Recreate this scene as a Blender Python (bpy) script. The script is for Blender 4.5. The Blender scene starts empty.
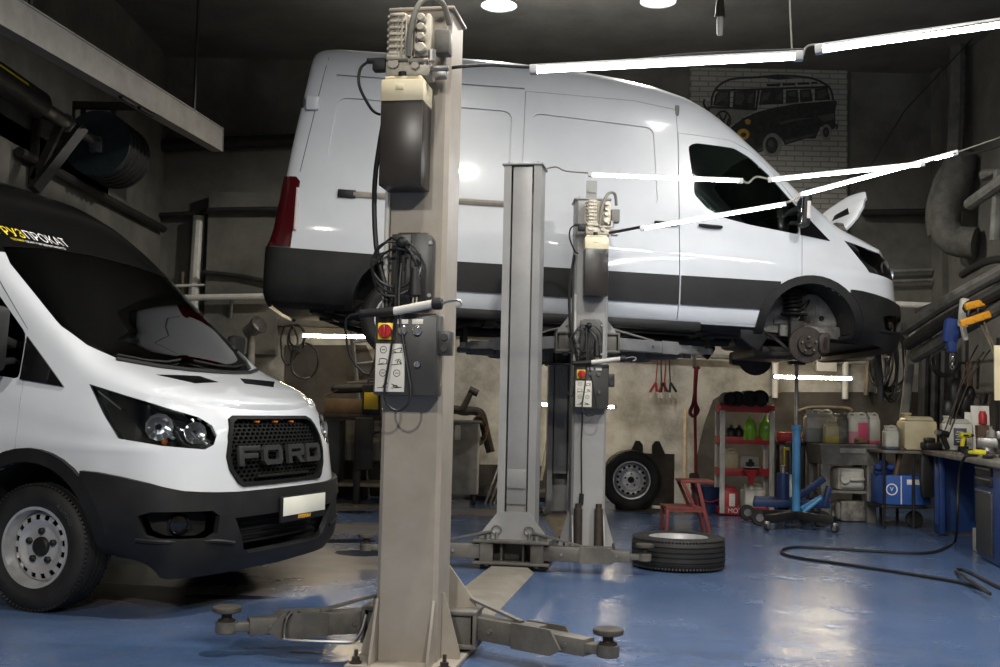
import bpy, bmesh, math, random
from mathutils import Vector, Matrix, Euler
from mathutils.bvhtree import BVHTree
random.seed(7)
C = bpy.context.scene.collection
PI = math.pi
R_ = math.radians
# ------------------------------------------------------------------ camera
H, FPX, PITCH, ROLL = 1.17, 1100.0, math.atan(75 / 1100.0), 0.022
cam_d = bpy.data.cameras.new('camera')
cam = bpy.data.objects.new('camera', cam_d)
C.objects.link(cam)
cam_d.sensor_width = 36.0
cam_d.lens = FPX / 1000.0 * 36.0
cam_d.clip_end = 100
CR = (Matrix.Rotation(PI / 2 + PITCH, 3, 'X') @ Matrix.Rotation(ROLL, 3, 'Z'))
cam.matrix_world = Matrix.Translation((0, 0, H)) @ CR.to_4x4()
bpy.context.scene.camera = cam

def at(px, py, Y):
    d = CR @ Vector(((px - 500) / FPX, -(py - 333.5) / FPX, -1))
    return Vector((0, 0, H)) + d * (Y / d.y)

def gd(px, py, z=0.0):
    d = CR @ Vector(((px - 500) / FPX, -(py - 333.5) / FPX, -1))
    return Vector((0, 0, H)) + d * ((z - H) / d.z)

# ------------------------------------------------------------------ materials
def mat(name, c1, c2=None, scale=6.0, rough=0.5, metal=0.0, bump=0.0, coat=0.0, spec=0.5, detail=4.0, lo=0.35, hi=0.65,
        rough2=None, bscale=None, trans=0.0, emit=None, estr=0.0, alpha=1.0, ior=1.45):
    m = bpy.data.materials.new(name)
    m.use_nodes = True
    nt = m.node_tree
    b = nt.nodes['Principled BSDF']
    b.inputs['Base Color'].default_value = (*c1, 1)
    b.inputs['Roughness'].default_value = rough
    b.inputs['Metallic'].default_value = metal
    b.inputs['Coat Weight'].default_value = coat
    b.inputs['Coat Roughness'].default_value = 0.05
    b.inputs['Specular IOR Level'].default_value = spec
    b.inputs['Transmission Weight'].default_value = trans
    b.inputs['IOR'].default_value = ior
    b.inputs['Alpha'].default_value = alpha
    if emit:
        b.inputs['Emission Color'].default_value = (*emit, 1)
        b.inputs['Emission Strength'].default_value = estr
    tc = nt.nodes.new('ShaderNodeTexCoord')
    if c2 is not None:
        n = nt.nodes.new('ShaderNodeTexNoise')
        n.inputs['Scale'].default_value = scale
        n.inputs['Detail'].default_value = detail
        n.inputs['Roughness'].default_value = 0.65
        nt.links.new(tc.outputs['Object'], n.inputs['Vector'])
        r = nt.nodes.new('ShaderNodeMapRange')
        r.inputs['From Min'].default_value = lo
        r.inputs['From Max'].default_value = hi
        nt.links.new(n.outputs['Fac'], r.inputs['Value'])
        mx = nt.nodes.new('ShaderNodeMix')
        mx.data_type = 'RGBA'
        mx.inputs['A'].default_value = (*c1, 1)
        mx.inputs['B'].default_value = (*c2, 1)
        nt.links.new(r.outputs['Result'], mx.inputs['Factor'])
        nt.links.new(mx.outputs['Result'], b.inputs['Base Color'])
        if rough2 is not None:
            rr = nt.nodes.new('ShaderNodeMapRange')
            rr.inputs['To Min'].default_value = rough
            rr.inputs['To Max'].default_value = rough2
            nt.links.new(r.outputs['Result'], rr.inputs['Value'])
            nt.links.new(rr.outputs['Result'], b.inputs['Roughness'])
    if bump:
        n2 = nt.nodes.new('ShaderNodeTexNoise')
        n2.inputs['Scale'].default_value = bscale or scale * 4
        n2.inputs['Detail'].default_value = 5
        nt.links.new(tc.outputs['Object'], n2.inputs['Vector'])
        bp = nt.nodes.new('ShaderNodeBump')
        bp.inputs['Strength'].default_value = bump
        bp.inputs['Distance'].default_value = 0.02
        nt.links.new(n2.outputs['Fac'], bp.inputs['Height'])
        nt.links.new(bp.outputs['Normal'], b.inputs['Normal'])
    return m

def glass_mat(name, tint, rough=0.02, ior=1.5):
    m = bpy.data.materials.new(name)
    m.use_nodes = True
    nt = m.node_tree
    nt.nodes.remove(nt.nodes['Principled BSDF'])
    out = nt.nodes['Material Output']
    t = nt.nodes.new('ShaderNodeBsdfTransparent')
    t.inputs['Color'].default_value = (*tint, 1)
    g = nt.nodes.new('ShaderNodeBsdfGlossy')
    g.inputs['Roughness'].default_value = rough
    f = nt.nodes.new('ShaderNodeFresnel')
    f.inputs['IOR'].default_value = ior
    mx = nt.nodes.new('ShaderNodeMixShader')
    nt.links.new(f.outputs[0], mx.inputs[0])
    nt.links.new(t.outputs[0], mx.inputs[1])
    nt.links.new(g.outputs[0], mx.inputs[2])
    nt.links.new(mx.outputs[0], out.inputs[0])
    return m

# ------------------------------------------------------------------ mesh builder
def lerp(a, b, t):
    return a + (b - a) * t

def interp(tab, x):
    if x <= tab[0][0]:
        return tab[0][1]
    for (x0, y0), (x1, y1) in zip(tab, tab[1:]):
        if x <= x1:
            return lerp(y0, y1, (x - x0) / (x1 - x0))
    return tab[-1][1]

def smoothpath(pts, n=6, closed=False):
    P = [Vector(p) for p in pts]
    out = []
    N = len(P)
    for i in range(N if closed else N - 1):
        if closed:
            a, b, c, d = P[(i - 1) % N], P[i], P[(i + 1) % N], P[(i + 2) % N]
        else:
            a, b, c, d = P[max(i - 1, 0)], P[i], P[i + 1], P[min(i + 2, N - 1)]
        for k in range(n):
            t = k / n
            out.append(0.5 * ((2 * b) + (c - a) * t + (2 * a - 5 * b + 4 * c - d) * t * t + (3 * b - a - 3 * c + d) * t ** 3))
    if not closed:
        out.append(P[-1])
    return out

class MB:
    def __init__(self, M=None):
        self.bm = bmesh.new()
        self.M = M

    def _merge(self, tmp, mtx, m):
        if self.M is not None:
            mtx = self.M @ mtx
        tmp.verts.index_update()
        vs = [self.bm.verts.new(mtx @ v.co) for v in tmp.verts]
        for f in tmp.faces:
            try:
                nf = self.bm.faces.new([vs[v.index] for v in f.verts])
                nf.material_index = m
            except ValueError:
                pass
        tmp.free()
        return self

    def box(self, c, s, b=0.0, rot=None, m=0, seg=2, taper=None):
        t = bmesh.new()
        bmesh.ops.create_cube(t, size=1.0)
        for v in t.verts:
            if taper and v.co.z > 0:
                v.co.x *= taper[0]
                v.co.y *= taper[1]
            v.co = Vector((v.co.x * s[0], v.co.y * s[1], v.co.z * s[2]))
        if b:
            bmesh.ops.bevel(t, geom=t.edges[:], offset=min(b, min(s) * 0.49), segments=seg, profile=0.5, affect='EDGES', clamp_overlap=True)
        M = Matrix.Translation(c)
        if rot is not None:
            M = M @ (rot.to_4x4() if isinstance(rot, Matrix) else Euler(rot).to_matrix().to_4x4())
        return self._merge(t, M, m)

    def bar(self, p0, p1, w, h, b=0.0, m=0, up=(0, 0, 1)):
        """rectangular bar from p0 to p1, width w across, height h along up"""
        p0, p1 = Vector(p0), Vector(p1)
        d = (p1 - p0)
        L = d.length
        x = d.normalized()
        u = Vector(up)
        y = u.cross(x)
        if y.length < 1e-5:
            y = Vector((0, 1, 0)).cross(x)
            if y.length < 1e-5:
                y = Vector((1, 0, 0)).cross(x)
        y.normalize()
        z = x.cross(y)
        rot = Matrix((x, y, z)).transposed()
        return self.box((p0 + p1) / 2, (L, w, h), b, rot, m)

    def cyl(self, p0, p1, r0, r1=None, n=16, m=0, b=0.0):
        r1 = r0 if r1 is None else r1
        p0, p1 = Vector(p0), Vector(p1)
        d = p1 - p0
        L = d.length
        q = d.to_track_quat('Z', 'Y').to_matrix().to_4x4()
        prof = [(0, 0)]
        if b:
            prof += [(r0 - b, 0), (r0, b), (r1, L - b), (r1 - b, L)]
        else:
            prof += [(r0, 0), (r1, L)]
        prof += [(0, L)]
        return self.lathe(prof, n, Matrix.Translation(p0) @ q, m)

    def lathe(self, prof, n=24, mtx=None, m=0, a0=0.0, a1=2 * PI):
        t = bmesh.new()
        full = abs(a1 - a0 - 2 * PI) < 1e-6
        rings = []
        cols = n if full else n + 1
        for r, z in prof:
            if r < 1e-6:
                rings.append([t.verts.new((0, 0, z))] * cols)
            else:
                rings.append([t.verts.new((r * math.cos(a0 + (a1 - a0) * i / n), r * math.sin(a0 + (a1 - a0) * i / n), z)) for i in range(cols)])
        for ra, rb in zip(rings, rings[1:]):
            for i in range(n):
                j = (i + 1) % cols
                vs = []
                for v in (ra[i], ra[j], rb[j], rb[i]):
                    if v not in vs:
                        vs.append(v)
                if len(vs) >= 3:
                    try:
                        t.faces.new(vs)
                    except ValueError:
                        pass
        return self._merge(t, mtx or Matrix.Identity(4), m)

    def tube(self, pts, r, n=8, m=0, smooth=0, closed=False):
        P = smoothpath(pts, smooth, closed) if smooth else [Vector(p) for p in pts]
        t = bmesh.new()
        N = len(P)
        rings = []
        prev = None
        for i in range(N):
            if closed:
                d = P[(i + 1) % N] - P[(i - 1) % N]
            else:
                d = P[min(i + 1, N - 1)] - P[max(i - 1, 0)]
            if d.length < 1e-9:
                d = Vector((0, 0, 1))
            d.normalize()
            if prev is None:
                a = d.orthogonal().normalized()
            else:
                a = prev - d * prev.dot(d)
                if a.length < 1e-6:
                    a = d.orthogonal()
                a.normalize()
            prev = a
            bb = d.cross(a)
            rr = r(i / (N - 1)) if callable(r) else r
            rings.append([t.verts.new(P[i] + (a * math.cos(2 * PI * k / n) + bb * math.sin(2 * PI * k / n)) * rr) for k in range(n)])
        for i in range(N if closed else N - 1):
            A, B = rings[i], rings[(i + 1) % N]
            for k in range(n):
                t.faces.new((A[k], A[(k + 1) % n], B[(k + 1) % n], B[k]))
        if not closed:
            t.faces.new(rings[0][::-1])
            t.faces.new(rings[-1])
        return self._merge(t, Matrix.Identity(4), m)

    def prism(self, poly, z0, z1, mtx=None, m=0, b=0.0, hole=None):
        """2-D polygon (x, y) extruded along local z"""
        t = bmesh.new()
        A = [t.verts.new((x, y, z0)) for x, y in poly]
        f = t.faces.new(A)
        r = bmesh.ops.extrude_face_region(t, geom=[f])
        for v in r['geom']:
            if isinstance(v, bmesh.types.BMVert):
                v.co.z = z1
        bmesh.ops.recalc_face_normals(t, faces=t.faces[:])
        if b:
            es = [e for e in t.edges if len(e.link_faces) == 2 and e.calc_face_angle(0) > 0.5]
            bmesh.ops.bevel(t, geom=es, offset=b, segments=2, profile=0.5, affect='EDGES', clamp_overlap=True)
        return self._merge(t, mtx or Matrix.Identity(4), m)

    def ring_plate(self, outer, inner, z0, z1, mtx=None, m=0):
        """plate with a hole: outer and inner loops with equal counts"""
        t = bmesh.new()
        n = len(outer)
        L = [[t.verts.new((x, y, z)) for x, y in loop] for loop, z in ((outer, z0), (outer, z1), (inner, z1), (inner, z0))]
        for a in range(4):
            A, B = L[a], L[(a + 1) % 4]
            for i in range(n):
                t.faces.new((A[i], A[(i + 1) % n], B[(i + 1) % n], B[i]))
        return self._merge(t, mtx or Matrix.Identity(4), m)

    def sphere(self, c, r, s=(1, 1, 1), n=16, m=0, rot=None):
        t = bmesh.new()
        bmesh.ops.create_uvsphere(t, u_segments=n, v_segments=max(6, n // 2), radius=r)
        M = Matrix.Translation(c)
        if rot is not None:
            M = M @ Euler(rot).to_matrix().to_4x4()
        return self._merge(t, M @ Matrix.Diagonal((*s, 1)), m)

    def loft(self, rings, m=0, closed=True, caps=True):
        t = bmesh.new()
        RR = [[t.verts.new(p) for p in r] for r in rings]
        n = len(RR[0])
        for A, B in zip(RR, RR[1:]):
            for i in range(n if closed else n - 1):
                t.faces.new((A[i], A[(i + 1) % n], B[(i + 1) % n], B[i]))
        if caps and closed:
            t.faces.new(RR[0][::-1])
            t.faces.new(RR[-1])
        bmesh.ops.recalc_face_normals(t, faces=t.faces[:])
        return self._merge(t, Matrix.Identity(4), m)

    def text(self, s, size, depth, mtx, m=0, align='CENTER', offset=0.0, stretch=1.0):
        cu = bpy.data.curves.new('tmp_text', 'FONT')
        cu.body = s
        cu.size = size
        cu.align_x = align
        cu.align_y = 'CENTER'
        cu.extrude = depth
        cu.offset = offset
        ob = bpy.data.objects.new('tmp_text', cu)
        C.objects.link(ob)
        dg = bpy.context.evaluated_depsgraph_get()
        me = bpy.data.meshes.new_from_object(ob.evaluated_get(dg))
        t = bmesh.new()
        t.from_mesh(me)
        for v in t.verts:
            v.co.x *= stretch
        bpy.data.objects.remove(ob)
        bpy.data.meshes.remove(me)
        bpy.data.curves.remove(cu)
        return self._merge(t, mtx, m)

    def build(self, name, mats, parent=None, ang=35, recalc=True, mods=None):
        me = bpy.data.meshes.new(name)
        if recalc:
            bmesh.ops.recalc_face_normals(self.bm, faces=self.bm.faces[:])
        self.bm.to_mesh(me)
        self.bm.free()
        for mm in (mats if isinstance(mats, (list, tuple)) else [mats]):
            me.materials.append(mm)
        me.polygons.foreach_set('use_smooth', [True] * len(me.polygons))
        me.set_sharp_from_angle(angle=R_(ang))
        o = bpy.data.objects.new(name, me)
        C.objects.link(o)
        if parent is not None:
            o.parent = parent
        return o

def tag(o, label=None, cat=None, group=None, kind=None):
    if label: o['label'] = label
    if cat: o['category'] = cat
    if group: o['group'] = group
    if kind: o['kind'] = kind
    return o

def thing(name, label, cat, loc=(0, 0, 0), rz=0.0, group=None, rot=None):
    o = bpy.data.objects.new(name, None)
    C.objects.link(o)
    o.empty_display_size = 0.1
    o.location = loc
    o.rotation_euler = rot if rot is not None else (0, 0, rz)
    return tag(o, label, cat, group)

def frame(o_dir_x, up=(0, 0, 1), loc=(0, 0, 0)):
    x = Vector(o_dir_x).normalized()
    z = Vector(up)
    y = z.cross(x).normalized()
    z = x.cross(y)
    return Matrix.Translation(loc) @ Matrix((x, y, z)).transposed().to_4x4()

def mtx(loc=(0, 0, 0), rot=(0, 0, 0)):
    return Matrix.Translation(loc) @ Euler(rot).to_matrix().to_4x4()

FACE_Y = Matrix.Rotation(PI / 2, 4, 'X')      # local xy -> world xz, local +z -> world -y

def copy_tree(o, parent=None):
    c = o.copy()
    C.objects.link(c)
    c.parent = parent
    for ch in list(o.children):
        copy_tree(ch, c)
    return c

# ------------------------------------------------------------------ material library
M = {}
M['white_paint'] = mat('white_paint', (0.60, 0.62, 0.65), (0.56, 0.58, 0.61), 2.0, rough=0.3, coat=1.0, spec=0.5)
M['black_plastic'] = mat('black_plastic', (0.009, 0.009, 0.0095), (0.015, 0.015, 0.015), 5, rough=0.5, spec=0.35, bump=0.08, bscale=300)
M['black_gloss'] = mat('black_gloss', (0.006, 0.006, 0.007), rough=0.12, coat=0.6)
M['wrap'] = mat('black_vinyl', (0.004, 0.004, 0.0045), (0.006, 0.006, 0.006), 4, rough=0.22, spec=0.35)
M['bulkhead'] = mat('cabin_panel', (0.22, 0.22, 0.21), (0.16, 0.16, 0.155), 6, rough=0.7)
M['lamp_bowl'] = mat('lamp_bowl', (0.85, 0.85, 0.87), rough=0.28, metal=1.0)
M['glass'] = glass_mat('tinted_glass', (0.62, 0.68, 0.65), ior=1.6)
M['screen'] = glass_mat('windscreen_glass', (0.55, 0.58, 0.56), ior=1.55)
M['lens'] = glass_mat('clear_lens', (0.85, 0.87, 0.88))
M['interior'] = mat('cabin_fabric', (0.06, 0.06, 0.062), (0.10, 0.10, 0.104), 20, rough=0.8)
M['rubber'] = mat('tyre_rubber', (0.009, 0.009, 0.009), (0.018, 0.017, 0.016), 8, rough=0.65, bump=0.1, bscale=60)
M['rim'] = mat('wheel_silver', (0.62, 0.62, 0.63), (0.48, 0.47, 0.46), 9, rough=0.32, metal=0.5)
M['chrome'] = mat('chrome', (0.75, 0.75, 0.76), rough=0.15, metal=1.0)
M['steel'] = mat('bare_steel', (0.40, 0.39, 0.38), (0.26, 0.25, 0.24), 14, rough=0.4, metal=0.9)
M['dark'] = mat('dark_void', (0.008, 0.008, 0.008), (0.014, 0.014, 0.013), 8, rough=0.8)
M['under'] = mat('underbody', (0.012, 0.0115, 0.011), (0.03, 0.027, 0.024), 7, rough=0.7, bump=0.3, bscale=20)
M['rust'] = mat('rusty_steel', (0.065, 0.05, 0.038), (0.035, 0.028, 0.024), 14, rough=0.65, metal=0.4, bump=0.15)
M['disc'] = mat('brake_disc_steel', (0.075, 0.063, 0.056), (0.045, 0.037, 0.033), 14, rough=0.5, metal=0.7)
M['inner'] = mat('inner_wing', (0.24, 0.23, 0.21), (0.08, 0.075, 0.065), 6, rough=0.6)
M['amber'] = mat('amber_plastic', (0.55, 0.14, 0.02), rough=0.3)
M['red_lens'] = mat('red_lens', (0.055, 0.004, 0.006), rough=0.08, coat=1.0)
M['plate'] = mat('number_plate', (0.78, 0.77, 0.66), rough=0.5)
M['yellow'] = mat('yellow_vinyl', (0.85, 0.68, 0.03), rough=0.5)
M['white_vinyl'] = mat('white_vinyl', (0.8, 0.8, 0.8), rough=0.5)
M['grille'] = mat('grille_black', (0.006, 0.006, 0.006), (0.009, 0.009, 0.009), 12, rough=0.6, spec=0.2)
M['letter'] = mat('letter_black', (0.022, 0.022, 0.023), (0.032, 0.032, 0.032), 12, rough=0.42)
# ------------------------------------------------------------------ wheels
def tyre_mb(Mx, R=0.352, w=0.225, rr=0.212):
    t = MB()
    h = w / 2
    prof = [(rr, -h + 0.03), (rr + 0.012, -h + 0.008), (rr + 0.05, -h - 0.006), (R - 0.06, -h - 0.008), (R - 0.025, -h + 0.008), (R - 0.006, -h + 0.028)]
    gz = [-0.055, -0.018, 0.018, 0.055]
    for g in gz:
        prof += [(R, g - 0.006), (R - 0.009, g - 0.0035), (R - 0.009, g + 0.0035), (R, g + 0.006)]
    prof += [(R - 0.006, h - 0.028), (R - 0.025, h - 0.008), (R - 0.06, h + 0.008), (rr + 0.05, h + 0.006), (rr + 0.012, h - 0.008), (rr, h - 0.03), (rr - 0.004, 0), (rr, -h + 0.03)]
    t.lathe(prof, 56, Mx)
    # shoulder tread blocks
    for i in range(84):
        a = 2 * PI * i / 84
        for s in (-1, 1):
            q = Matrix.Rotation(a, 4, 'Z') @ Matrix.Translation((R - 0.012, 0, s * (h - 0.016))) @ Matrix.Rotation(s * 0.75, 4, 'Y')
            t._merge(_cube((0.012, 0.014, 0.024)), Mx @ q, 0)
    return t

def _cube(s):
    t = bmesh.new()
    bmesh.ops.create_cube(t, size=1)
    for v in t.verts:
        v.co = Vector((v.co.x * s[0], v.co.y * s[1], v.co.z * s[2]))
    return t

def rim_mb(Mx, w=0.225):
    t = MB()
    h = w / 2
    t.lathe([(0.214, -h + 0.02), (0.205, -h + 0.03), (0.19, -0.02), (0.192, 0.03), (0.205, h - 0.025), (0.207, h - 0.006), (0.222, h - 0.004), (0.224, h - 0.012), (0.212, h - 0.03), (0.2, 0.0), (0.214, -h + 0.02)], 64, Mx)
    # dished disc with sixteen openings
    radii = [(0.192, 0.03), (0.186, 0.045), (0.176, 0.056), (0.156, 0.062), (0.148, 0.063), (0.134, 0.058), (0.112, 0.045), (0.1, 0.043), (0.085, 0.046), (0.04, 0.048), (0.0, 0.048)]
    n = 96
    b = bmesh.new()
    rings = []
    for r, z in radii:
        rings.append([b.verts.new((r * math.cos(2 * PI * i / n), r * math.sin(2 * PI * i / n), z)) for i in range(n)] if r > 0 else [b.verts.new((0, 0, z))] * n)
    for k, (A, B) in enumerate(zip(rings, rings[1:])):
        for i in range(n):
            if k in (2, 3) and i % 6 in (1, 2, 3):
                continue
            vs = []
            for v in (A[i], A[(i + 1) % n], B[(i + 1) % n], B[i]):
                if v not in vs:
                    vs.append(v)
            b.faces.new(vs)
    r = bmesh.ops.extrude_face_region(b, geom=b.faces[:])
    for v in r['geom']:
        if isinstance(v, bmesh.types.BMVert):
            v.co.z -= 0.008
    t._merge(b, Mx, 0)
    t.lathe([(0.192, -0.005), (0.0, -0.005)], 32, Mx, 1)
    return t

def add_wheel(parent, Mx, name='wheel', nuts=5, text=None):
    w = tyre_mb(Mx).build(name, M['rubber'], parent, 40)
    rim_mb(Mx).build('rim', [M['rim'], M['dark']], w, 40)
    c = MB()
    c.lathe([(0.0, 0.07), (0.044, 0.07), (0.052, 0.062), (0.055, 0.04)], 24, Mx)
    c.build('hub_cap', M['black_plastic'], w)
    for i in range(nuts):
        a = 2 * PI * i / nuts + 0.3
        k = MB()
        p = Vector((0.085 * math.cos(a), 0.085 * math.sin(a), 0.04))
        k.lathe([(0.019, 0), (0.019, 0.024), (0.012, 0.032), (0, 0.032)], 6, Mx @ Matrix.Translation(p))
        k.build('wheel_nut', M['black_plastic'], w)
    if text:
        g = MB()
        for i, ch in enumerate(text):
            a = PI / 2 - 0.62 - 0.105 * i
            g.text(ch, 0.036, 0.001, Mx @ Matrix.Rotation(a - PI / 2, 4, 'Z') @ Matrix.Translation((0, 0.285, 0.1215)))
        g.build('tyre_lettering', M['letter_grey'], w)
    return w
M['letter_grey'] = mat('moulded_lettering', (0.06, 0.06, 0.06), rough=0.6)

# ------------------------------------------------------------------ van body surface
PROF = [(0.36, 0.90), (0.40, 0.955), (0.46, 0.995), (0.56, 1.018), (0.68, 1.028), (0.80, 1.032), (0.87, 1.033), (0.95, 1.034), (1.03, 1.036), (1.12, 1.030), (1.22, 1.024), (1.32, 1.021),
        (1.42, 1.019), (1.52, 1.014), (1.62, 1.007), (1.72, 1.0), (1.82, 0.992), (1.92, 0.984), (2.02, 0.976), (2.12, 0.968), (2.2, 0.961), (2.28, 0.954), (2.35, 0.947), (2.41, 0.939), (2.46, 0.930),
        (2.51, 0.918), (2.56, 0.902), (2.6, 0.884), (2.64, 0.858), (2.67, 0.828), (2.695, 0.79), (2.715, 0.74), (2.73, 0.68), (2.743, 0.6), (2.752, 0.5), (2.76, 0.38), (2.766, 0.22), (2.768, 0.0)]
N_SIDE = 25
ZT = [(-4.95, 2.78), (-4.9, 2.81), (-4.8, 2.825), (-4.5, 2.835), (-3.5, 2.84), (-2.8, 2.825), (-2.3, 2.80), (-1.85, 2.755), (-1.5, 2.695), (-1.19, 2.595), (-0.95, 2.46), (-0.72, 2.29), (-0.48, 2.085),
      (-0.24, 1.865), (0.0, 1.645), (0.25, 1.44), (0.34, 1.395), (0.47, 1.345), (0.55, 1.312), (0.65, 1.272), (0.8, 1.205), (0.9, 1.15), (1.0, 1.10)]
RT = [(0.0, 0.0), (0.22, 0.006), (0.4, 0.02), (0.55, 0.04), (0.68, 0.07), (0.78, 0.11), (0.86, 0.165), (0.92, 0.235), (0.96, 0.305), (0.99, 0.39), (1.015, 0.50), (1.036, 0.62)]
DF = [(0.22, -0.10), (0.3, -0.03), (0.4, 0.0), (0.62, 0.0), (0.70, -0.02), (0.8, -0.035), (0.95, -0.055), (1.03, -0.08), (1.08, -0.11), (1.14, -0.15), (1.3, -0.19)]

def sstep(a, b, x):
    t = max(0.0, min(1.0, (x - a) / (b - a)))
    return t * t * (3 - 2 * t)

def remap(z, zt, k=0.0):
    if z <= 0.87:
        return z
    f = (z - 0.87) / 1.898
    if k:
        f = f + k * sstep(0.55, 0.864, f) if f <= 0.864 else lerp(0.864 + k, 1.0, (f - 0.864) / 0.136)
    return 0.87 + f * (zt - 0.87)

def section(x=None, w=1.036):
    """half ring of points from sill to roof centre; x for planar stations, w for the nose"""
    pts = []
    b = 1 - sstep(0.86, 1.036, w)
    if x is None:
        xt = 1.02 - 0.15 * b - interp(RT, w)
    else:
        xt = x
    zt = interp(ZT, xt)
    crown = 0.045 * sstep(-1.6, -0.9, xt) * (1 - sstep(0.1, 0.42, xt))
    for j, (z, y) in enumerate(PROF):
        zz = remap(z, zt, crown)
        if z < 0.5:
            zz = lerp(zz, 0.25 + (z - 0.36) * (0.25 / 0.14), b)
        yy = y / 1.036
        if j < N_SIDE:
            yy = lerp(yy, lerp(yy, 1.0, 0.9), b)
        else:
            yy = lerp(yy, yy * 0.93 / yy if False else yy, b)
        yy *= w
        if x is None:
            ztop = remap(PROF[N_SIDE][0], zt)
            d = interp(DF, zz if j < N_SIDE else ztop)
            dtop = interp(DF, ztop)
            xx = xt + (d - dtop) * b if j < N_SIDE else xt
            if j >= N_SIDE:
                xx = xt
        else:
            xx = xt
            k = sstep(-4.3, -4.95, x)
            xx += k * interp([(0.36, 0.03), (0.45, 0.0), (0.85, 0.0), (1.0, 0.05), (1.9, 0.16), (2.3, 0.22), (2.77, 0.28)], zz)
            # rear corners pulled in
        pts.append(Vector((xx, yy, zz)))
    # underside
    p0 = pts[0]
    under = [Vector((p0.x, 0.0, p0.z - 0.005)), Vector((p0.x, p0.y * 0.5, p0.z - 0.005))]
    return under + pts

def van_body_bm():
    bm = bmesh.new()
    xs = []
    x = -4.95
    for a in (-4.95, -4.945, -4.92, -4.88, -4.82, -4.74, -4.64, -4.5, -4.34, -4.18):
        xs.append(a)
    x = -4.02
    while x < -1.9:
        xs.append(x)
        x += 0.17
    while x < 0.4:
        xs.append(x)
        x += 0.075
    secs = [section(x) for x in xs]
    rc = [0.93, 0.955, 0.975, 0.988, 0.996, 1, 1, 1, 1, 1]
    for i, f in enumerate(rc):
        for p in secs[i]:
            p.y *= f
    for w in (1.03, 1.022, 1.01, 0.998, 0.985, 0.965, 0.945, 0.92, 0.89, 0.86, 0.82, 0.78, 0.73, 0.68, 0.61, 0.54, 0.46, 0.37, 0.27, 0.15, 0.0):
        secs.append(section(None, w))
    # rear closing plane
    tail = [Vector((p.x - 0.005, 0, p.z)) for p in secs[0]]
    secs.insert(0, tail)
    for s in (1, -1):
        V = [[bm.verts.new((p.x, p.y * s, p.z)) for p in sec] for sec in secs]
        for A, B in zip(V, V[1:]):
            for j in range(len(A) - 1):
                q = (A[j], A[j + 1], B[j + 1], B[j])
                bm.faces.new(q if s > 0 else q[::-1])
    bmesh.ops.remove_doubles(bm, verts=bm.verts[:], dist=0.0012)
    bmesh.ops.dissolve_degenerate(bm, edges=bm.edges[:], dist=0.0005)
    bmesh.ops.recalc_face_normals(bm, faces=bm.faces[:])
    # outward check
    f = max(bm.faces, key=lambda f: f.calc_center_median().z)
    if f.normal.z < 0:
        bmesh.ops.reverse_faces(bm, faces=bm.faces[:])
    bm.normal_update()
    return bm

def pip(p, poly):
    x, y = p
    ins = False
    n = len(poly)
    for i in range(n):
        x0, y0 = poly[i]
        x1, y1 = poly[i - 1]
        if (y0 > y) != (y1 > y) and x < (x1 - x0) * (y - y0) / (y1 - y0 + 1e-12) + x0:
            ins = not ins
    return ins

SIDE_R = (Vector((1, 0, 0)), Vector((0, 0, 1)))
FRONT = (Vector((0, 1, 0)), Vector((0, 0, 1)))
TOP = (Vector((1, 0, 0)), Vector((0, 1, 0)))
DIAG_R = (Vector((0.7071, 0.7071, 0)), Vector((0, 0, 1)))
DIAG_L = (Vector((0.7071, -0.7071, 0)), Vector((0, 0, 1)))

def take(bm, poly, axes, pred, keep=False):
    U, V = axes
    n = len(poly)
    u0, u1 = min(p[0] for p in poly), max(p[0] for p in poly)
    v0, v1 = min(p[1] for p in poly), max(p[1] for p in poly)
    for i in range(n):
        p, q = poly[i - 1], poly[i]
        a0, a1 = min(p[0], q[0]) - 1e-4, max(p[0], q[0]) + 1e-4
        b0, b1 = min(p[1], q[1]) - 1e-4, max(p[1], q[1]) + 1e-4
        cand = []
        for f in bm.faces:
            us = [U.dot(v.co) for v in f.verts]
            if max(us) < a0 or min(us) > a1:
                continue
            vs = [V.dot(v.co) for v in f.verts]
            if max(vs) < b0 or min(vs) > b1:
                continue
            if pred(f):
                cand.append(f)
        if not cand:
            continue
        P = U * p[0] + V * p[1]
        N3 = (U * -(q[1] - p[1]) + V * (q[0] - p[0]))
        if N3.length < 1e-7:
            continue
        N3.normalize()
        geom = list({e for f in cand for e in f.edges}) + list({v for f in cand for v in f.verts}) + cand
        bmesh.ops.bisect_plane(bm, geom=geom, dist=2e-4, plane_co=P, plane_no=N3)
    bm.normal_update()
    ins = []
    for f in bm.faces:
        c = f.calc_center_median()
        u, v = U.dot(c), V.dot(c)
        if u0 <= u <= u1 and v0 <= v <= v1 and pred(f) and pip((u, v), poly):
            ins.append(f)
    nb = bmesh.new()
    mp = {}
    for f in ins:
        for v in f.verts:
            if v not in mp:
                nv = nb.verts.new(v.co)
                mp[v] = nv
    nrm = {mp[v]: v.normal.copy() for v in mp}
    for f in ins:
        nb.faces.new([mp[v] for v in f.verts])
    nb.normal_update()
    if not keep:
        bmesh.ops.delete(bm, geom=ins, context='FACES')
        bm.normal_update()
    return nb

NORMALS = {}

def keep_normals(bm):
    from mathutils.kdtree import KDTree
    bm.normal_update()
    kd = KDTree(len(bm.verts))
    nn = []
    for i, v in enumerate(bm.verts):
        kd.insert(v.co, i)
        nn.append(v.normal.copy())
    kd.balance()
    NORMALS['kd'], NORMALS['n'] = kd, nn

def body_normal(co):
    n = Vector((0, 0, 0))
    for q, i, d in NORMALS['kd'].find_n(co, 6):
        n += NORMALS['n'][i] / (d * d + 0.0004)
    return n.normalized()

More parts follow.
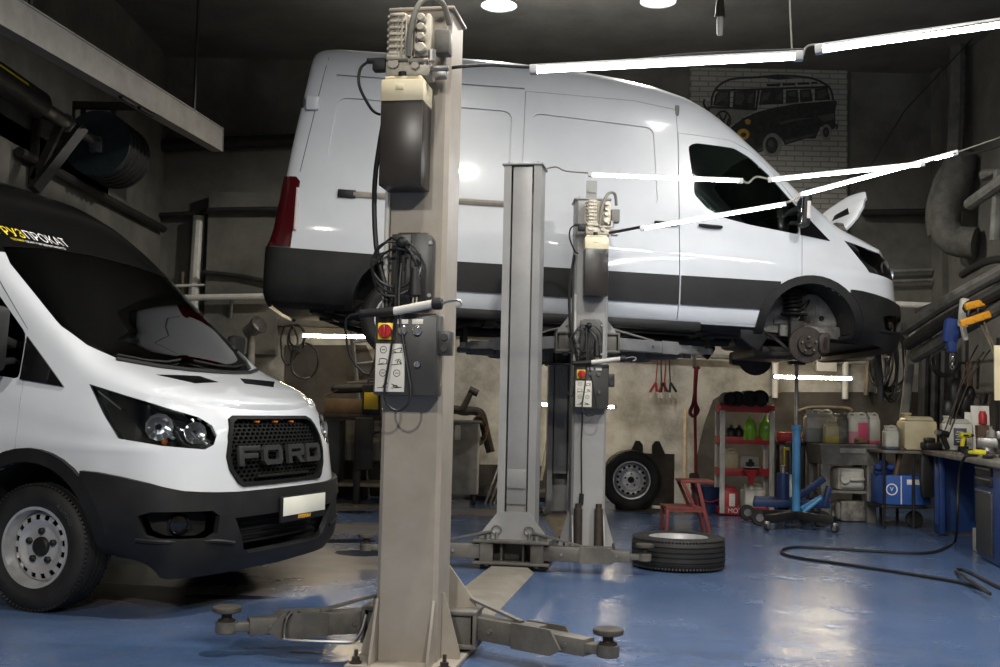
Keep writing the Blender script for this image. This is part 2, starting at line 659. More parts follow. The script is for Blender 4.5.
def skin(nb, name, mt, parent, thick=0.01, off=1.0, sink=0.0, ang=40, xf=None):
    """a cut-out patch as a closed shell: sink pushes it inwards, off=1 thickens outwards, off=-1 inwards"""
    bmesh.ops.remove_doubles(nb, verts=nb.verts[:], dist=0.0009)
    vs = nb.verts[:]
    nr = [body_normal(v.co) for v in vs]
    for v, n in zip(vs, nr):
        v.co -= n * sink
    lo = {}
    for v, n in zip(vs, nr):
        if off > 0:
            lo[v] = nb.verts.new(v.co)
            v.co += n * thick
        else:
            lo[v] = nb.verts.new(v.co - n * thick)
    for f in nb.faces[:]:
        es = [(l.vert, l.link_loop_next.vert, len(l.edge.link_faces)) for l in f.loops]
        try:
            nb.faces.new([lo[v] for v in f.verts][::-1])
        except ValueError:
            pass
        for a, b, k in es:
            if k == 1:
                try:
                    nb.faces.new((b, a, lo[a], lo[b]))
                except ValueError:
                    pass
    if xf is not None:
        for v in nb.verts:
            v.co = xf @ v.co
    me = bpy.data.meshes.new(name)
    nb.to_mesh(me)
    nb.free()
    for a in (mt if isinstance(mt, (list, tuple)) else [mt]):
        me.materials.append(a)
    me.polygons.foreach_set('use_smooth', [True] * len(me.polygons))
    me.set_sharp_from_angle(angle=R_(ang))
    o = bpy.data.objects.new(name, me)
    C.objects.link(o)
    o.parent = parent
    return o

def side_pred(s, nlim=0.25):
    return lambda f: f.calc_center_median().y * s > 0.3 and f.normal.y * s > nlim

def rpoly(pts, r=0.04, n=4):
    """round the corners of a polygon"""
    out = []
    N = len(pts)
    for i in range(N):
        p = Vector(pts[i]).to_2d()
        a = Vector(pts[i - 1]).to_2d()
        b = Vector(pts[(i + 1) % N]).to_2d()
        da, db = (a - p), (b - p)
        k = min(r, da.length * 0.45, db.length * 0.45)
        A, B = p + da.normalized() * k, p + db.normalized() * k
        for t in range(n + 1):
            t /= n
            q = A * (1 - t) ** 2 + p * 2 * t * (1 - t) + B * t * t
            out.append((q.x, q.y))
    return out

def arc(cx, cz, r, a0, a1, n):
    return [(cx + r * math.cos(lerp(a0, a1, i / n)), cz + r * math.sin(lerp(a0, a1, i / n))) for i in range(n + 1)]

def drop_on(bvh, pts3, d, off=0.0):
    """drop points along direction d onto the body"""
    out = []
    for p in pts3:
        hit, nn, idx, dist = bvh.ray_cast(Vector(p) - Vector(d) * 3, Vector(d))
        if hit is not None:
            if nn.dot(Vector(d)) > 0:
                nn = -nn
            out.append(hit + nn * off)
    return out

def build_van(root, hood_open=False, missing_front_right=False, wrap=False, raised=False):
    bm = van_body_bm()
    keep_normals(bm)
    bvh = BVHTree.FromBMesh(bm)
    WP, BP = M['white_paint'], M['black_plastic']
    P = {}
    # wheel openings
    for s in (1, -1):
        lo = (lambda f, s=s: f.calc_center_median().y * s > 0.5)
        for cx in (0.0, -3.75):
            ring = arc(cx, 0.40, 0.425, -0.55, PI + 0.55, 22)
            nb = take(bm, ring, SIDE_R, lo)
            nb.free()
            fl = arc(cx, 0.40, 0.50, -0.2, PI + 0.2, 22) + arc(cx, 0.40, 0.424, PI + 0.2, -0.2, 22)
            skin(take(bm, fl, SIDE_R, side_pred(s)), 'arch_flare', BP, root, 0.028)
    # glass
    for s in (1, -1):
        win = rpoly([(-1.19, 2.04), (-1.12, 2.075), (-0.76, 2.055), (-0.60, 1.975), (-0.42, 1.825), (-0.135, 1.53), (-0.135, 1.275), (-0.6, 1.335), (-0.83, 1.38), (-1.0, 1.46), (-1.12, 1.58)], 0.03, 2)
        qtr = [(-0.12, 1.515), (0.165, 1.235), (-0.12, 1.272)]
        qg = skin(take(bm, qtr, SIDE_R, side_pred(s)), 'quarter_panel_cover', M['black_gloss'], root, 0.012)
        g = take(bm, win, SIDE_R, side_pred(s))
        skin(g, 'door_window', M['glass'], root, 0.005, -1)
    scr = [(0.83, 1.475), (0.72, 1.41), (0.5, 1.375), (0.25, 1.36), (0, 1.357), (-0.25, 1.36), (-0.5, 1.375), (-0.72, 1.41), (-0.83, 1.475), (-0.875, 1.58), (-0.845, 1.95), (-0.80, 2.055), (-0.4, 2.10), (0, 2.115), (0.4, 2.10), (0.80, 2.055), (0.845, 1.95), (0.875, 1.58)]
    fr = lambda f: f.normal.x > 0.2 and f.calc_center_median().x > -1.3
    skin(take(bm, scr, FRONT, fr), 'windscreen', M['screen'], root, 0.005, -1)
    # hood
    hood = [(0.31, -0.86), (0.45, -0.875), (0.58, -0.83), (0.70, -0.72), (0.79, -0.57), (0.855, -0.37), (0.88, 0), (0.855, 0.37), (0.79, 0.57), (0.70, 0.72), (0.58, 0.83), (0.45, 0.875), (0.31, 0.86), (0.395, 0.7), (0.455, 0.45), (0.475, 0), (0.455, -0.45), (0.395, -0.7)]
    hb = take(bm, hood, TOP, lambda f: f.normal.z > 0.25 and f.calc_center_median().z > 1.0)
    xf = None
    vents = []
    for s in (1, -1):
        vp = [(0.51, s * 0.22), (0.60, s * 0.14), (0.63, s * 0.44), (0.51, s * 0.66)]
        vents.append(take(hb, vp if s > 0 else vp, TOP, lambda f: True))
    if hood_open:
        piv = Vector((0.35, 0, 1.40))
        xf = Matrix.Translation(piv + Vector((0, 0, 0.03))) @ Matrix.Rotation(R_(-76), 4, 'Y') @ Matrix.Translation(-piv)
    hobj = skin(hb, 'hood', WP, root, 0.022, -1, 0.0, 40, xf)
    for v in vents:
        skin(v, 'hood_vent', M['black_gloss'], hobj, 0.022, -1, 0.001, 40, xf)
    # headlights
    for s in (1, -1):
        hl = [(-0.46, 1.255), (-0.28, 1.195), (-0.05, 1.125), (0.10, 1.085), (0.18, 1.04), (0.205, 0.985), (0.185, 0.935), (0.13, 0.91), (-0.1, 0.93), (-0.32, 0.965), (-0.39, 1.09)]
        nb = take(bm, hl, DIAG_R if s < 0 else DIAG_L, lambda f, s=s: f.calc_center_median().y * s > 0.2 and f.calc_center_median().x > 0.1 and (f.normal.x + f.normal.y * s) > 0.3)
        back = nb.copy()
        bk = skin(back, 'headlight', M['black_gloss'], root, 0.03, -1, 0.05)
        skin(nb, 'headlight_lens', M['lens'], bk, 0.004, -1, 0.0)
        Ux, Vx = (DIAG_R if s < 0 else DIAG_L)
        D = Ux.cross(Vx) if s < 0 else -Ux.cross(Vx)
        if D.y * s < 0:
            D = -D
        for (u, v, r, nm) in ((-0.12, 1.03, 0.075, 'projector'), (0.075, 1.0, 0.062, 'reflector')):
            base = Ux * u + Vx * v
            hit = drop_on(bvh, [base], -D, 0)
            if hit:
                k = MB()
                k.lathe([(r, 0.0), (r * 0.85, -0.014), (r * 0.55, -0.034), (r * 0.3, -0.04), (0.0, -0.04)], 11, Matrix.Translation(hit[0] - D * 0.004) @ D.to_track_quat('Z', 'Y').to_matrix().to_4x4())
                k.build(nm, M['lamp_bowl'], bk, ang=8)
                k = MB()
                k.sphere(hit[0] - D * 0.034, r * 0.26)
                k.build('lamp_bulb', M['black_gloss'], bk)
                k = MB()
                for j in range(3):
                    cc = hit[0] - D * 0.03 + Ux * (r * 0.95 - 0.012 * j) + Vx * (-0.055 + 0.02 * j)
                    k.box(cc, (0.035, 0.035, 0.016), 0.003, (0.3 * j, 0.5, 0.4 + j))
                k.build('lamp_facet', M['lamp_bowl'], bk, ang=8)
        hit = drop_on(bvh, [Ux * -0.09 + Vx * 0.95], -D, 0)
        if hit:
            k = MB()
            k.sphere(hit[0] - D * 0.022, 0.018)
            k.build('indicator_bulb', M['amber'], bk)
        hits = drop_on(bvh, [Ux * lerp(-0.42, -0.31, t) + Vx * lerp(1.225, 1.13, t) for t in (0, .25, .5, .75, 1)], -D, -0.02)
        if len(hits) > 2:
            k = MB()
            k.tube(hits, 0.009, 6)
            k.build('light_strip', M['chrome'], bk)
        hits = drop_on(bvh, [Ux * lerp(0.05, 0.13, t) + Vx * lerp(1.02, 0.95, t) for t in (0, .5, 1)], -D, -0.015)
        if len(hits) > 2:
            k = MB()
            k.tube(hits, 0.006, 6)
            k.build('light_bar', M['chrome'], bk)
    # grille
    gp = [(-0.42, 1.09), (-0.475, 1.07), (-0.53, 0.975), (-0.56, 0.865), (-0.545, 0.79), (-0.485, 0.715), (-0.445, 0.695)]
    gp = gp + [(-y, z) for y, z in gp[::-1]]
    nb = take(bm, gp, FRONT, lambda f: f.normal.x > 0.15 and f.calc_center_median().x > 0.4)
    gback = skin(nb, 'grille', M['grille'], root, 0.01, -1, 0.06)
    k = MB()
    loop = []
    for i in range(len(gp)):
        a, b = gp[i], gp[(i + 1) % len(gp)]
        for t in (0, 1 / 3, 2 / 3):
            loop.append((0, lerp(a[0], b[0], t), lerp(a[1], b[1], t)))
    ins = [(0, y * 0.955, 0.895 + (z - 0.895) * 0.90) for _, y, z in loop]
    Lo = drop_on(bvh, [(3, y, z) for _, y, z in loop], (-1, 0, 0), 0.012)
    Li = drop_on(bvh, [(3, y, z) for _, y, z in ins], (-1, 0, 0), 0.012)
    if len(Lo) == len(Li):
        nn = len(Lo)
        rings = []
        for i in range(nn):
            rings.append([Lo[i], Li[i], Li[i] - Vector((0.05, 0, 0)), Lo[i] - Vector((0.04, 0, 0))])
        t = bmesh.new()
        RR = [[t.verts.new(p) for p in r] for r in rings]
        for i in range(nn):
            A, B = RR[i], RR[(i + 1) % nn]
            for j in range(4):
                t.faces.new((A[j], A[(j + 1) % 4], B[(j + 1) % 4], B[j]))
        k._merge(t, Matrix.Identity(4), 0)
        k.build('grille_surround', M['grille'], gback)
    # honeycomb
    k = MB()
    t = bmesh.new()
    hr = 0.026
    inner = [(y * 0.95, 0.895 + (z - 0.895) * 0.89) for y, z in gp]
    row = 0
    z = 0.705
    while z < 1.085:
        y = -0.56 + (hr * 0.95 if row % 2 else 0)
        while y < 0.56:
            if pip((y, z), inner):
                ro, ri = [], []
                for a in range(6):
                    an = PI / 3 * a + PI / 6
                    po = (3, y + hr * 1.12 * math.cos(an), z + hr * 0.62 * math.sin(an))
                    pi_ = (3, y + hr * 0.86 * math.cos(an), z + hr * 0.44 * math.sin(an))
                    ro.append(po)
                    ri.append(pi_)
                A, B = drop_on(bvh, ro, (-1, 0, 0), -0.022), drop_on(bvh, ri, (-1, 0, 0), -0.022)
                if len(A) == 6 and len(B) == 6:
                    va, vb = [t.verts.new(p) for p in A], [t.verts.new(p) for p in B]
                    vc = [t.verts.new(p - Vector((0.02, 0, 0))) for p in B]
                    for i in range(6):
                        t.faces.new((va[i], va[(i + 1) % 6], vb[(i + 1) % 6], vb[i]))
                        t.faces.new((vb[i], vb[(i + 1) % 6], vc[(i + 1) % 6], vc[i]))
            y += hr * 1.94
        z += hr * 0.93
        row += 1
    k._merge(t, Matrix.Identity(4), 0)
    k.build('honeycomb_mesh', M['grille'], gback, recalc=False)
    # letters and marker lamps on the grille
    for ch, yc in zip('FORD', (-0.375, -0.14, 0.135, 0.365)):
        k = MB()
        t = bmesh.new()
        hw, hh, st = 0.103, 0.058, 0.034
        def rect(y0, y1, z0, z1):
            b = bmesh.new()
            bmesh.ops.create_cube(b, size=1)
            for v in b.verts:
                v.co = Vector((v.co.x * 0.03, lerp(y0, y1, v.co.y + .5), lerp(z0, z1, v.co.z + .5)))
            bmesh.ops.bevel(b, geom=b.edges[:], offset=0.005, segments=2, affect='EDGES')
            return b
        c = drop_on(bvh, [(3, yc, 0.865)], (-1, 0, 0))[0]
        tilt = drop_on(bvh, [(3, yc - 0.09, 0.865), (3, yc + 0.09, 0.865), (3, yc, 0.81), (3, yc, 0.92)], (-1, 0, 0))
        dy = (tilt[1] - tilt[0]).normalized()
        dz = (tilt[3] - tilt[2]).normalized()
        dx = dy.cross(dz)
        dz = dx.cross(dy)
        LM = Matrix.Translation(c + dx * 0.008) @ Matrix((dx, dy, dz)).transposed().to_4x4()
        L2 = Matrix.Translation(c + dx * 0.004) @ Matrix((dy, dz, dx)).transposed().to_4x4()
        ch_, st = 0.024, 0.03
        def oct_(x0, x1, y0, y1, cl, cr):
            return [(x0 + cl, y0), (x1 - cr, y0), (x1, y0 + cr), (x1, y1 - cr), (x1 - cr, y1), (x0 + cl, y1), (x0, y1 - cl), (x0, y0 + cl)]
        e = 0.001
        if ch == 'F':
            k.prism([(-hw, -hh), (-hw + 0.045, -hh), (-hw + 0.045, -0.016), (hw * 0.75, -0.016), (hw * 0.75, 0.014), (-hw + 0.045, 0.014), (-hw + 0.045, hh - st), (hw, hh - st), (hw, hh), (-hw, hh)], 0, 0.022, L2, 0, 0.003)
        elif ch in 'OD':
            cl = ch_ if ch == 'O' else e
            k.ring_plate(oct_(-hw, hw, -hh, hh, cl, ch_), oct_(-hw + 0.042, hw - 0.042, -hh + st, hh - st, cl * 0.4 + e, 0.008), 0, 0.022, L2)
        else:
            k.ring_plate(oct_(-hw, hw, -0.016, hh, e, 0.018), oct_(-hw + 0.042, hw - 0.042, 0.010, hh - st, e, 0.006), 0, 0.022, L2)
            k.prism([(-hw, -hh), (-hw + 0.042, -hh), (-hw + 0.042, -0.012), (-hw, -0.012)], 0, 0.022, L2)
            k.prism([(hw - 0.055, -hh), (hw, -hh), (hw - 0.06, -0.012), (hw - 0.115, -0.012)], 0, 0.022, L2)
        k.build('grille_letter', M['letter'], gback)
    for yc in (-0.2, 0.0, 0.2):
        c = drop_on(bvh, [(3, yc, 1.06)], (-1, 0, 0))[0]
        k = MB()
        k.box(c + Vector((-0.004, 0, 0)), (0.03, 0.022, 0.010), 0.003)
        k.build('marker_lamp', M['amber'], gback)
    k = MB()
    c = drop_on(bvh, [(3, -0.3, 0.745), (3, -0.1, 0.745), (3, 0.1, 0.745), (3, 0.3, 0.745)], (-1, 0, 0), 0.0)
    k.tube(c, 0.011, 6)
    k.build('grille_bar', M['grille'], gback)
    # front bumper
    lower = [(-0.56, 0.53), (-0.46, 0.36), (-0.40, 0.335), (0.40, 0.335), (0.46, 0.36), (0.56, 0.53)]
    fb = lambda f: f.calc_center_median().x > 0.3 and (f.normal.x > 0.12 or abs(f.normal.y) > 0.2)
    nb = take(bm, lower, FRONT, lambda f: f.normal.x > 0.2 and f.calc_center_median().x > 0.5)
    intake = skin(nb, 'lower_intake', M['dark'], root, 0.01, -1, 0.07)
    k = MB()
    for z in (0.37, 0.41, 0.45, 0.49):
        pts = drop_on(bvh, [(3, y, z) for y in (-0.44, -0.2, 0, 0.2, 0.44)], (-1, 0, 0), -0.03)
        k.tube(pts, 0.008, 6)
    k.build('intake_slats', M['grille'], intake)
    for s in (1, -1):
        fog = [(-0.20, 0.565), (-0.14, 0.585), (0.16, 0.58), (0.20, 0.55), (0.19, 0.46), (0.14, 0.435), (-0.10, 0.44), (-0.16, 0.46)]
        DD = DIAG_R if s < 0 else DIAG_L
        nb = take(bm, fog, DD, lambda f, s=s: f.calc_center_median().y * s > 0.2 and f.calc_center_median().x > 0.3 and (f.normal.x + f.normal.y * s) > 0.3)
        fg = skin(nb, 'fog_lamp_recess', M['dark'], root, 0.01, -1, 0.075)
        D = Vector((0.7071, 0.7071 * s, 0))
        hit = drop_on(bvh, [DD[0] * 0.0 + DD[1] * 0.51], -D)
        k = MB()
        k.lathe([(0.058, -0.02), (0.058, 0.012), (0.05, 0.018), (0.044, 0.008), (0.0, 0.014)], 24, Matrix.Translation(hit[0] - D * 0.055) @ D.to_track_quat('Z', 'Y').to_matrix().to_4x4())
        k.build('fog_lamp', M['black_gloss'], fg)
    bx = [(0.30, 0.2), (1.2, 0.2), (1.2, 0.665), (0.97, 0.67), (0.86, 0.69), (0.72, 0.735), (0.58, 0.765), (0.45, 0.785), (0.36, 0.79)]
    nb = take(bm, bx, SIDE_R, lambda f: f.calc_center_median().x > 0.3 and f.normal.z > -0.8)
    bumper = skin(nb, 'front_bumper', BP, root, 0.035, 1)
    # skirt band under the bumper wings
    for s in (1, -1):
        k = MB()
        pts = drop_on(bvh, [Vector((0.62, 0.90 * s, 0.445)), Vector((0.70, 0.78 * s, 0.43)), Vector((0.85, 0.6 * s, 0.425)), Vector((0.92, 0.50 * s, 0.40))], (-0.7071, -0.7071 * s, 0), 0.035)
        if len(pts) > 1:
            k.tube(pts, 0.012, 6, smooth=3)
        k.build('bumper_lip', BP, bumper)
    # number plate
    c = drop_on(bvh, [(3, 0.12, 0.545)], (-1, 0, 0))[0] + Vector((0.047, 0, 0))
    k = MB()
    k.box(c, (0.02, 0.545, 0.155), 0.006)
    pl = k.build('number_plate', M['black_plastic'], root)
    k = MB()
    k.box(c + Vector((0.012, 0, 0.016)), (0.004, 0.515, 0.108), 0.001)
    k.build('blank_plate', M['plate'], pl)
    k = MB()
    LM = Matrix.Translation(c + Vector((0.0125, 0, -0.056))) @ Matrix(((0, 0, 1), (1, 0, 0), (0, 1, 0))).to_4x4()
    k.text('ГРУЗПРОКАТ', 0.03, 0.001, LM, 0, stretch=0.8)
    k.build('plate_frame_lettering', M['amber_text'], pl)
    # black cladding and doors
    for s in (1, -1):
        sp = side_pred(s)
        # rear corner pieces
        skin(take(bm, [(-5.2, 0.30), (-3.9, 0.30), (-3.9, 0.84), (-5.2, 0.86)], SIDE_R, lambda f, s=s: f.calc_center_median().y * s > 0.0 and f.calc_center_median().x < -3.9 and f.normal.z > -0.8), 'rear_bumper', BP, root, 0.03)
        skin(take(bm, [(-5.2, 0.87), (-4.745, 0.865), (-4.735, 1.0), (-4.70, 1.46), (-4.735, 1.50), (-5.2, 1.50)], SIDE_R, lambda f, s=s: f.calc_center_median().y * s > 0.72), 'tail_light', [M['red_lens']], root, 0.02)
        q = drop_on(bvh, [(-4.715, 3 * s, z) for z in (1.02, 1.15, 1.28, 1.40)], (0, -s, 0), 0.016)
        if len(q) > 1:
            k = MB()
            k.tube(q, 0.016, 8)
            k.build('clear_lens_glint', M['tail_clear'], root)  # pale strip: clear part of the tail light with its bright reflection coloured in
        # cladding bands
        skin(take(bm, [(-3.35, 0.565), (-2.735, 0.565), (-2.735, 0.825), (-3.35, 0.825)], SIDE_R, sp), 'side_cladding', BP, root, 0.02)
        skin(take(bm, [(-2.72, 0.565), (-1.235, 0.565), (-1.24, 0.825), (-2.72, 0.825)], SIDE_R, sp), 'side_cladding', BP, root, 0.02)
        skin(take(bm, [(-1.215, 0.565), (-0.3, 0.565), (-0.3, 0.825), (-1.22, 0.825)], SIDE_R, sp), 'side_cladding', BP, root, 0.02)
        # roof gutter line
        skin(take(bm, [(-4.45, 2.463), (-2.73, 2.463), (-2.73, 2.483), (-4.45, 2.485)], SIDE_R, side_pred(s, 0.1)), 'roof_gutter', WP, root, 0.006, -1, 0.022)
        # recessed blind windows
        rec = rpoly([(-4.42, 2.27), (-2.83, 2.25), (-2.83, 1.47), (-4.02, 1.47), (-4.48, 1.66)], 0.10, 4)
        skin(take(bm, rec, SIDE_R, sp), 'blind_window_panel', WP, root, 0.012, -1, 0.018)
        # sliding door and front door as panels of their own
        sd = take(bm, [(-2.715, 0.42), (-1.23, 0.42), (-1.23, 0.565), (-1.235, 0.825), (-1.29, 2.16), (-1.315, 2.385), (-1.7, 2.44), (-2.72, 2.455)], SIDE_R, side_pred(s, 0.1))
        rec = rpoly([(-2.64, 2.25), (-1.52, 2.19), (-1.46, 1.5), (-1.50, 1.44), (-2.64, 1.45)], 0.08, 4)
        rp = take(sd, rec, SIDE_R, lambda f: True)
        slim = take(sd, [(-2.712, 0.423), (-1.234, 0.423), (-1.234, 0.565), (-1.239, 0.825), (-1.294, 2.16), (-1.319, 2.381), (-1.7, 2.436), (-2.716, 2.451)], SIDE_R, lambda f: True)
        sd.free()
        so = skin(slim, 'sliding_door', WP, root, 0.02, -1)
        skin(rp, 'blind_window_panel', WP, so, 0.012, -1, 0.018)
        fd = take(bm, [(-1.23, 0.42), (-0.3, 0.42), (-0.10, 0.80), (-0.10, 1.27), (-0.13, 1.28), (-0.13, 1.56), (-0.40, 1.88), (-0.60, 2.05), (-0.80, 2.13), (-1.29, 2.16), (-1.235, 0.825), (-1.23, 0.565)], SIDE_R, sp)
        slim = take(fd, [(-1.226, 0.423), (-0.3, 0.423), (-0.104, 0.80), (-0.104, 1.271), (-0.131, 1.277), (-0.131, 1.553), (-0.403, 1.875), (-0.602, 2.046), (-0.801, 2.126), (-1.286, 2.156), (-1.231, 0.825), (-1.226, 0.565)], SIDE_R, lambda f: True)
        fd.free()
        do = skin(slim, 'front_door', WP, root, 0.02, -1)
        # door handles
        for (hx, hz, par) in ((-0.97, 1.29, do), (-1.38, 1.29, so)):
            q = drop_on(bvh, [(hx + dx, 3 * s, hz + dz) for dx, dz in ((-0.11, 0.006), (-0.04, 0), (0.04, -0.002), (0.11, 0))], (0, -s, 0), 0.026)
            k = MB()
            k.tube(q, lambda t: 0.019 - 0.008 * abs(2 * t - 1) ** 3, 8, smooth=4)
            k.build('door_handle', BP, par)
        # seams at the rear corner
        q = drop_on(bvh, [(-4.52 - 0.19 * (1 - t), 3 * s, lerp(1.55, 2.74, t)) for t in [i / 12 for i in range(13)]], (0, -s, 0), -0.001)
        k = MB()
        k.tube(q, 0.0035, 6)
        k.build('corner_seam', M['dark'], root)
        # sliding door rail
        q = drop_on(bvh, [(x, 3 * s, 1.375) for x in (-4.22, -3.7, -3.3, -2.75)], (0, -s, 0), 0.008)
        k = MB()
        k.tube(q, 0.028, 8)
        rl = k.build('door_rail', M['rail'], root)
        k = MB()
        k.box(q[0] + Vector((-0.06, 0.004 * s, 0)), (0.16, 0.035, 0.07), 0.006)
        k.build('rail_end_cap', BP, rl)
        # mirror
        k = MB()
        yb = 1.0 * s
        k.bar((-0.22, yb * 0.97, 1.47), (-0.17, yb + 0.15 * s, 1.50), 0.06, 0.05, 0.01)
        k.bar((-0.20, yb * 0.98, 1.38), (-0.17, yb + 0.14 * s, 1.36), 0.045, 0.035, 0.01)
        k.box((-0.15, yb + 0.19 * s, 1.49), (0.085, 0.17, 0.36), 0.035, (0, 0.05, 0.0))
        mo = k.build('door_mirror', BP, root)
        k = MB()
        k.box((-0.196, yb + 0.19 * s, 1.53), (0.006, 0.14, 0.20), 0.003, (0, 0.05, 0))
        k.box((-0.196, yb + 0.19 * s, 1.37), (0.006, 0.14, 0.07), 0.003, (0, 0.05, 0))
        k.build('mirror_glass', M['chrome'], mo)
        k = MB()
        k.box((-0.14, yb + 0.272 * s, 1.46), (0.035, 0.012, 0.16), 0.008)
        k.build('indicator_lens', M['tail_clear'], mo)
        # hinge block and marker at the rear
        q = drop_on(bvh, [(-4.64, 3 * s, 2.19)], (0, -s, 0), 0.01)
        k = MB()
        k.box(q[0] if q else (-4.64, 0.93 * s, 2.19), (0.12, 0.06, 0.13), 0.015)
        hb_ = k.build('door_hinge', WP, root)
        k = MB()
        k.box((-4.735, 0.93 * s, 2.20), (0.03, 0.05, 0.09), 0.005)
        k.build('hinge_bracket', BP, hb_)
        k = MB()
        k.box((-4.945, 0.93 * s, 0.80), (0.03, 0.06, 0.10), 0.008, (0, 0, 0))
        k.build('rear_marker', M['white_vinyl'], root)
    if wrap:
        wb = take(bm, [(-2.6, 2.95), (-2.6, 2.33), (-1.1, 2.16), (-0.62, 2.02), (-0.3, 2.02), (-0.3, 2.95)], SIDE_R, lambda f: f.calc_center_median().x > -2.65)
        wr = skin(wb, 'roof_wrap', M['wrap'], root, 0.003, 1)
        for s_, mt_, xoff in (('ГРУЗ', 'yellow', 0.0), ('ПРОКАТ', 'white_vinyl', 0.0)):
            pass
        def proj_text(txt, size, y0, z0, mt_, nm, stretch=1.0):
            k = MB()
            k.text(txt, size, 0.0, Matrix.Identity(4), 0, align='LEFT', stretch=stretch)
            bmesh.ops.triangulate(k.bm, faces=k.bm.faces[:])
            wid = max(v.co.x for v in k.bm.verts)
            for v in k.bm.verts:
                q = drop_on(bvh, [(3, y0 + v.co.x, z0 + v.co.y)], (-1, 0, 0), 0.006)
                if q:
                    v.co = q[0]
            k.build(nm, mt_, wr, recalc=False)
            return wid
        a = proj_text('ГРУЗ', 0.080, -0.745, 2.168, M['yellow'], 'roof_lettering', 1.12)
        b = proj_text('ПРОКАТ', 0.080, -0.745 + a + 0.008, 2.168, M['white_vinyl'], 'roof_lettering', 1.12)
        c1 = proj_text('грузовой', 0.023, -0.68, 2.122, M['yellow'], 'roof_lettering')
        proj_text('прокат и аренда автомобилей', 0.023, -0.68 + c1 + 0.01, 2.122, M['white_vinyl'], 'roof_lettering')
    # remaining shell
    low = take(bm, [(-6, -2), (2, -2), (2, 2), (-6, 2)], TOP, lambda f: f.normal.z < -0.6 and f.calc_center_median().z < 0.45)
    skin(low, 'floor_pan', M['under'], root, 0.03, -1)
    skin(bm, 'body', WP, root, 0.018, -1)
    # scuttle, wipers
    k = MB()
    q = drop_on(bvh, [(3, y, 1.352 + 0.10 * abs(y) ** 3) for y in (-0.75, -0.5, -0.25, 0, 0.25, 0.5, 0.75)], (-1, 0, 0), 0.012)
    k.tube(q, 0.012, 6)
    k.build('scuttle_trim', BP, root)
    for y0, y1 in ((-0.70, -0.12), (0.02, 0.62)):
        k = MB()
        q = drop_on(bvh, [(3, lerp(y0, y1, t), 1.385 + 0.035 * abs(2 * t - 1)) for t in (0, .33, .66, 1)], (-1, 0, 0), 0.012)
        k.tube(q, 0.007, 6)
        k.build('wiper', BP, root)
    # cabin
    k = MB()
    k.box((-0.06, 0, 1.10), (0.62, 1.72, 0.34), 0.06)
    k.box((-0.28, -0.05, 1.28), (0.22, 0.5, 0.10), 0.04)
    k.build('dashboard', M['interior'], root)
    for y in (0.45, -0.35):
        k = MB()
        k.box((-0.75, y, 0.95), (0.52, 0.5, 0.18), 0.06)
        k.box((-1.02, y, 1.32), (0.15, 0.5, 0.68), 0.06, (0, -0.12, 0))
        k.box((-1.08, y, 1.76), (0.11, 0.28, 0.2), 0.04, (0, -0.1, 0))
        k.build('seat', M['interior'], root)
    k = MB()
    k.tube([(-0.42 + 0.08 * math.sin(2 * PI * i / 24), 0.45 + 0.19 * math.cos(2 * PI * i / 24), 1.33 + 0.17 * math.sin(2 * PI * i / 24)) for i in range(24)], 0.015, 8, closed=True)
    k.bar((-0.42, 0.28, 1.33), (-0.42, 0.62, 1.33), 0.03, 0.04, 0.005)
    k.bar((-0.42, 0.45, 1.33), (-0.2, 0.45, 1.22), 0.06, 0.06, 0.01)
    k.build('steering_wheel', M['black_plastic'], root)
    k = MB()
    k.box((-1.30, 0, 1.55), (0.04, 1.88, 1.75), 0.01)
    k.build('cabin_bulkhead', M['bulkhead'], root)
    k = MB()
    k.box((-0.50, 0.0, 1.83), (0.05, 0.27, 0.085), 0.02)
    k.bar((-0.50, 0, 1.86), (-0.52, 0, 1.99), 0.03, 0.03)
    k.build('cabin_mirror', M['black_plastic'], root)
    # wheel housings
    for s in (1, -1):
        for cx in (0.0, -3.75):
            k = MB()
            a = [(cx + 0.44 * math.cos(t), 0.40 + 0.44 * math.sin(t)) for t in [PI * i / 16 for i in range(17)]]
            b = [(x, z) for x, z in a]
            t = bmesh.new()
            y0, y1 = 0.50 * s, 0.99 * s
            A = [t.verts.new((x, y0, z)) for x, z in a]
            B = [t.verts.new((x, y1, z)) for x, z in a]
            for i in range(16):
                t.faces.new((A[i], A[i + 1], B[i + 1], B[i]))
            t.faces.new(A)
            k._merge(t, Matrix.Identity(4), 0)
            k.build('wheel_housing', M['under'] if cx == 0 or s < 0 else M['under'], root, recalc=False)
    return bvh
M['amber_text'] = mat('orange_print', (0.85, 0.45, 0.05), rough=0.5)
M['tail_clear'] = mat('tail_clear', (0.6, 0.55, 0.52), rough=0.1)

M['rail'] = mat('rail_steel', (0.48, 0.43, 0.36), (0.38, 0.34, 0.28), 9, rough=0.3, metal=0.5)
# ------------------------------------------------------------------ two-post lifts
M['post_beige'] = mat('post_beige', (0.325, 0.288, 0.243), (0.265, 0.232, 0.19), 3.2, rough=0.45, spec=0.4, bump=0.03, bscale=60)
M['post_grey'] = mat('post_grey', (0.29, 0.285, 0.28), (0.24, 0.235, 0.23), 3.0, rough=0.42, bump=0.03, bscale=60)
M['arm_grey'] = mat('arm_grey', (0.125, 0.115, 0.10), (0.075, 0.07, 0.062), 7, rough=0.5, bump=0.06, bscale=50)
M['arm_light'] = mat('arm_light', (0.24, 0.24, 0.245), (0.17, 0.17, 0.17), 6, rough=0.45)
M['box_grey'] = mat('control_box_grey', (0.048, 0.046, 0.043), (0.034, 0.033, 0.031), 5, rough=0.4)
M['tank_black'] = mat('tank_black', (0.016, 0.0135, 0.012), (0.03, 0.025, 0.021), 3.5, rough=0.32)
M['tank_cream'] = mat('tank_cream', (0.68, 0.62, 0.46), (0.58, 0.50, 0.33), 4, rough=0.45)
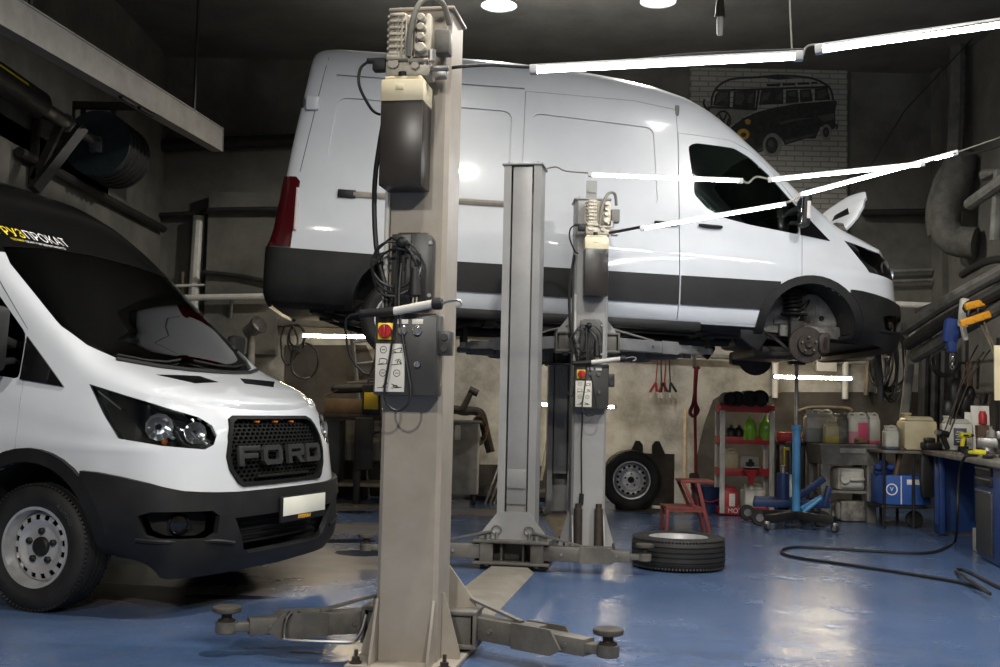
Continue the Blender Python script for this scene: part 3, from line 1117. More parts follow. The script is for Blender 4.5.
M['alu'] = mat('cast_aluminium', (0.50, 0.46, 0.38), (0.36, 0.32, 0.25), 16, rough=0.5, metal=0.3, bump=0.1)
M['cable'] = mat('black_cable', (0.012, 0.012, 0.012), rough=0.5)
M['cable_grey'] = mat('grey_cable', (0.20, 0.19, 0.16), rough=0.55)
M['white_metal'] = mat('white_conduit', (0.55, 0.54, 0.50), (0.45, 0.43, 0.39), 8, rough=0.5)
M['switch_red'] = mat('switch_red', (0.42, 0.02, 0.02), rough=0.35)
M['switch_yellow'] = mat('switch_yellow', (0.75, 0.55, 0.03), rough=0.4)
M['paper'] = mat('paper_white', (0.72, 0.70, 0.64), (0.62, 0.59, 0.52), 9, rough=0.7)
M['ink'] = mat('ink_black', (0.02, 0.02, 0.02), rough=0.7)
M['pad_rubber'] = mat('pad_rubber', (0.07, 0.06, 0.05), (0.04, 0.035, 0.03), 20, rough=0.8, bump=0.2)
M['ramp'] = mat('cover_plate', (0.33, 0.30, 0.25), (0.22, 0.20, 0.165), 5, rough=0.45, metal=0.2, bump=0.05)
M['ochre'] = mat('dirty_plate', (0.22, 0.18, 0.12), (0.12, 0.10, 0.07), 6, rough=0.6)

def lift_post(root, nm, base, face, height, m, W=0.285, D=0.26, beige=True, gus=True):
    """C-section post; face=+1 opens to +Y, -1 opens to -Y"""
    bx, by = base
    T = Matrix.Translation((bx, by, 0)) @ (Matrix.Identity(4) if face > 0 else Matrix.Rotation(PI, 4, 'Z'))
    k = MB(T)
    w, d = W / 2, D / 2
    th, lip = 0.012, 0.056
    sec = [(-w, d), (-w, -d + 0.02), (-w + 0.02, -d), (w - 0.02, -d), (w, -d + 0.02), (w, d), (w - lip, d), (w - lip, d - th), (w - th, d - th), (w - th, -d + th + 0.012), (w - th - 0.012, -d + th),
           (-w + th + 0.012, -d + th), (-w + th, -d + th + 0.012), (-w + th, d - th), (-w + lip, d - th), (-w + lip, d)]
    k.prism(sec, 0.02, height)
    p = k.build(nm, m, root, 30)
    k = MB(T)
    k.box((0, 0, height + 0.008), (W + 0.03, D + 0.03, 0.016), 0.004)
    for sx in (-1, 1):
        for sy in (-1, 1):
            k.cyl((sx * (w - 0.03), sy * (d - 0.03), height + 0.012), (sx * (w - 0.03), sy * (d - 0.03), height + 0.03), 0.01, n=6)
    k.build('top_plate', m, p)
    k = MB(T)
    k.box((0, d - 0.016, 0.45 + (height - 0.45) / 2), (W - 2 * lip - 0.026, 0.012, height - 0.47), 0.002)
    k.build('inner_cover', m, p)
    k = MB(T)
    k.box((0, 0.0, 0.012), (W + 0.20, D + 0.26, 0.024), 0.005)
    bp = k.build('base_plate', M['arm_grey'] if not beige else m, p)
    for sx in (-1, 1):
        for sy in (-1, 1):
            k = MB(T)
            q = Vector((sx * (w + 0.06), sy * (d + 0.085), 0))
            k.cyl(q + Vector((0, 0, 0.024)), q + Vector((0, 0, 0.032)), 0.028, n=16)
            k.cyl(q + Vector((0, 0, 0.032)), q + Vector((0, 0, 0.052)), 0.019, n=6)
            k.cyl(q + Vector((0, 0, 0.05)), q + Vector((0, 0, 0.085)), 0.009, n=10)
            k.build('anchor_bolt', M['rust'], bp)
    for sx in (-1, 1) if gus else ():
        for (yy, nn) in ((-d - 0.0, -1),):
            k = MB(T)
            X = sx * (w - 0.012)
            k.prism([(0, 0.024), (-0.115, 0.024), (-0.115, 0.05), (-0.012, 0.30), (0, 0.30)], -0.006, 0.006, Matrix.Translation((X, yy, 0)) @ Matrix(((0, 0, 1, 0), (1, 0, 0, 0), (0, 1, 0, 0), (0, 0, 0, 1))))
            k.build('gusset', m, p)
        k = MB(T)
        k.prism([(0, 0.024), (0.09, 0.024), (0.09, 0.05), (0.012, 0.32), (0, 0.32)], -0.006, 0.006, Matrix.Translation((sx * w, -0.02, 0)) @ Matrix(((sx, 0, 0, 0), (0, 0, 1, 0), (0, 1, 0, 0), (0, 0, 0, 1))))
        k.build('gusset', m, p)
    return p, T

def lift_arm(root, p0, p1, z, mt, pad_h=0.07, sect=0.105, ext=0.45):
    p0, p1 = Vector((p0[0], p0[1], z)), Vector((p1[0], p1[1], z))
    d = (p1 - p0)
    L = d.length
    u = d.normalized()
    side = Vector((-u.y, u.x, 0))
    k = MB()
    a, b = p0, p0 + u * (L * (1 - ext))
    k.bar(a, b, 0.11, sect, 0.006)
    k.bar(p0 - u * 0.06, p0 + u * 0.04, 0.15, sect + 0.05, 0.01)
    arm = k.build('swing_arm', mt, root)
    k = MB()
    # stop collar of the outer sleeve, cut at a slant
    hs = sect / 2
    for sy in (-1, 1):
        F = Matrix.Translation(b + side * sy * 0.060) @ Matrix((u, Vector((0, 0, 1)), side)).transposed().to_4x4()
        k.prism([(-0.12, -hs - 0.005), (0.10, -hs - 0.005), (0.16, -hs + 0.03), (0.10, hs + 0.006), (-0.12, hs + 0.006)], -0.006, 0.006, F)
    k.build('sleeve', mt, arm)
    k = MB()
    c = b + u * (L * ext - 0.10)
    k.bar(b - u * 0.05, c, 0.085, sect * 0.72, 0.005)
    e = k.build('arm_extension', mt, arm)
    k = MB()
    k.bar(c - u * 0.06, p1, 0.065, sect * 0.38, 0.004)
    k.cyl(p1 - Vector((0, 0, sect * 0.25)), p1 + Vector((0, 0, sect * 0.25)), 0.05, n=20, b=0.004)
    e2 = k.build('arm_tip', mt, arm)
    k = MB()
    top = p1 + Vector((0, 0, pad_h))
    k.cyl(p1 + Vector((0, 0, 0.02)), top, 0.024, n=14)
    k.cyl(p1 + Vector((0, 0, 0.02)), p1 + Vector((0, 0, 0.035)), 0.04, n=16)
    k.build('pad_spindle', M['rust'], arm)
    k = MB()
    k.lathe([(0, 0), (0.05, 0), (0.066, 0.006), (0.068, 0.016), (0.066, 0.026), (0.058, 0.03), (0, 0.028)], 28, Matrix.Translation(top - Vector((0, 0, 0.004))))
    k.build('lift_pad', M['pad_rubber'], arm)
    k = MB()
    q = b - u * 0.02 + side * 0.062
    k.cyl(b - u * 0.25 - side * 0.068, b - u * 0.25 + side * 0.068, 0.012, n=6)
    k.build('arm_bolt', M['steel'], arm)
    k = MB()
    k.cyl(c - u * 0.1 - side * 0.05, c - u * 0.1 + side * 0.05, 0.011, n=6)
    k.build('arm_bolt', M['steel'], arm)
    k = MB()
    k.bar(p0 + Vector((0, 0, sect / 2 + 0.09)) - u * 0.05, p0 + u * (L * 0.42) + Vector((0, 0, sect / 2 + 0.004)), 0.03, 0.012)
    k.build('arm_brace', mt, arm)
    return arm

def power_unit(root, X, Y, z):
    """motor, valve block and oil tank bolted to the outside (-Y side) of a post; z is the tank's bottom"""
    SZ = Matrix.Translation((0, 0, z)) @ Matrix.Diagonal((1.03, 1, 0.87, 1)) @ Matrix.Translation((0, 0, -z))
    SZ = Matrix.Translation((-X * 0.03, 0, 0)) @ SZ
    k = MB(SZ)
    k.box((X, Y - 0.105, z + 0.225), (0.19, 0.17, 0.45), 0.006)
    t = k.build('oil_tank', M['tank_black'], root)
    k = MB(SZ)
    k.box((X, Y - 0.105, z + 0.50), (0.194, 0.174, 0.115), 0.007)
    k.box((X, Y - 0.105, z + 0.565), (0.17, 0.15, 0.03), 0.01)
    k.box((X - 0.01, Y - 0.194, z + 0.515), (0.035, 0.004, 0.03), 0.001)
    k.build('tank_collar', M['tank_cream'], t)
    k = MB(SZ)
    k.cyl((X - 0.01, Y - 0.14, z + 0.575), (X - 0.01, Y - 0.14, z + 0.61), 0.024, n=16, b=0.004)
    k.build('filler_cap', M['black_plastic'], t)
    # valve block
    k = MB(SZ)
    k.box((X + 0.01, Y - 0.09, z + 0.63), (0.20, 0.13, 0.09), 0.012)
    k.cyl((X - 0.05, Y - 0.17, z + 0.65), (X - 0.05, Y - 0.06, z + 0.65), 0.025, n=12)
    k.cyl((X + 0.05, Y - 0.175, z + 0.635), (X + 0.05, Y - 0.06, z + 0.635), 0.018, n=12)
    k.cyl((X + 0.02, Y - 0.17, z + 0.66), (X + 0.11, Y - 0.17, z + 0.66), 0.012, n=8)
    k.box((X - 0.03, Y - 0.165, z + 0.68), (0.10, 0.03, 0.03), 0.006)
    vb = k.build('valve_block', M['alu'], root)
    k = MB(SZ)
    k.cyl((X + 0.10, Y - 0.12, z + 0.63), (X + 0.19, Y - 0.12, z + 0.63), 0.016, n=10)
    k.cyl((X + 0.12, Y - 0.15, z + 0.66), (X + 0.12, Y - 0.15, z + 0.72), 0.018, n=10)
    k.box((X + 0.15, Y - 0.10, z + 0.61), (0.06, 0.05, 0.05), 0.008)
    k.build('hose_fitting', M['steel'], vb)
    k = MB(SZ)
    k.box((X - 0.12, Y - 0.13, z + 0.655), (0.06, 0.05, 0.07), 0.008)
    k.box((X - 0.155, Y - 0.13, z + 0.68), (0.05, 0.03, 0.025), 0.005)
    k.build('solenoid', M['black_plastic'], vb)
    # finned motor
    k = MB(SZ)
    k.cyl((X, Y - 0.09, z + 0.66), (X, Y - 0.09, z + 0.91), 0.072, n=24, b=0.01)
    for i in range(30):
        a = 2 * PI * i / 30
        dx, dy = math.cos(a), math.sin(a)
        k.box((X + dx * 0.080, Y - 0.09 + dy * 0.080, z + 0.79), (0.03, 0.006, 0.22), 0.0, (0, 0, a))
    k.box((X - 0.035, Y - 0.09, z + 0.80), (0.085, 0.16, 0.25), 0.02)
    for i in range(7):
        k.box((X - 0.08, Y - 0.09, z + 0.70 + i * 0.034), (0.012, 0.13, 0.016), 0.003)
        k.box((X - 0.035, Y - 0.174, z + 0.70 + i * 0.034), (0.07, 0.012, 0.016), 0.003)
    mo = k.build('motor', M['alu'], root)
    k = MB(SZ)
    for i, (dz, r) in enumerate(((0.72, 0.026), (0.78, 0.02), (0.83, 0.02), (0.88, 0.02))):
        k.cyl((X + 0.075, Y - 0.20, z + dz), (X + 0.075, Y - 0.14, z + dz), r, n=14, b=0.004)
    k.box((X + 0.075, Y - 0.125, z + 0.80), (0.075, 0.07, 0.23), 0.01)
    k.build('terminal_box', M['alu'], mo)
    k = MB(SZ)
    k.box((X + 0.155, Y - 0.08, z + 0.78), (0.07, 0.08, 0.13), 0.01)
    k.build('capacitor_box', M['arm_grey'], mo)
    k = MB(SZ)
    k.tube([(X + 0.02, Y - 0.18, z + 0.68), (X + 0.03, Y - 0.20, z + 0.80), (X + 0.06, Y - 0.20, z + 0.93), (X + 0.10, Y - 0.17, z + 0.99), (X + 0.15, Y - 0.10, z + 0.99), (X + 0.17, Y - 0.03, z + 0.90)], 0.013, 8, smooth=5)
    k.build('hydraulic_hose', M['cable_grey'], root)
    k = MB(SZ)
    k.tube([(X - 0.17, Y - 0.13, z + 0.68), (X - 0.21, Y - 0.13, z + 0.64), (X - 0.215, Y - 0.12, z + 0.55), (X - 0.17, Y - 0.08, z + 0.44), (X - 0.14, Y - 0.04, z + 0.42)], 0.007, 6, smooth=5)
    k.build('motor_cable', M['cable'], root)

def control_box(root, X, Y, z):
    """box with mains switch and instruction sheet; X, z its middle, Y the post's outer face"""
    k = MB()
    k.box((X, Y - 0.075, z), (0.285, 0.14, 0.37), 0.01)
    c = k.build('control_box', M['box_grey'], root)
    k = MB()
    k.box((X - 0.088, Y - 0.150, z + 0.10), (0.075, 0.012, 0.075), 0.004)
    s = k.build('switch_plate', M['switch_yellow'], c)
    k = MB()
    k.cyl((X - 0.088, Y - 0.156, z + 0.10), (X - 0.088, Y - 0.178, z + 0.10), 0.031, n=20, b=0.004)
    k.box((X - 0.088, Y - 0.185, z + 0.10), (0.016, 0.02, 0.058), 0.005)
    k.build('mains_switch', M['switch_red'], c)
    for dx, dz in ((-0.013, 0.105), (0.055, 0.105), (0.06, -0.045)):
        k = MB()
        r = 0.021 if dz > 0 else 0.014
        k.cyl((X + dx, Y - 0.145, z + dz), (X + dx, Y - 0.162, z + dz), r, n=18, b=0.003)
        k.cyl((X + dx, Y - 0.16, z + dz), (X + dx, Y - 0.170, z + dz), r * 0.65, n=14, b=0.002)
        k.build('push_button', M['chrome'], c)
    for dx in (-0.013, 0.055):
        k = MB()
        k.box((X + dx, Y - 0.147, z + 0.145), (0.05, 0.003, 0.022), 0.001)
        k.build('button_label', M['paper'], c)
    k = MB()
    k.box((X - 0.066, Y - 0.147, z - 0.062), (0.135, 0.003, 0.215), 0.001)
    sh = k.build('instruction_sheet', M['paper'], c)
    # eight little drawings on the sheet
    rnd = random.Random(4)
    for i in range(4):
        for j in range(2):
            cx, cz = X - 0.066 + (j - 0.5) * 0.064, z + 0.018 - i * 0.052
            yy = Y - 0.1492
            k = MB()
            if i == 0 and j == 0 or i == 2:
                loop = [(cx + 0.015 * math.cos(t), yy, cz + 0.015 * math.sin(t)) for t in [2 * PI * q / 14 for q in range(14)]]
                k.tube(loop, 0.0016, 4, closed=True)
                k.bar((cx - 0.008, yy, cz), (cx + 0.008, yy, cz), 0.002, 0.003)
            else:
                pts = [(cx + rnd.uniform(-0.025, 0.025), yy, cz + rnd.uniform(-0.014, 0.014)) for _ in range(5)]
                k.tube(pts, 0.0018, 4, smooth=3)
                k.bar((cx - 0.024, yy, cz - 0.015), (cx + 0.024, yy, cz - 0.010), 0.002, 0.003)
            k.build('printed_drawing', M['ink'], sh)
    k = MB()
    k.box((X + 0.165, Y - 0.06, z + 0.055), (0.06, 0.09, 0.11), 0.008)
    k.cyl((X + 0.17, Y - 0.105, z + 0.08), (X + 0.17, Y - 0.115, z + 0.08), 0.016, n=14)
    k.cyl((X + 0.17, Y - 0.105, z + 0.03), (X + 0.17, Y - 0.115, z + 0.03), 0.016, n=14)
    k.build('socket_box', M['box_grey'], c)
    return c

def latch_cover(root, X, Y, z):
    k = MB()
    F = FACE_Y
    k.prism([(-0.095, -0.17), (0.095, -0.17), (0.095, 0.14), (0.07, 0.17), (-0.07, 0.17), (-0.095, 0.14)], 0.0, 0.06, Matrix.Translation((X, Y, z)) @ F, 0, 0.01)
    k.box((X - 0.05, Y - 0.062, z + 0.0), (0.09, 0.02, 0.32), 0.004)
    c = k.build('latch_cover', M['box_grey'], root)
    k = MB()
    k.cyl((X - 0.03, Y - 0.06, z + 0.11), (X - 0.03, Y - 0.13, z + 0.11), 0.022, n=12)
    k.sphere((X - 0.03, Y - 0.14, z + 0.11), 0.026)
    k.bar((X - 0.03, Y - 0.10, z + 0.10), (X - 0.03, Y - 0.10, z + 0.0), 0.014, 0.014)
    k.build('latch_knob', M['black_plastic'], c)
    for dz in (0.12, -0.12):
        k = MB()
        k.cyl((X + 0.085, Y - 0.06, z + dz), (X + 0.085, Y - 0.07, z + dz), 0.01, n=6)
        k.build('cover_screw', M['steel'], c)
    return c

def carriage(root, T, z, mt, D=0.26, W=0.285, plate=True):
    """slider in the post's mouth with the arm yoke; T is the post's frame"""
    d = D / 2
    k = MB(T)
    k.box((0, d - 0.045, z + 0.55), (0.15, 0.05, 1.1), 0.004)
    k.box((0, d - 0.004, z + 0.62), (0.145, 0.012, 0.14), 0.002)
    for sx in (-1, 1):
        for dz in (0.57, 0.67):
            k.cyl((sx * 0.06, d, z + dz), (sx * 0.06, d + 0.006, z + dz), 0.006, n=6)
    c = k.build('carriage', mt, root)
    # trapezoid front plate
    k = MB(T)
    k.prism([(-0.26, 0.17), (0.26, 0.17), (0.25, 0.21), (0.115, 0.385), (-0.115, 0.385), (-0.25, 0.21)], 0, 0.014, Matrix.Translation((0, d + 0.10, z)) @ Matrix(((-1, 0, 0, 0), (0, 0, 1, 0), (0, 1, 0, 0), (0, 0, 0, 1))), 0)
    k.build('yoke_plate', mt, c)
    k = MB(T)
    k.box((0, d + 0.10, z + 0.175), (0.56, 0.24, 0.02), 0.004)
    k.box((0, d + 0.10, z + 0.02), (0.56, 0.24, 0.02), 0.004)
    for x in (-0.27, -0.08, 0.08, 0.27):
        k.box((x, d + 0.06, z + 0.10), (0.016, 0.16, 0.15), 0.002)
    k.box((0, d + 0.01, z + 0.1), (0.5, 0.02, 0.15), 0.002)
    k.build('arm_yoke', M['arm_grey'], c)
    for sx in (-1, 1):
        k = MB(T)
        k.cyl((sx * 0.18, d + 0.15, z - 0.01), (sx * 0.18, d + 0.15, z + 0.22), 0.022, n=16)
        k.build('arm_pin', M['steel'], c)
        k = MB(T)
        k.tube([(sx * 0.12 + 0.035 * math.cos(t), d + 0.125, z + 0.255 + 0.03 * math.sin(t)) for t in [2 * PI * i / 16 for i in range(16)]], 0.006, 6, closed=True)
        k.cyl((sx * 0.12, d + 0.125, z + 0.185), (sx * 0.12, d + 0.125, z + 0.235), 0.013, n=8)
        k.build('pull_ring', M['steel'], c)
    return c

def build_lift(name, label, base, far, height, cz, mt_near, mt_far, arms_near, arms_far, arm_m, power_z, cover_mt, far_equip=False, cover_w=0.36, PX=-0.035):
    bx, by = base
    v = Vector((far[0] - bx, far[1] - by))
    rz = math.atan2(-v.x, v.y)
    span = v.length
    root = thing(name, label, 'car lift', (bx, by, 0), rz)
    RM = Matrix.Translation((bx, by, 0)) @ Matrix.Rotation(rz, 4, 'Z')
    inv = RM.inverted()
    p1, T1 = lift_post(root, 'lift_post', (0, 0), 1, height, mt_near)
    p2, T2 = lift_post(root, 'lift_post', (0, span), -1, height, mt_far, beige=False, gus=False)
    carriage(root, T1, cz, mt_near)
    carriage(root, T2, cz, mt_far)
    d = 0.13
    for (sx, tgt, *ph) in arms_near:
        q = inv @ Vector((tgt[0], tgt[1], 0))
        lift_arm(root, (sx * 0.20, d + 0.13), (q.x, q.y), cz + 0.10, arm_m, *ph)
    for (sx, tgt, *ph) in arms_far:
        q = inv @ Vector((tgt[0], tgt[1], 0))
        lift_arm(root, (sx * 0.20, span - d - 0.13), (q.x, q.y), cz + 0.10, arm_m, *ph)
    k = MB()
    a, b = d + 0.10, span - d - 0.24
    k.prism([(-cover_w / 2, 0.0), (cover_w / 2, 0.0), (cover_w / 2 - 0.05, 0.035), (-cover_w / 2 + 0.05, 0.035)], -b, -a, FACE_Y.copy())
    k.build('floor_cover', cover_mt, root)
    Y = -d
    power_unit(root, PX, Y, power_z)
    latch_cover(root, 0.0, Y, power_z - 0.36)
    control_box(root, 0.0, Y, power_z - 0.752)
    # conduit and cable down the side
    k = MB()
    X = -0.135
    k.tube([(X + 0.0, Y - 0.02, power_z + 0.02), (X + 0.0, Y - 0.02, power_z - 0.75)], 0.012, 8)
    k.build('conduit', M['white_metal'], root)
    k = MB()
    k.tube([(X - 0.02, Y - 0.05, power_z + 0.35), (X - 0.055, Y - 0.05, power_z + 0.05), (X - 0.04, Y - 0.05, power_z - 0.25), (X + 0.01, Y - 0.05, power_z - 0.45), (X + 0.02, Y - 0.06, power_z - 0.58)], 0.012, 8, smooth=6)
    k.build('control_cable', M['cable'], root)
    return root, RM
# ------------------------------------------------------------------ room shell
def plaster(name, c1, c2, scale, bump=0.5, c3=None):
    m = mat(name, c1, c2, scale, rough=0.85, bump=bump, bscale=6, detail=9, lo=0.38, hi=0.66)
    return m
M['plaster_up'] = plaster('grey_plaster', (0.135, 0.128, 0.11), (0.07, 0.066, 0.056), 1.4)
M['plaster_low'] = plaster('rough_render', (0.36, 0.345, 0.305), (0.17, 0.16, 0.135), 2.6, 1.0)
M['ceil'] = plaster('ceiling_concrete', (0.115, 0.11, 0.097), (0.075, 0.07, 0.062), 1.3)
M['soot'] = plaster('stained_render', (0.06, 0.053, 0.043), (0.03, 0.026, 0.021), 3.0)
def brick_mat():
    m = bpy.data.materials.new('painted_brick')
    m.use_nodes = True
    nt = m.node_tree
    b = nt.nodes['Principled BSDF']
    b.inputs['Roughness'].default_value = 0.8
    tc = nt.nodes.new('ShaderNodeTexCoord')
    mp = nt.nodes.new('ShaderNodeMapping')
    mp.inputs['Rotation'].default_value = (PI / 2, 0, 0)
    br = nt.nodes.new('ShaderNodeTexBrick')
    br.inputs['Color1'].default_value = (0.23, 0.222, 0.195, 1)
    br.inputs['Color2'].default_value = (0.27, 0.26, 0.23, 1)
    br.inputs['Mortar'].default_value = (0.13, 0.125, 0.11, 1)
    br.inputs['Scale'].default_value = 1.0
    br.inputs['Brick Width'].default_value = 0.23
    br.inputs['Row Height'].default_value = 0.07
    br.inputs['Mortar Size'].default_value = 0.008
    nt.links.new(tc.outputs['Object'], mp.inputs['Vector'])
    nt.links.new(mp.outputs['Vector'], br.inputs['Vector'])
    nt.links.new(br.outputs['Color'], b.inputs['Base Color'])
    bp = nt.nodes.new('ShaderNodeBump')
    bp.inputs['Strength'].default_value = 0.25
    bp.inputs['Distance'].default_value = 0.012
    bp.invert = True
    nt.links.new(br.outputs['Fac'], bp.inputs['Height'])
    nt.links.new(bp.outputs['Normal'], b.inputs['Normal'])
    return m
M['brick'] = brick_mat()

def floor_mat():
    m = bpy.data.materials.new('blue_floor_paint')
    m.use_nodes = True
    nt = m.node_tree
    L = nt.links.new
    b = nt.nodes['Principled BSDF']
    tc = nt.nodes.new('ShaderNodeTexCoord')
    def noise(scale, detail=6, rough=0.6, vec=None, dist=0.0):
        n = nt.nodes.new('ShaderNodeTexNoise')
        n.inputs['Scale'].default_value = scale
        n.inputs['Detail'].default_value = detail
        n.inputs['Roughness'].default_value = rough
        n.inputs['Distortion'].default_value = dist
        L(vec or tc.outputs['Object'], n.inputs['Vector'])
        return n.outputs['Fac']
    def ramp(v, a, c, t0=0.0, t1=1.0):
        r = nt.nodes.new('ShaderNodeMapRange')
        r.inputs['From Min'].default_value = a
        r.inputs['From Max'].default_value = c
        r.inputs['To Min'].default_value = t0
        r.inputs['To Max'].default_value = t1
        L(v, r.inputs['Value'])
        return r.outputs['Result']
    def mth(op, a, c):
        n = nt.nodes.new('ShaderNodeMath')
        n.operation = op
        for i, v in enumerate((a, c)):
            if isinstance(v, (int, float)):
                n.inputs[i].default_value = v
            else:
                L(v, n.inputs[i])
        return n.outputs[0]
    def mix(f, A, B):
        n = nt.nodes.new('ShaderNodeMix')
        n.data_type = 'RGBA'
        L(f, n.inputs['Factor'])
        for key, v in (('A', A), ('B', B)):
            if isinstance(v, tuple):
                n.inputs[key].default_value = (*v, 1)
            else:
                L(v, n.inputs[key])
        return n.outputs['Result']
    def spot(x, y, rx, ry, rot=0.0):
        """worn place: 1 at its middle fading to 0 at its edge"""
        mp = nt.nodes.new('ShaderNodeMapping')
        mp.vector_type = 'TEXTURE'
        mp.inputs['Location'].default_value = (x, y, 0)
        mp.inputs['Rotation'].default_value = (0, 0, rot)
        mp.inputs['Scale'].default_value = (rx, ry, 1)
        L(tc.outputs['Object'], mp.inputs['Vector'])
        ln = nt.nodes.new('ShaderNodeVectorMath')
        ln.operation = 'LENGTH'
        L(mp.outputs['Vector'], ln.inputs[0])
        return ramp(ln.outputs['Value'], 0.3, 1.25, 1.0, 0.0)
    blue = mix(ramp(noise(1.1), 0.3, 0.7), (0.052, 0.097, 0.200), (0.076, 0.118, 0.222))
    blue = mix(ramp(noise(14, 8, 0.7), 0.55, 0.75, 0, 0.35), blue, (0.10, 0.12, 0.18))
    blue = mix(ramp(noise(0.9, 8, 0.7, None, 0.8), 0.50, 0.72, 0, 0.6), blue, (0.105, 0.125, 0.185))
    blue = mix(ramp(noise(38, 6, 0.7), 0.66, 0.74, 0, 0.5), blue, (0.20, 0.20, 0.21))
    # worn concrete showing through
    wear = None
    for s in FLOOR_WEAR:
        v = spot(*s)
        wear = v if wear is None else mth('MAXIMUM', wear, v)
    n1 = noise(2.6, 8, 0.65, None, 0.6)
    worn = ramp(mth('ADD', mth('MULTIPLY', wear, 0.75), mth('MULTIPLY', n1, 0.55)), 0.50, 0.80)
    grey = mix(ramp(noise(3.5, 8, 0.7), 0.35, 0.65), (0.16, 0.145, 0.14), (0.09, 0.09, 0.10))
    col = mix(worn, blue, grey)
    # scuffs
    scuff = ramp(noise(5.5, 10, 0.75, None, 1.2), 0.56, 0.70, 0, 0.7)
    col = mix(scuff, col, (0.12, 0.118, 0.12))
    # wet oil stains
    oil = None
    for s in FLOOR_OIL:
        v = spot(*s)
        oil = v if oil is None else mth('MAXIMUM', oil, v)
    oilm = ramp(mth('ADD', mth('MULTIPLY', oil, 0.8), mth('MULTIPLY', noise(3.4, 6, 0.6, None, 1.0), 0.6)), 0.66, 0.76)
    col = mix(oilm, col, (0.018, 0.026, 0.045))
    L(col, b.inputs['Base Color'])
    rg = mth('ADD', ramp(noise(2.2, 6), 0.3, 0.7, 0.17, 0.30), mth('MULTIPLY', worn, 0.08))
    rg = mth('SUBTRACT', rg, mth('MULTIPLY', oilm, 0.14))
    L(rg, b.inputs['Roughness'])
    bp = nt.nodes.new('ShaderNodeBump')
    bp.inputs['Strength'].default_value = 0.10
    bp.inputs['Distance'].default_value = 0.02
    L(noise(9, 8, 0.6), bp.inputs['Height'])
    L(bp.outputs['Normal'], b.inputs['Normal'])
    return m
def g2(px, py):
    p = gd(px, py)
    return p.x, p.y
FLOOR_WEAR = []
for px, py, rx, ry, rot in ((300, 560, 0.9, 1.6, 0.3), (330, 505, 0.9, 1.0, 0.0), (360, 528, 0.7, 0.7, 0), (290, 535, 0.6, 1.2, 0), (480, 512, 0.8, 0.6, 0), (700, 512, 1.5, 0.5, 0),
                            (620, 556, 0.5, 0.25, 0), (150, 590, 1.2, 0.7, 0.2)):
    x, y = g2(px, py)
    FLOOR_WEAR.append((x, y, rx, ry, rot))
FLOOR_OIL = []
for px, py, rx, ry, rot in ((362, 553, 0.28, 0.25, 0), (355, 512, 0.25, 0.22, 0.5), (345, 541, 0.35, 0.2, 0.2), (150, 575, 1.1, 0.5, -0.3), (230, 597, 0.35, 0.1, 0)):
    x, y = g2(px, py)
    FLOOR_OIL.append((x, y, rx, ry, rot))

BACK = 14.4
LEFT = -4.5
RIGHT = 5.75
FRONTY = -7.0
CEIL = 5.75
def shell(name, c, s, m, b=0.0):
    k = MB()
    k.box((0, 0, 0), s, b)
    o = k.build(name, m)
    o.location = c
    return tag(o, kind='structure')
k = MB()
k.box((0, -2, -0.1), (22, 26, 0.2))
fl = k.build('floor', floor_mat())
tag(fl, kind='structure')
fl.location = (0, 5.5, 0)
# the material works in the floor's own space: shift wear lists
nt = fl.data.materials[0].node_tree
for n in nt.nodes:
    if n.type == 'MAPPING':
        v = n.inputs['Location'].default_value
        n.inputs['Location'].default_value = (v[0], v[1] - 5.5, 0)
zsplit = 2.28
shell('wall_back', (0.5, BACK + 0.15, (CEIL + zsplit) / 2), (14, 0.3, CEIL - zsplit), M['plaster_up'])
shell('wall_back_lower', (0.5, BACK + 0.13, zsplit / 2), (14, 0.3, zsplit), M['plaster_low'])
shell('ceiling', (-1.0, 3.8, CEIL + 0.1), (18, 22.2, 0.2), M['ceil'])
shell('wall_right', (RIGHT + 0.15, 3.7, CEIL / 2), (0.3, 21.8, CEIL), M['plaster_up'])
shell('wall_left', (LEFT - 0.15, 12.15, CEIL / 2), (0.3, 4.5, CEIL), M['plaster_up'])
shell('wall_left_lintel', (LEFT - 0.15, 6.4, (CEIL + 2.97) / 2), (0.3, 7.0, CEIL - 2.97), M['plaster_up'])
shell('wall_left_near', (LEFT - 0.15, -2.05, CEIL / 2), (0.3, 9.9, CEIL), M['plaster_up'])
shell('wall_front', (0.5, FRONTY - 0.15, CEIL / 2), (11, 0.3, CEIL), M['plaster_up'])
# bay beyond the gateway where the parked van's tail stands
shell('wall_bay_end', (-9.6, 7.5, 1.75), (0.3, 9.4, 3.5), M['plaster_up'])
shell('wall_bay_north', (-7.1, 12.3, 1.75), (4.9, 0.3, 3.5), M['plaster_up'])
shell('wall_bay_south', (-7.1, 2.8, 1.75), (4.9, 0.3, 3.5), M['plaster_up'])
shell('ceiling_bay', (-7.1, 7.5, 3.6), (5.2, 9.8, 0.2), M['ceil'])
# brick panel, pilasters and crack line
a, b = at(690, 50, BACK), at(846, 50, BACK)
shell('wall_back_brick', ((a.x + b.x) / 2, BACK - 0.01, (CEIL + 2.3) / 2), (b.x - a.x, 0.10, CEIL - 2.3), M['brick'])
p = at(262, 200, BACK)
shell('wall_back_pilaster', ((at(212, 250, BACK).x + at(282, 250, BACK).x) / 2, BACK - 0.08, 2.85), (at(282, 250, BACK).x - at(212, 250, BACK).x, 0.35, 2.1), M['plaster_up'])
p0, p1 = at(931, 150, BACK), at(976, 150, BACK)
shell('wall_back_pier', ((p0.x + p1.x) / 2, BACK - 0.12, CEIL / 2), (p1.x - p0.x, 0.45, CEIL), M['plaster_up'])
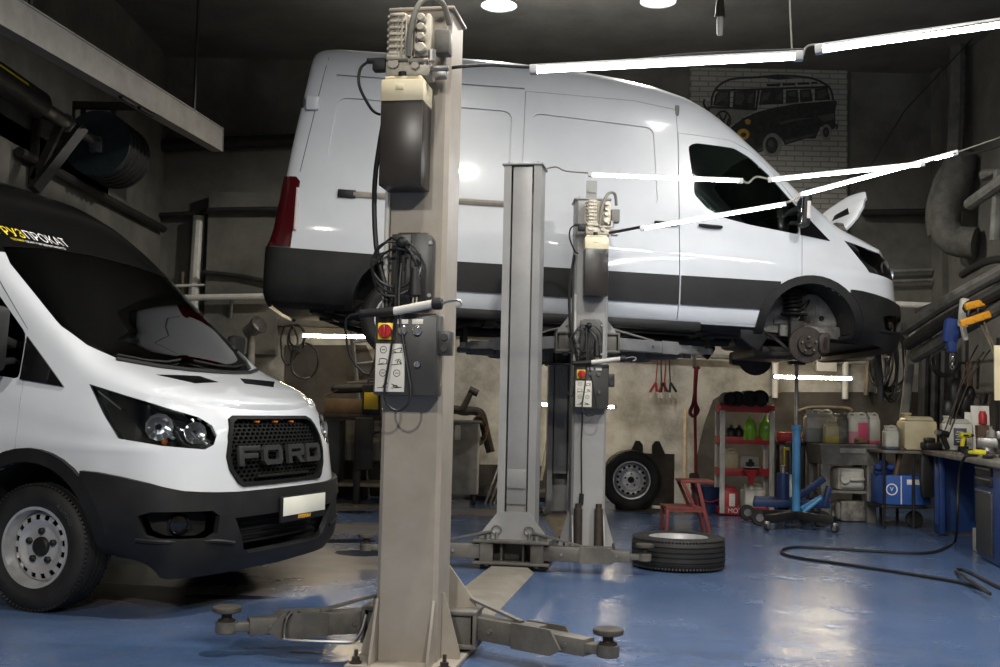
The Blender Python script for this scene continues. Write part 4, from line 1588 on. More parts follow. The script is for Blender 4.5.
# ------------------------------------------------------------------ lamps
M['tube_light'] = mat('tube_diffuser', (0.9, 0.9, 0.9), emit=(0.93, 0.96, 1.0), estr=32.0)
M['warm_tube'] = mat('warm_tube_diffuser', (0.9, 0.85, 0.75), emit=(1.0, 0.82, 0.56), estr=55.0)
M['lamp_glow'] = mat('lamp_disc', (0.9, 0.9, 0.9), emit=(0.95, 0.98, 1.0), estr=7.0)
M['reflector'] = mat('reflector_shade', (0.55, 0.56, 0.57), (0.45, 0.45, 0.46), 6, rough=0.3, metal=0.6)
M['housing'] = mat('tube_housing', (0.45, 0.45, 0.45), rough=0.45)

def tube_lamp(p0, p1, label, group, warm=False, r=0.014, name='tube_lamp'):
    p0, p1 = Vector(p0), Vector(p1)
    root = thing(name, label, 'lamp', (p0 + p1) / 2, 0, group)
    c = (p0 + p1) / 2
    a, b = p0 - c, p1 - c
    u = (b - a).normalized()
    k = MB()
    k.cyl(a + u * 0.03, b - u * 0.03, r, n=12)
    k.build('diffuser', M['warm_tube' if warm else 'tube_light'], root)
    k = MB()
    k.bar(a, b, r * 1.7, r * 0.7, 0.002)
    h = k.build('housing', M['housing'], root)
    h.location = (0, 0, r * 1.1)
    for q, s in ((a, 1), (b, -1)):
        k = MB()
        k.bar(q, q + u * s * 0.035, r * 2.3, r * 2.5, 0.003)
        k.build('end_cap', M['housing'], root)
    return root

def pendant(x, y, z, label, power, vis=True):
    root = thing('pendant_lamp', label, 'lamp', (x, y, z), 0, 'pendant ceiling lamps')
    k = MB()
    prof = [(0.19, 0), (0.185, 0.02), (0.15, 0.08), (0.09, 0.14), (0.06, 0.155), (0.0, 0.155)]
    k.lathe(prof + [(0.0, 0.145), (0.055, 0.145), (0.085, 0.13), (0.145, 0.072), (0.178, 0.018), (0.184, 0)], 32)
    k.build('lamp_shade', M['reflector'], root)
    k = MB()
    k.lathe([(0, 0.0), (0.14, 0.004), (0.176, 0.012), (0.16, 0.03), (0, 0.035)], 28)
    k.build('lamp_glass', M['lamp_glow'], root)
    k = MB()
    k.cyl((0, 0, 0.15), (0, 0, 0.25), 0.05, 0.035, n=16)
    k.tube([(0, 0, 0.25), (0, 0, CEIL - z)], 0.008, 6)
    k.build('lamp_cord', M['arm_grey'], root)
    ld = bpy.data.lights.new('pendant_light', 'SPOT')
    ld.energy = power
    ld.spot_size = R_(168)
    ld.spot_blend = 0.4
    ld.shadow_soft_size = 0.08
    ld.color = (1.0, 0.965, 0.90)
    lo = bpy.data.objects.new('pendant_light', ld)
    C.objects.link(lo)
    lo.parent = root
    lo.location = (0, 0, -0.03)
    return root
# ------------------------------------------------------------------ the big things
parked = thing('van', 'white van with black roof front and bold lettered black grille, standing on the floor', 'van', (-2.22, 7.03, 0), R_(-19), 'white delivery vans')
build_van(parked, wrap=True)
for (x, y, sd) in ((0, -0.86, -1), (0, 0.86, 1), (-3.75, -0.86, -1), (-3.75, 0.86, 1)):
    add_wheel(parked, Matrix.Translation((x, y, 0.352)) @ Matrix.Rotation(PI / 2 * (1 if sd < 0 else -1), 4, 'X'), text='KUMHO' if (x == 0 and sd < 0) else None)
raised = thing('van', 'all-white van raised on the lift with open hood and no front wheels', 'van', (2.76, 11.05, 1.55), R_(3.7), 'white delivery vans', rot=(0, 0.0315, R_(3.7)))
build_van(raised, hood_open=True)
for (x, y, sd) in ((-3.75, -0.86, -1), (-3.75, 0.86, 1)):
    add_wheel(raised, Matrix.Translation((x, y, 0.29)) @ Matrix.Rotation(PI / 2 * (1 if sd < 0 else -1), 4, 'X'))

lift1, L1 = build_lift('car_lift', 'grey-beige two-post lift in front, its arms lowered to the floor', (-0.376, 5.17), (0.168, 8.38), 3.02, 0.03, M['post_beige'], M['post_grey'],
                   [(-1, (-1.24, 5.19)), (1, (0.50, 4.87))], [(-1, (-0.95, 8.2)), (1, (1.07, 7.97))], M['arm_grey'], 2.155, M['ramp'])
lift2, L2 = build_lift('car_lift', 'grey two-post lift further back that holds up the white van', (0.76, 9.35), (0.70, 12.5), 2.95, 1.66, M['post_grey'], M['post_grey'],
                   [(-1, (-0.33, 10.39), 0.192), (1, (2.0, 10.55), 0.122)], [(-1, (-0.39, 11.30), 0.192), (1, (1.95, 11.47), 0.122)], M['arm_light'], 2.12, M['ochre'], PX=0.02)

# pins, hanging cable at the foot of the grey post
for sx in (-1, 1):
    k = MB()
    k.cyl((sx * 0.085, -0.175, 0.02), (sx * 0.085, -0.175, 0.36), 0.036, n=16, b=0.004)
    k.cyl((sx * 0.085, -0.175, 0.36), (sx * 0.085, -0.175, 0.40), 0.026, n=14)
    k.build('spare_pad_pin', M['rust'], lift2)
k = MB()
k.tube([(-0.06, -0.15, 1.15), (-0.065, -0.142, 0.9), (-0.055, -0.142, 0.48)], 0.006, 6)
k.cyl((-0.055, -0.145, 0.48), (-0.06, -0.145, 0.39), 0.02, n=10)
k.build('hanging_cable', M['cable'], lift2)
k = MB()
k.bar((0.0, 0, 2.95), (0.0, 0, 3.14), 0.09, 0.02)
k.bar((-0.035, -0.012, 3.05), (0.035, -0.012, 3.05), 0.02, 0.03)
k.build('top_bracket', M['post_grey'], lift2)
# ------------------------------------------------------------------ materials for the smaller things
M['red_paint'] = mat('red_paint', (0.48, 0.03, 0.035), (0.36, 0.025, 0.03), 8, rough=0.45)
M['stool_red'] = mat('stool_red', (0.19, 0.03, 0.024), (0.11, 0.026, 0.02), 9, rough=0.6)
M['shelf_white'] = mat('shelf_white', (0.72, 0.70, 0.65), (0.58, 0.56, 0.50), 8, rough=0.5)
M['jack_blue'] = mat('jack_light_blue', (0.05, 0.19, 0.37), (0.04, 0.14, 0.28), 7, rough=0.4)
M['dark_blue'] = mat('dark_blue_paint', (0.013, 0.035, 0.115), (0.01, 0.024, 0.08), 7, rough=0.45)
M['bench_blue'] = mat('bench_blue', (0.018, 0.055, 0.20), (0.014, 0.04, 0.14), 5, rough=0.45)
M['crate_blue'] = mat('box_blue', (0.03, 0.10, 0.36), (0.025, 0.08, 0.28), 6, rough=0.6)
M['black_paint'] = mat('black_paint', (0.008, 0.008, 0.0085), (0.016, 0.0155, 0.015), 9, rough=0.45)
M['sink_grey'] = mat('sink_grey', (0.22, 0.21, 0.185), (0.14, 0.13, 0.115), 5, rough=0.55)
M['canister_white'] = mat('canister_white', (0.55, 0.54, 0.48), (0.42, 0.40, 0.34), 6, rough=0.45)
M['canister_clear'] = mat('canister_cloudy', (0.50, 0.50, 0.46), (0.38, 0.38, 0.34), 7, rough=0.35)
M['canister_cream'] = mat('canister_cream', (0.56, 0.49, 0.32), (0.45, 0.38, 0.23), 5, rough=0.45)
M['canister_dirty'] = mat('canister_dirty', (0.28, 0.26, 0.22), (0.07, 0.065, 0.06), 9, rough=0.6, detail=8)
M['fluid_yellow'] = mat('fluid_yellow', (0.42, 0.34, 0.08), rough=0.35)
M['fluid_pink'] = mat('fluid_pink', (0.50, 0.07, 0.14), rough=0.35)
M['fluid_rose'] = mat('fluid_rose', (0.45, 0.20, 0.24), rough=0.4)
M['fluid_dark'] = mat('fluid_dark', (0.06, 0.08, 0.12), rough=0.35)
M['fluid_grey'] = mat('fluid_grey', (0.22, 0.25, 0.24), rough=0.4)
M['green_bottle'] = mat('green_bottle', (0.20, 0.46, 0.03), (0.16, 0.38, 0.03), 9, rough=0.3)
M['wood'] = mat('raw_wood', (0.40, 0.29, 0.16), (0.26, 0.18, 0.10), 12, rough=0.7)
M['dark_wood'] = mat('dark_wood', (0.12, 0.07, 0.04), (0.07, 0.045, 0.03), 12, rough=0.7)
M['cardboard'] = mat('cardboard', (0.19, 0.125, 0.07), (0.12, 0.08, 0.045), 9, rough=0.8)
M['pipe_dark'] = mat('dark_pipe', (0.012, 0.0115, 0.011), (0.024, 0.022, 0.02), 7, rough=0.55)
M['pipe_grey'] = mat('grey_pipe', (0.20, 0.195, 0.18), (0.12, 0.115, 0.10), 7, rough=0.6)
M['insul'] = mat('pipe_insulation', (0.12, 0.114, 0.10), (0.07, 0.066, 0.057), 9, rough=0.85, bump=0.3)
M['orange'] = mat('clamp_orange', (0.75, 0.33, 0.02), rough=0.45)
M['drill_yellow'] = mat('drill_yellow', (0.62, 0.55, 0.03), rough=0.4)
M['worktop'] = mat('worktop_grey', (0.20, 0.185, 0.16), (0.11, 0.10, 0.085), 7, rough=0.6)
M['mesh_black'] = mat('door_mesh', (0.02, 0.02, 0.022), (0.05, 0.05, 0.052), 60, rough=0.5, lo=0.45, hi=0.55)
M['girder'] = mat('girder_grey', (0.27, 0.25, 0.225), (0.20, 0.185, 0.165), 4, rough=0.6, bump=0.08)
M['label_dark'] = mat('label_dark', (0.035, 0.04, 0.06), rough=0.5)
M['sheet_brown'] = mat('scorched_board', (0.055, 0.043, 0.033), (0.03, 0.024, 0.019), 6, rough=0.7)
M['cart_grey'] = mat('cart_grey', (0.36, 0.345, 0.315), (0.25, 0.235, 0.21), 6, rough=0.5)
M['strap_red'] = mat('strap_red', (0.20, 0.010, 0.016), rough=0.6)
M['cart_yellow'] = mat('label_yellow', (0.62, 0.44, 0.03), rough=0.5)
M['drum'] = mat('drum_teal', (0.03, 0.045, 0.05), (0.02, 0.03, 0.034), 5, rough=0.55)
M['cloth_blue'] = mat('blue_gloves', (0.02, 0.05, 0.20), (0.015, 0.035, 0.13), 10, rough=0.75)
M['cream_board'] = mat('cream_board', (0.75, 0.66, 0.42), rough=0.7)

def one(name, label, cat, mb, mt, group=None, loc=(0, 0, 0), rz=0.0, kind=None):
    o = mb.build(name, mt)
    o.location = loc
    o.rotation_euler = (0, 0, rz)
    return tag(o, label, cat, group, kind)

# ------------------------------------------------------------------ overhead: girder, gate shaft, drum
a, b = at(-40, -14, 7.4), at(218, 140, 12.5)
root = thing('steel_girder', 'pale grey steel girder running overhead above the parked van', 'girder', (a + b) / 2)
c = (a + b) / 2
k = MB()
u = (b - a).normalized()
sd = Vector((0, 0, 1)).cross(u).normalized()
up = u.cross(sd)
F = Matrix((u, sd, up)).transposed().to_4x4()
L = (b - a).length
k.M = F
k.box((0, -0.05, 0), (L, 0.012, 0.26), 0.0)
k.box((0, 0.0, 0.13), (L, 0.13, 0.014), 0.0)
k.box((0, 0.0, -0.13), (L, 0.13, 0.014), 0.0)
k.box((L / 2 - 0.006, 0.0, 0), (0.012, 0.13, 0.26), 0.0)
k.build('girder_web', M['girder'], root)
for t in (0.35, -0.32):
    k = MB()
    p = u * (L * t)
    k.tube([p + Vector((0, 0, 0.1)), p + Vector((0, 0, CEIL - c.z - p.z))], 0.018, 6)
    k.build('hanger_rod', M['pipe_dark'], root)
k = MB()
for t in (0.02, 0.10):
    p = u * (L * t) + up * -0.15 + sd * -0.02
    k.bar(p - u * 0.16, p + u * 0.16, 0.035, 0.03)
k.build('clip', M['pipe_dark'], root)

Xs = -4.2
zc = 3.81
root = thing('gate_roller', 'black gate roller tube with a yellow stripe and steel shaft below the girder', 'gate roller', (Xs, 10.2, zc))
k = MB()
k.cyl((0, -3.0, 0), (0, -0.45, 0), 0.125, n=28, b=0.01)
r_ = k.build('roller_tube', M['pipe_dark'], root)
k = MB()
k.lathe([(0.127, 0), (0.129, 0), (0.129, 2.0), (0.127, 2.0)], 4, Matrix.Translation((0, -2.95, 0)) @ Matrix.Rotation(-PI / 2, 4, 'X'), 0, -0.35, -0.18)
k.build('yellow_stripe', M['yellow'], r_)
k = MB()
k.cyl((0, -0.45, 0), (0, 0.2, 0), 0.065, n=16)
k.cyl((0, 0.15, 0), (0, 0.22, 0), 0.085, n=16)
k.cyl((0, 0.2, 0), (0, 1.0, 0), 0.05, n=16)
k.cyl((0, 0.5, 0), (0, 0.55, 0), 0.07, n=16)
k.build('drive_shaft', M['steel'], root)
k = MB()
k.bar((0, 0.1, 0), (-0.24, 0.1, -0.58), 0.06, 0.07)
k.bar((0, 0.1, 0), (-0.24, 0.1, 0.05), 0.06, 0.06)
k.bar((-0.25, 0.1, 0.1), (-0.25, 0.1, -0.65), 0.06, 0.06)
k.build('wall_bracket', M['pipe_dark'], root)
k = MB()
a, b = at(34, 190, 9.9), at(82, 128, 10.3)
k.bar(a - Vector((Xs, 10.2, zc)), b - Vector((Xs, 10.2, zc)), 0.09, 0.09)
k.build('slanting_strut', M['pipe_dark'], root)
root = thing('winding_drum', 'dark round winding drum on the end of the gate shaft', 'drum', (Xs, 11.2, zc))
k = MB()
prof = []
for i in range(6):
    y = 0.12 * i
    prof += [(0.33, y), (0.35, y + 0.01), (0.35, y + 0.05), (0.33, y + 0.06), (0.325, y + 0.11)]
k.lathe([(0.05, 0.0)] + prof + [(0.3, 0.68), (0.05, 0.68)], 40, Matrix.Rotation(-PI / 2, 4, 'X'))
d = k.build('drum_body', M['pipe_dark'], root)
k = MB()
k.lathe([(0.06, -0.012), (0.34, -0.012), (0.345, 0.0), (0.06, 0.0)], 40, Matrix.Rotation(-PI / 2, 4, 'X'))
for i in range(8):
    a_ = PI / 4 * i
    k.bar((0.09 * math.cos(a_), -0.014, 0.09 * math.sin(a_)), (0.33 * math.cos(a_), -0.014, 0.33 * math.sin(a_)), 0.006, 0.006)
k.build('drum_disc', M['drum'], root)
k = MB()
k.box((0, -0.03, -0.02), (0.14, 0.04, 0.17), 0.01)
k.cyl((0, -0.06, 0), (0, 0.0, 0), 0.07, n=8)
k.build('bearing_block', M['steel'], root)
k = MB()
k.bar((-0.32, 0.1, 0.42), (0.65, 0.1, 0.42), 0.08, 0.07)
k.bar((-0.2, 0.1, 0.42), (-0.2, 0.1, 0.0), 0.04, 0.05)
k.bar((0.12, 0.1, 0.42), (0.12, 0.1, 0.0), 0.04, 0.05)
k.build('drum_hanger', M['rust'], root)

# ------------------------------------------------------------------ pipes and cables on the walls
def wall_pipe(pts, r, label, mt, name='pipe', cat='pipe', group='pipes on the walls', smooth=0, n=10, clips=True):
    k = MB()
    k.tube(pts, r, n, smooth=smooth)
    o = k.build(name, mt)
    return tag(o, label, cat, group)
YB = BACK - 0.1
wall_pipe([at(152, 146, YB), at(222, 143, YB), at(330, 139, YB)], 0.085, 'thick dark pipe on the wall at the height of the girder end', M['pipe_dark'])
wall_pipe([at(146, 216, YB), at(202, 213, YB - 0.02), at(208, 210, YB - 0.24), at(280, 209, YB - 0.25), at(330, 212, YB - 0.25)], 0.035, 'black cable run along the wall behind the van tail light', M['pipe_dark'], 'cable_run', 'cable')
wall_pipe([Vector((LEFT + 0.06, 9.95, 3.42)), Vector((LEFT + 0.06, BACK - 0.12, 3.42))], 0.05, 'black cable run sloping along the gate side wall', M['pipe_dark'], 'cable_run', 'cable')
wall_pipe([at(147, 150, YB - 0.02), at(145, 272, YB - 0.02)], 0.05, 'grey upright pipe in the room corner behind the drum', M['pipe_grey'])
wall_pipe([at(199, 216, YB - 0.05), at(192, 330, YB - 0.05)], 0.075, 'pale upright pipe behind the black van roof edge', M['white_metal'])
k = [at(182, 286, YB - 0.1), at(206, 285.5, YB - 0.1), at(206, 298, YB - 0.1)]
wall_pipe([at(170, 298, YB - 0.3), at(275, 296, YB - 0.3)], 0.04, 'pale horizontal pipe under the raised van tail', M['white_metal'])
wall_pipe([at(176, 286, YB - 0.12), at(207, 285, YB - 0.12), at(207, 318, YB - 0.12)], 0.022, 'thin white bent pipe beside the pale upright pipe', M['white_metal'])
wall_pipe([at(232, 297, YB - 0.3), at(230, 320, YB - 0.12)], 0.025, 'short grey down pipe below the pale horizontal pipe', M['pipe_grey'])
wall_pipe([at(203, 272, YB - 0.22), at(240, 276, YB - 0.2), at(276, 283, YB - 0.2)], 0.03, 'sagging dark cable crossing the wall left of the raised van', M['pipe_dark'], 'cable_run', 'cable')
wall_pipe([at(183, 180 + 92, YB), at(183, 300, YB)], 0.03, 'short ochre upright pipe behind the van roof edge', M['ochre'])
# the round duct end
k = MB()
p = at(253, 329, BACK - 0.7)
root = thing('duct_elbow', 'dented silver duct end on an upright pipe below the raised van bumper', 'duct', p)
k.lathe([(0.085, -0.1), (0.09, 0.0), (0.105, 0.08), (0.12, 0.12), (0.115, 0.13), (0.08, 0.02), (0, 0.02)], 24, Matrix.Rotation(1.0, 4, 'Y') @ Matrix.Rotation(0.5, 4, 'X'))
k.build('duct_mouth', M['steel'], root)
k = MB()
k.cyl((-0.02, 0.02, -0.03), (-0.02, 0.02, -p.z + 0.01), 0.05, n=16)
k.build('duct_pipe', M['pipe_grey'], root)
# right-hand walls
wall_pipe([at(862, 213, YB), at(932, 212, YB - 0.05)], 0.05, 'dark horizontal pipe on the wall right of the open hood', M['pipe_dark'])
wall_pipe([at(868, 303, YB - 0.5), at(936, 306, YB - 0.6)], 0.04, 'pale conduit along the wall behind the raised van nose', M['white_metal'])
wall_pipe([at(872, 272, YB), at(932, 270, YB)], 0.022, 'upper of two thin grey pipes above the pale conduit', M['pipe_grey'])
wall_pipe([at(872, 282, YB), at(932, 280, YB)], 0.022, 'lower of two thin grey pipes above the pale conduit', M['pipe_grey'])
k = MB()
k.tube([at(962, 155, 13.2), at(955, 185, 13.2), at(946, 205, 13.2), at(945, 226, 13.2), at(955, 240, 13.15), at(976, 243, 13.0)], 0.19, 14, smooth=5)
root = thing('insulated_duct', 'thick grey wrapped duct elbow in the corner beside the lamp wires', 'duct', (0, 0, 0))
k.build('duct_wrap', M['insul'], root)
k = MB()
k.tube([at(936, 235, 13.3), at(934, 210, 13.3), at(942, 180, 13.3), at(955, 150, 13.3), at(958, 60, 13.3), at(958, 12, 13.3)], 0.10, 10, smooth=4)
k.build('duct_riser', M['insul'], root)
XR = RIGHT - 0.15
wall_pipe([at(970, 204, 12.6), at(1010, 176, 11.4)], 0.075, 'grey pipe sloping up the side wall beside the wrapped duct', M['pipe_grey'])
wall_pipe([at(962, 275, 12.8), at(985, 262, 12.3), at(1010, 258, 11.6)], 0.045, 'upper cable bend on the side wall over the pipe bundle', M['pipe_dark'], 'cable_run', 'cable', smooth=4)
wall_pipe([at(964, 290, 12.8), at(985, 275, 12.2), at(1010, 270, 11.5)], 0.035, 'lower cable bend on the side wall over the pipe bundle', M['pipe_dark'], 'cable_run', 'cable', smooth=4)
wall_pipe([at(985, 175, 12.3), at(1000, 172, 11.9), at(996, 240, 12.0)], 0.07, 'bent grey bracket pipe on the side wall under the lamp wire', M['pipe_grey'])
# bundle of wrapped hoses sagging along the side wall
for i, (p0, p1, p2, r, mt, lab) in enumerate(((at(904, 330, 11.8), at(945, 303, 11.2), at(1012, 266, 10.4), 0.07, 'insul', 'uppermost wrapped hose of the bundle over the bench'),
                                        (at(908, 345, 11.7), at(950, 318, 11.1), at(1012, 285, 10.4), 0.065, 'pipe_dark', 'middle black hose of the bundle over the bench'),
                                        (at(914, 357, 11.8), at(955, 333, 11.2), at(1012, 300, 10.5), 0.07, 'insul', 'lowest wrapped hose of the bundle over the bench'),
                                        (at(918, 312, 11.9), at(948, 300, 11.4), at(1012, 272, 10.7), 0.04, 'pipe_dark', 'thin dark hose lying on top of the hose bundle'))):
    wall_pipe([p0, p1, p2], r, lab, M[mt], 'wrapped_hose', 'hose', 'hose bundle over the bench', smooth=6)
k = MB()
for i, t in enumerate((0.12, 0.36, 0.6, 0.85)):
    p = at(lerp(906, 1000, t), lerp(332, 273, t), lerp(11.8, 10.5, t))
    k.lathe([(0.088, -0.04), (0.094, -0.04), (0.094, 0.04), (0.088, 0.04)], 16, Matrix.Translation(p) @ (at(1012, 266, 10.4) - at(904, 330, 11.8)).to_track_quat('Z', 'Y').to_matrix().to_4x4())
# upright pipes of the corner
wall_pipe([at(917, 318, 12.2), at(912, 345, 12.2), at(903, 428, 12.2)], 0.05, 'pale slanting upright pipe beside the cream canister', M['pipe_grey'])
for i, (x, yb, lab) in enumerate(((924, 420, 'first dark upright pipe in the bench corner, next to the pale one'), (934, 418, 'second dark upright pipe in the bench corner'), (943, 415, 'third dark upright pipe in the bench corner, nearest the chain'))):
    wall_pipe([at(x + 1, 335, 13.6), at(x - 2, yb + 40, 13.6)], 0.065, lab, M['pipe_dark'])
for i, (x, y0, y1, lab) in enumerate(((776, 320, 398, 'thin pale conduit dropping behind the warm tube, left one'), (846, 335, 399, 'thin pale conduit dropping behind the warm tube, right one'))):
    wall_pipe([at(x, y0, YB), at(x - 1, y1, YB)], 0.04, lab, M['white_metal'])
wall_pipe([at(610, 352, YB), at(700, 356, YB), at(800, 361, YB), at(872, 363, YB)], 0.03, 'thin grey pipe along the wall beneath the raised van', M['pipe_grey'])
wall_pipe([at(866, 395, YB - 0.02), at(872, 300, YB - 0.02)], 0.03, 'thin rusty pipe beside the coiled hoses', M['ochre'])
k = MB()
p = at(826, 363, YB)
k.box((0, 0, 0), (0.26, 0.1, 0.22), 0.01)
one('junction_box', 'small grey junction box on the wall under the raised van nose', 'box', k, M['white_metal'], None, p)

# ------------------------------------------------------------------ coils hanging on the walls
def coil(px, py, Y, rx, rz, n, label, r=0.02, seed=1, mt='cable', tail=0.0):
    rn = random.Random(seed)
    c = at(px, py, Y)
    pts = []
    for i in range(n * 14):
        a = 2 * PI * i / 14
        if i % 14 == 0:
            qa, qb, qo = rn.uniform(0.5, 1.15), rn.uniform(0.55, 1.1), rn.uniform(-0.35, 0.35)
        pts.append(Vector((rx * (qo + qa * math.sin(a)), rn.uniform(-0.04, 0.04), rz * qb * math.cos(a) - rz * 0.9 * qb)))
    if tail:
        pts.append(Vector((rx * 0.4, -0.05, -rz * 2 - tail)))
    k = MB()
    k.tube(pts, r, 6, smooth=2)
    o = k.build('hose_coil', M[mt])
    o.location = c
    return tag(o, label, 'hose')
coil(888, 335, 13.9, 0.20, 0.42, 11, 'bundle of black hoses coiled on the wall under the van nose', 0.013, 3)
coil(880, 345, 13.8, 0.13, 0.30, 5, 'smaller black hose loop in front of the coiled hoses', 0.012, 5)
coil(293, 326, 13.9, 0.16, 0.24, 3, 'black cable coil on the wall under the raised van tail', 0.013, 8)
coil(300, 345, 13.9, 0.22, 0.26, 1, 'wide single cable loop hanging at the warm tube end', 0.015, 11)

# ------------------------------------------------------------------ ladder, rear bench with boxes, welding cart
Yl = 14.1
root = thing('ladder', 'grey metal ladder leaning at the wall behind the front post', 'ladder', at(372, 430, Yl))
o0 = at(372, 430, Yl)
for (xa, xb) in ((365, 352), (392, 380)):
    k = MB()
    k.bar(at(xa + 4, 512, Yl - 0.03) - o0, at(xb - 2, 312, BACK - 0.1) - o0, 0.03, 0.06, 0.006)
    k.build('stile', M['steel'], root)
for i, y in enumerate((342, 364, 387, 412, 434)):
    t = (445 - y) / 133
    k = MB()
    k.cyl(at(lerp(363, 350, t), y, lerp(Yl - 0.03, BACK - 0.1, t)) - o0, at(lerp(390, 378, t), y - 3, lerp(Yl - 0.03, BACK - 0.1, t)) - o0, 0.018, n=8)
    k.build('rung', M['steel'], root)

root = thing('rear_bench', 'dark steel bench against the wall behind the front post', 'bench', (at(350, 420, 13.5).x, 13.55, 0))
wx = at(425, 420, 13.5).x - at(300, 420, 13.5).x
k = MB()
k.box((0, 0, 1.03), (wx, 0.85, 0.07), 0.006)
k.build('bench_top', M['rust'], root)
for sx in (-1, 0.2, 1):
    for sy in (-1, 1):
        k = MB()
        k.box((sx * (wx / 2 - 0.06), sy * 0.35, 0.5), (0.07, 0.07, 1.0), 0.004)
        k.build('leg', M['black_paint'], root)
k = MB()
k.box((0, 0.05, 0.22), (wx - 0.1, 0.7, 0.04), 0.004)
k.build('lower_shelf', M['ochre'], root)
k = MB()
k.box((-0.35, -0.10, 0.62), (0.55, 0.5, 0.72), 0.01)
k.build('drawer_box', M['black_paint'], root)
k = MB()
k.box((0.08, -0.42, 0.72), (0.22, 0.06, 0.62), 0.02)
one('seat_back', 'worn dark padded board leaning on the rear bench front', 'board', k, M['pipe_dark'], None, (root.location.x + 0.15, 13.5, 0), 0)
bx0 = at(345, 425, 13.45)
def carton(px0, px1, py0, py1, Y, d, label, mt='cardboard', name='cardboard_box', group=None):
    a, b = at(px0, py1, Y), at(px1, py0, Y)
    w, h = b.x - a.x, b.z - a.z
    root = thing(name, label, 'box', ((a.x + b.x) / 2, Y + d / 2, a.z), 0, group)
    k = MB()
    t = 0.006
    k.box((0, 0, t / 2), (w, d, t))
    for s in (-1, 1):
        k.box((s * (w / 2 - t / 2), 0, h / 2), (t, d, h))
        k.box((0, s * (d / 2 - t / 2), h / 2), (w, t, h))
    k.build('carton_wall', M[mt], root)
    for s in (-1, 1):
        k = MB()
        k.box((s * (w / 2 + 0.02), 0, h + 0.02), (0.12, d * 0.9, 0.006), 0, (0, -s * 0.5, 0))
        k.build('flap', M[mt], root)
    return root
zb = 1.067
Yc = 13.35
c_ = at(348, 415, Yc)
k = MB()
root = thing('cardboard_box', 'flat brown cardboard box on the rear bench', 'box', (at(352, 420, Yc).x, 13.4, zb))
k.box((0, 0, 0.09), (0.62, 0.45, 0.18), 0.004)
k.build('carton', M['cardboard'], root)
k = MB()
k.box((-0.25, -0.15, 0.24), (0.18, 0.12, 0.006), 0, (0, -0.5, 0))
k.build('flap', M['cardboard'], root)
k = MB()
k.box((0, 0, 0.06), (0.56, 0.32, 0.11), 0.05, (0, -0.06, 0))
k.box((0.1, 0, 0.12), (0.4, 0.25, 0.08), 0.035, (0, -0.1, 0))
one('tool_bag', 'black bag lying on the flat cardboard box', 'bag', k, M['black_paint'], None, (at(354, 407, Yc).x, 13.4, zb + 0.25), 0)
root = thing('battery_charger', 'black and yellow charger standing at the end of the rear bench', 'charger', (at(372, 410, 13.2).x, 13.2, zb))
k = MB()
k.box((0, 0, 0.18), (0.22, 0.22, 0.36), 0.02)
k.tube([(-0.06, 0, 0.36), (-0.05, 0, 0.41), (0.05, 0, 0.41), (0.06, 0, 0.36)], 0.012, 6, smooth=3)
k.build('charger_case', M['black_paint'], root)
k = MB()
k.box((0, -0.113, 0.16), (0.17, 0.006, 0.2), 0.002)
k.build('yellow_panel', M['cart_yellow'], root)

Yw = 13.55
root = thing('tool_cart', 'grey wheeled cabinet cart behind the two front posts', 'cart', (at(462, 490, Yw).x, Yw, 0))
k = MB()
k.box((0, 0, 0.56), (0.40, 0.45, 0.86), 0.012)
bd = k.build('cart_cabinet', M['cart_grey'], root)
k = MB()
k.box((0, 0, 1.005), (0.46, 0.5, 0.03), 0.006)
k.build('cart_top', M['cart_grey'], root)
k = MB()
k.box((-0.06, -0.23, 0.87), (0.07, 0.02, 0.18), 0.006)
k.build('socket_strip', M['shelf_white'], root)
k = MB()
k.box((0.19, -0.228, 0.56), (0.02, 0.012, 0.84), 0.003)
k.build('door_edge', M['shelf_white'], root)
for sx in (-1, 1):
    for sy in (-1, 1):
        k = MB()
        k.cyl((sx * 0.15 - 0.015, sy * 0.18, 0.06), (sx * 0.15 + 0.015, sy * 0.18, 0.06), 0.058, n=18, b=0.006)
        k.bar((sx * 0.15, sy * 0.18, 0.14), (sx * 0.15, sy * 0.18, 0.07), 0.05, 0.03)
        k.build('caster', M['rubber'], root)
q0 = Vector((at(462, 490, Yw).x, Yw, 1.016))
root = thing('welding_torch', 'worn brown welding torch and hoses piled on the grey cart', 'torch', q0)
k = MB()
k.tube([(-0.22, 0, 0.07), (-0.12, -0.05, 0.13), (0.0, 0, 0.11), (0.10, 0.02, 0.12), (0.21, 0.0, 0.08), (0.27, -0.1, -0.12), (0.34, -0.12, -0.38)], 0.055, 10, smooth=4)
k.build('torch_hose', M['rust'], root)
k = MB()
k.cyl((-0.02, -0.05, 0.12), (0.09, -0.05, 0.36), 0.04, 0.035, n=12)
k.cyl((0.06, -0.05, 0.38), (0.17, -0.05, 0.33), 0.045, n=12)
k.build('torch_head', M['rust'], root)
k = MB()
rn = random.Random(2)
k.tube([(0.20 + 0.10 * math.cos(i * 0.7) * rn.uniform(0.7, 1.1), -0.17 + rn.uniform(-0.04, 0.04), -0.06 + 0.13 * math.sin(i * 0.7) - 0.002 * i) for i in range(60)], 0.009, 5, smooth=2)
k.build('cable_tangle', M['cardboard'], root)
k = MB()
k.tube([at(520, 400, 14.0), at(516, 440, 14.0), at(508, 480, 13.9)], 0.012, 6)
k.bm.free()
for i, x in enumerate((492, 497, 501)):
    k = MB()
    k.tube([at(x + 11, 455, 14.2), at(x - 8, 507, 13.6)], 0.014, 6)
    one('welding_rod', 'thin pale rod leaning at the wall behind the middle post', 'rod', k, M['steel'], 'thin rods behind the middle post')
wall_pipe([at(470, 494, 14.1), at(560, 496, 14.1)], 0.10, 'dark pipe lying along the foot of the wall behind the middle post', M['pipe_dark'])
k = MB()
k.bar(at(475, 478, 14.15), at(560, 480, 14.15), 0.02, 0.35)
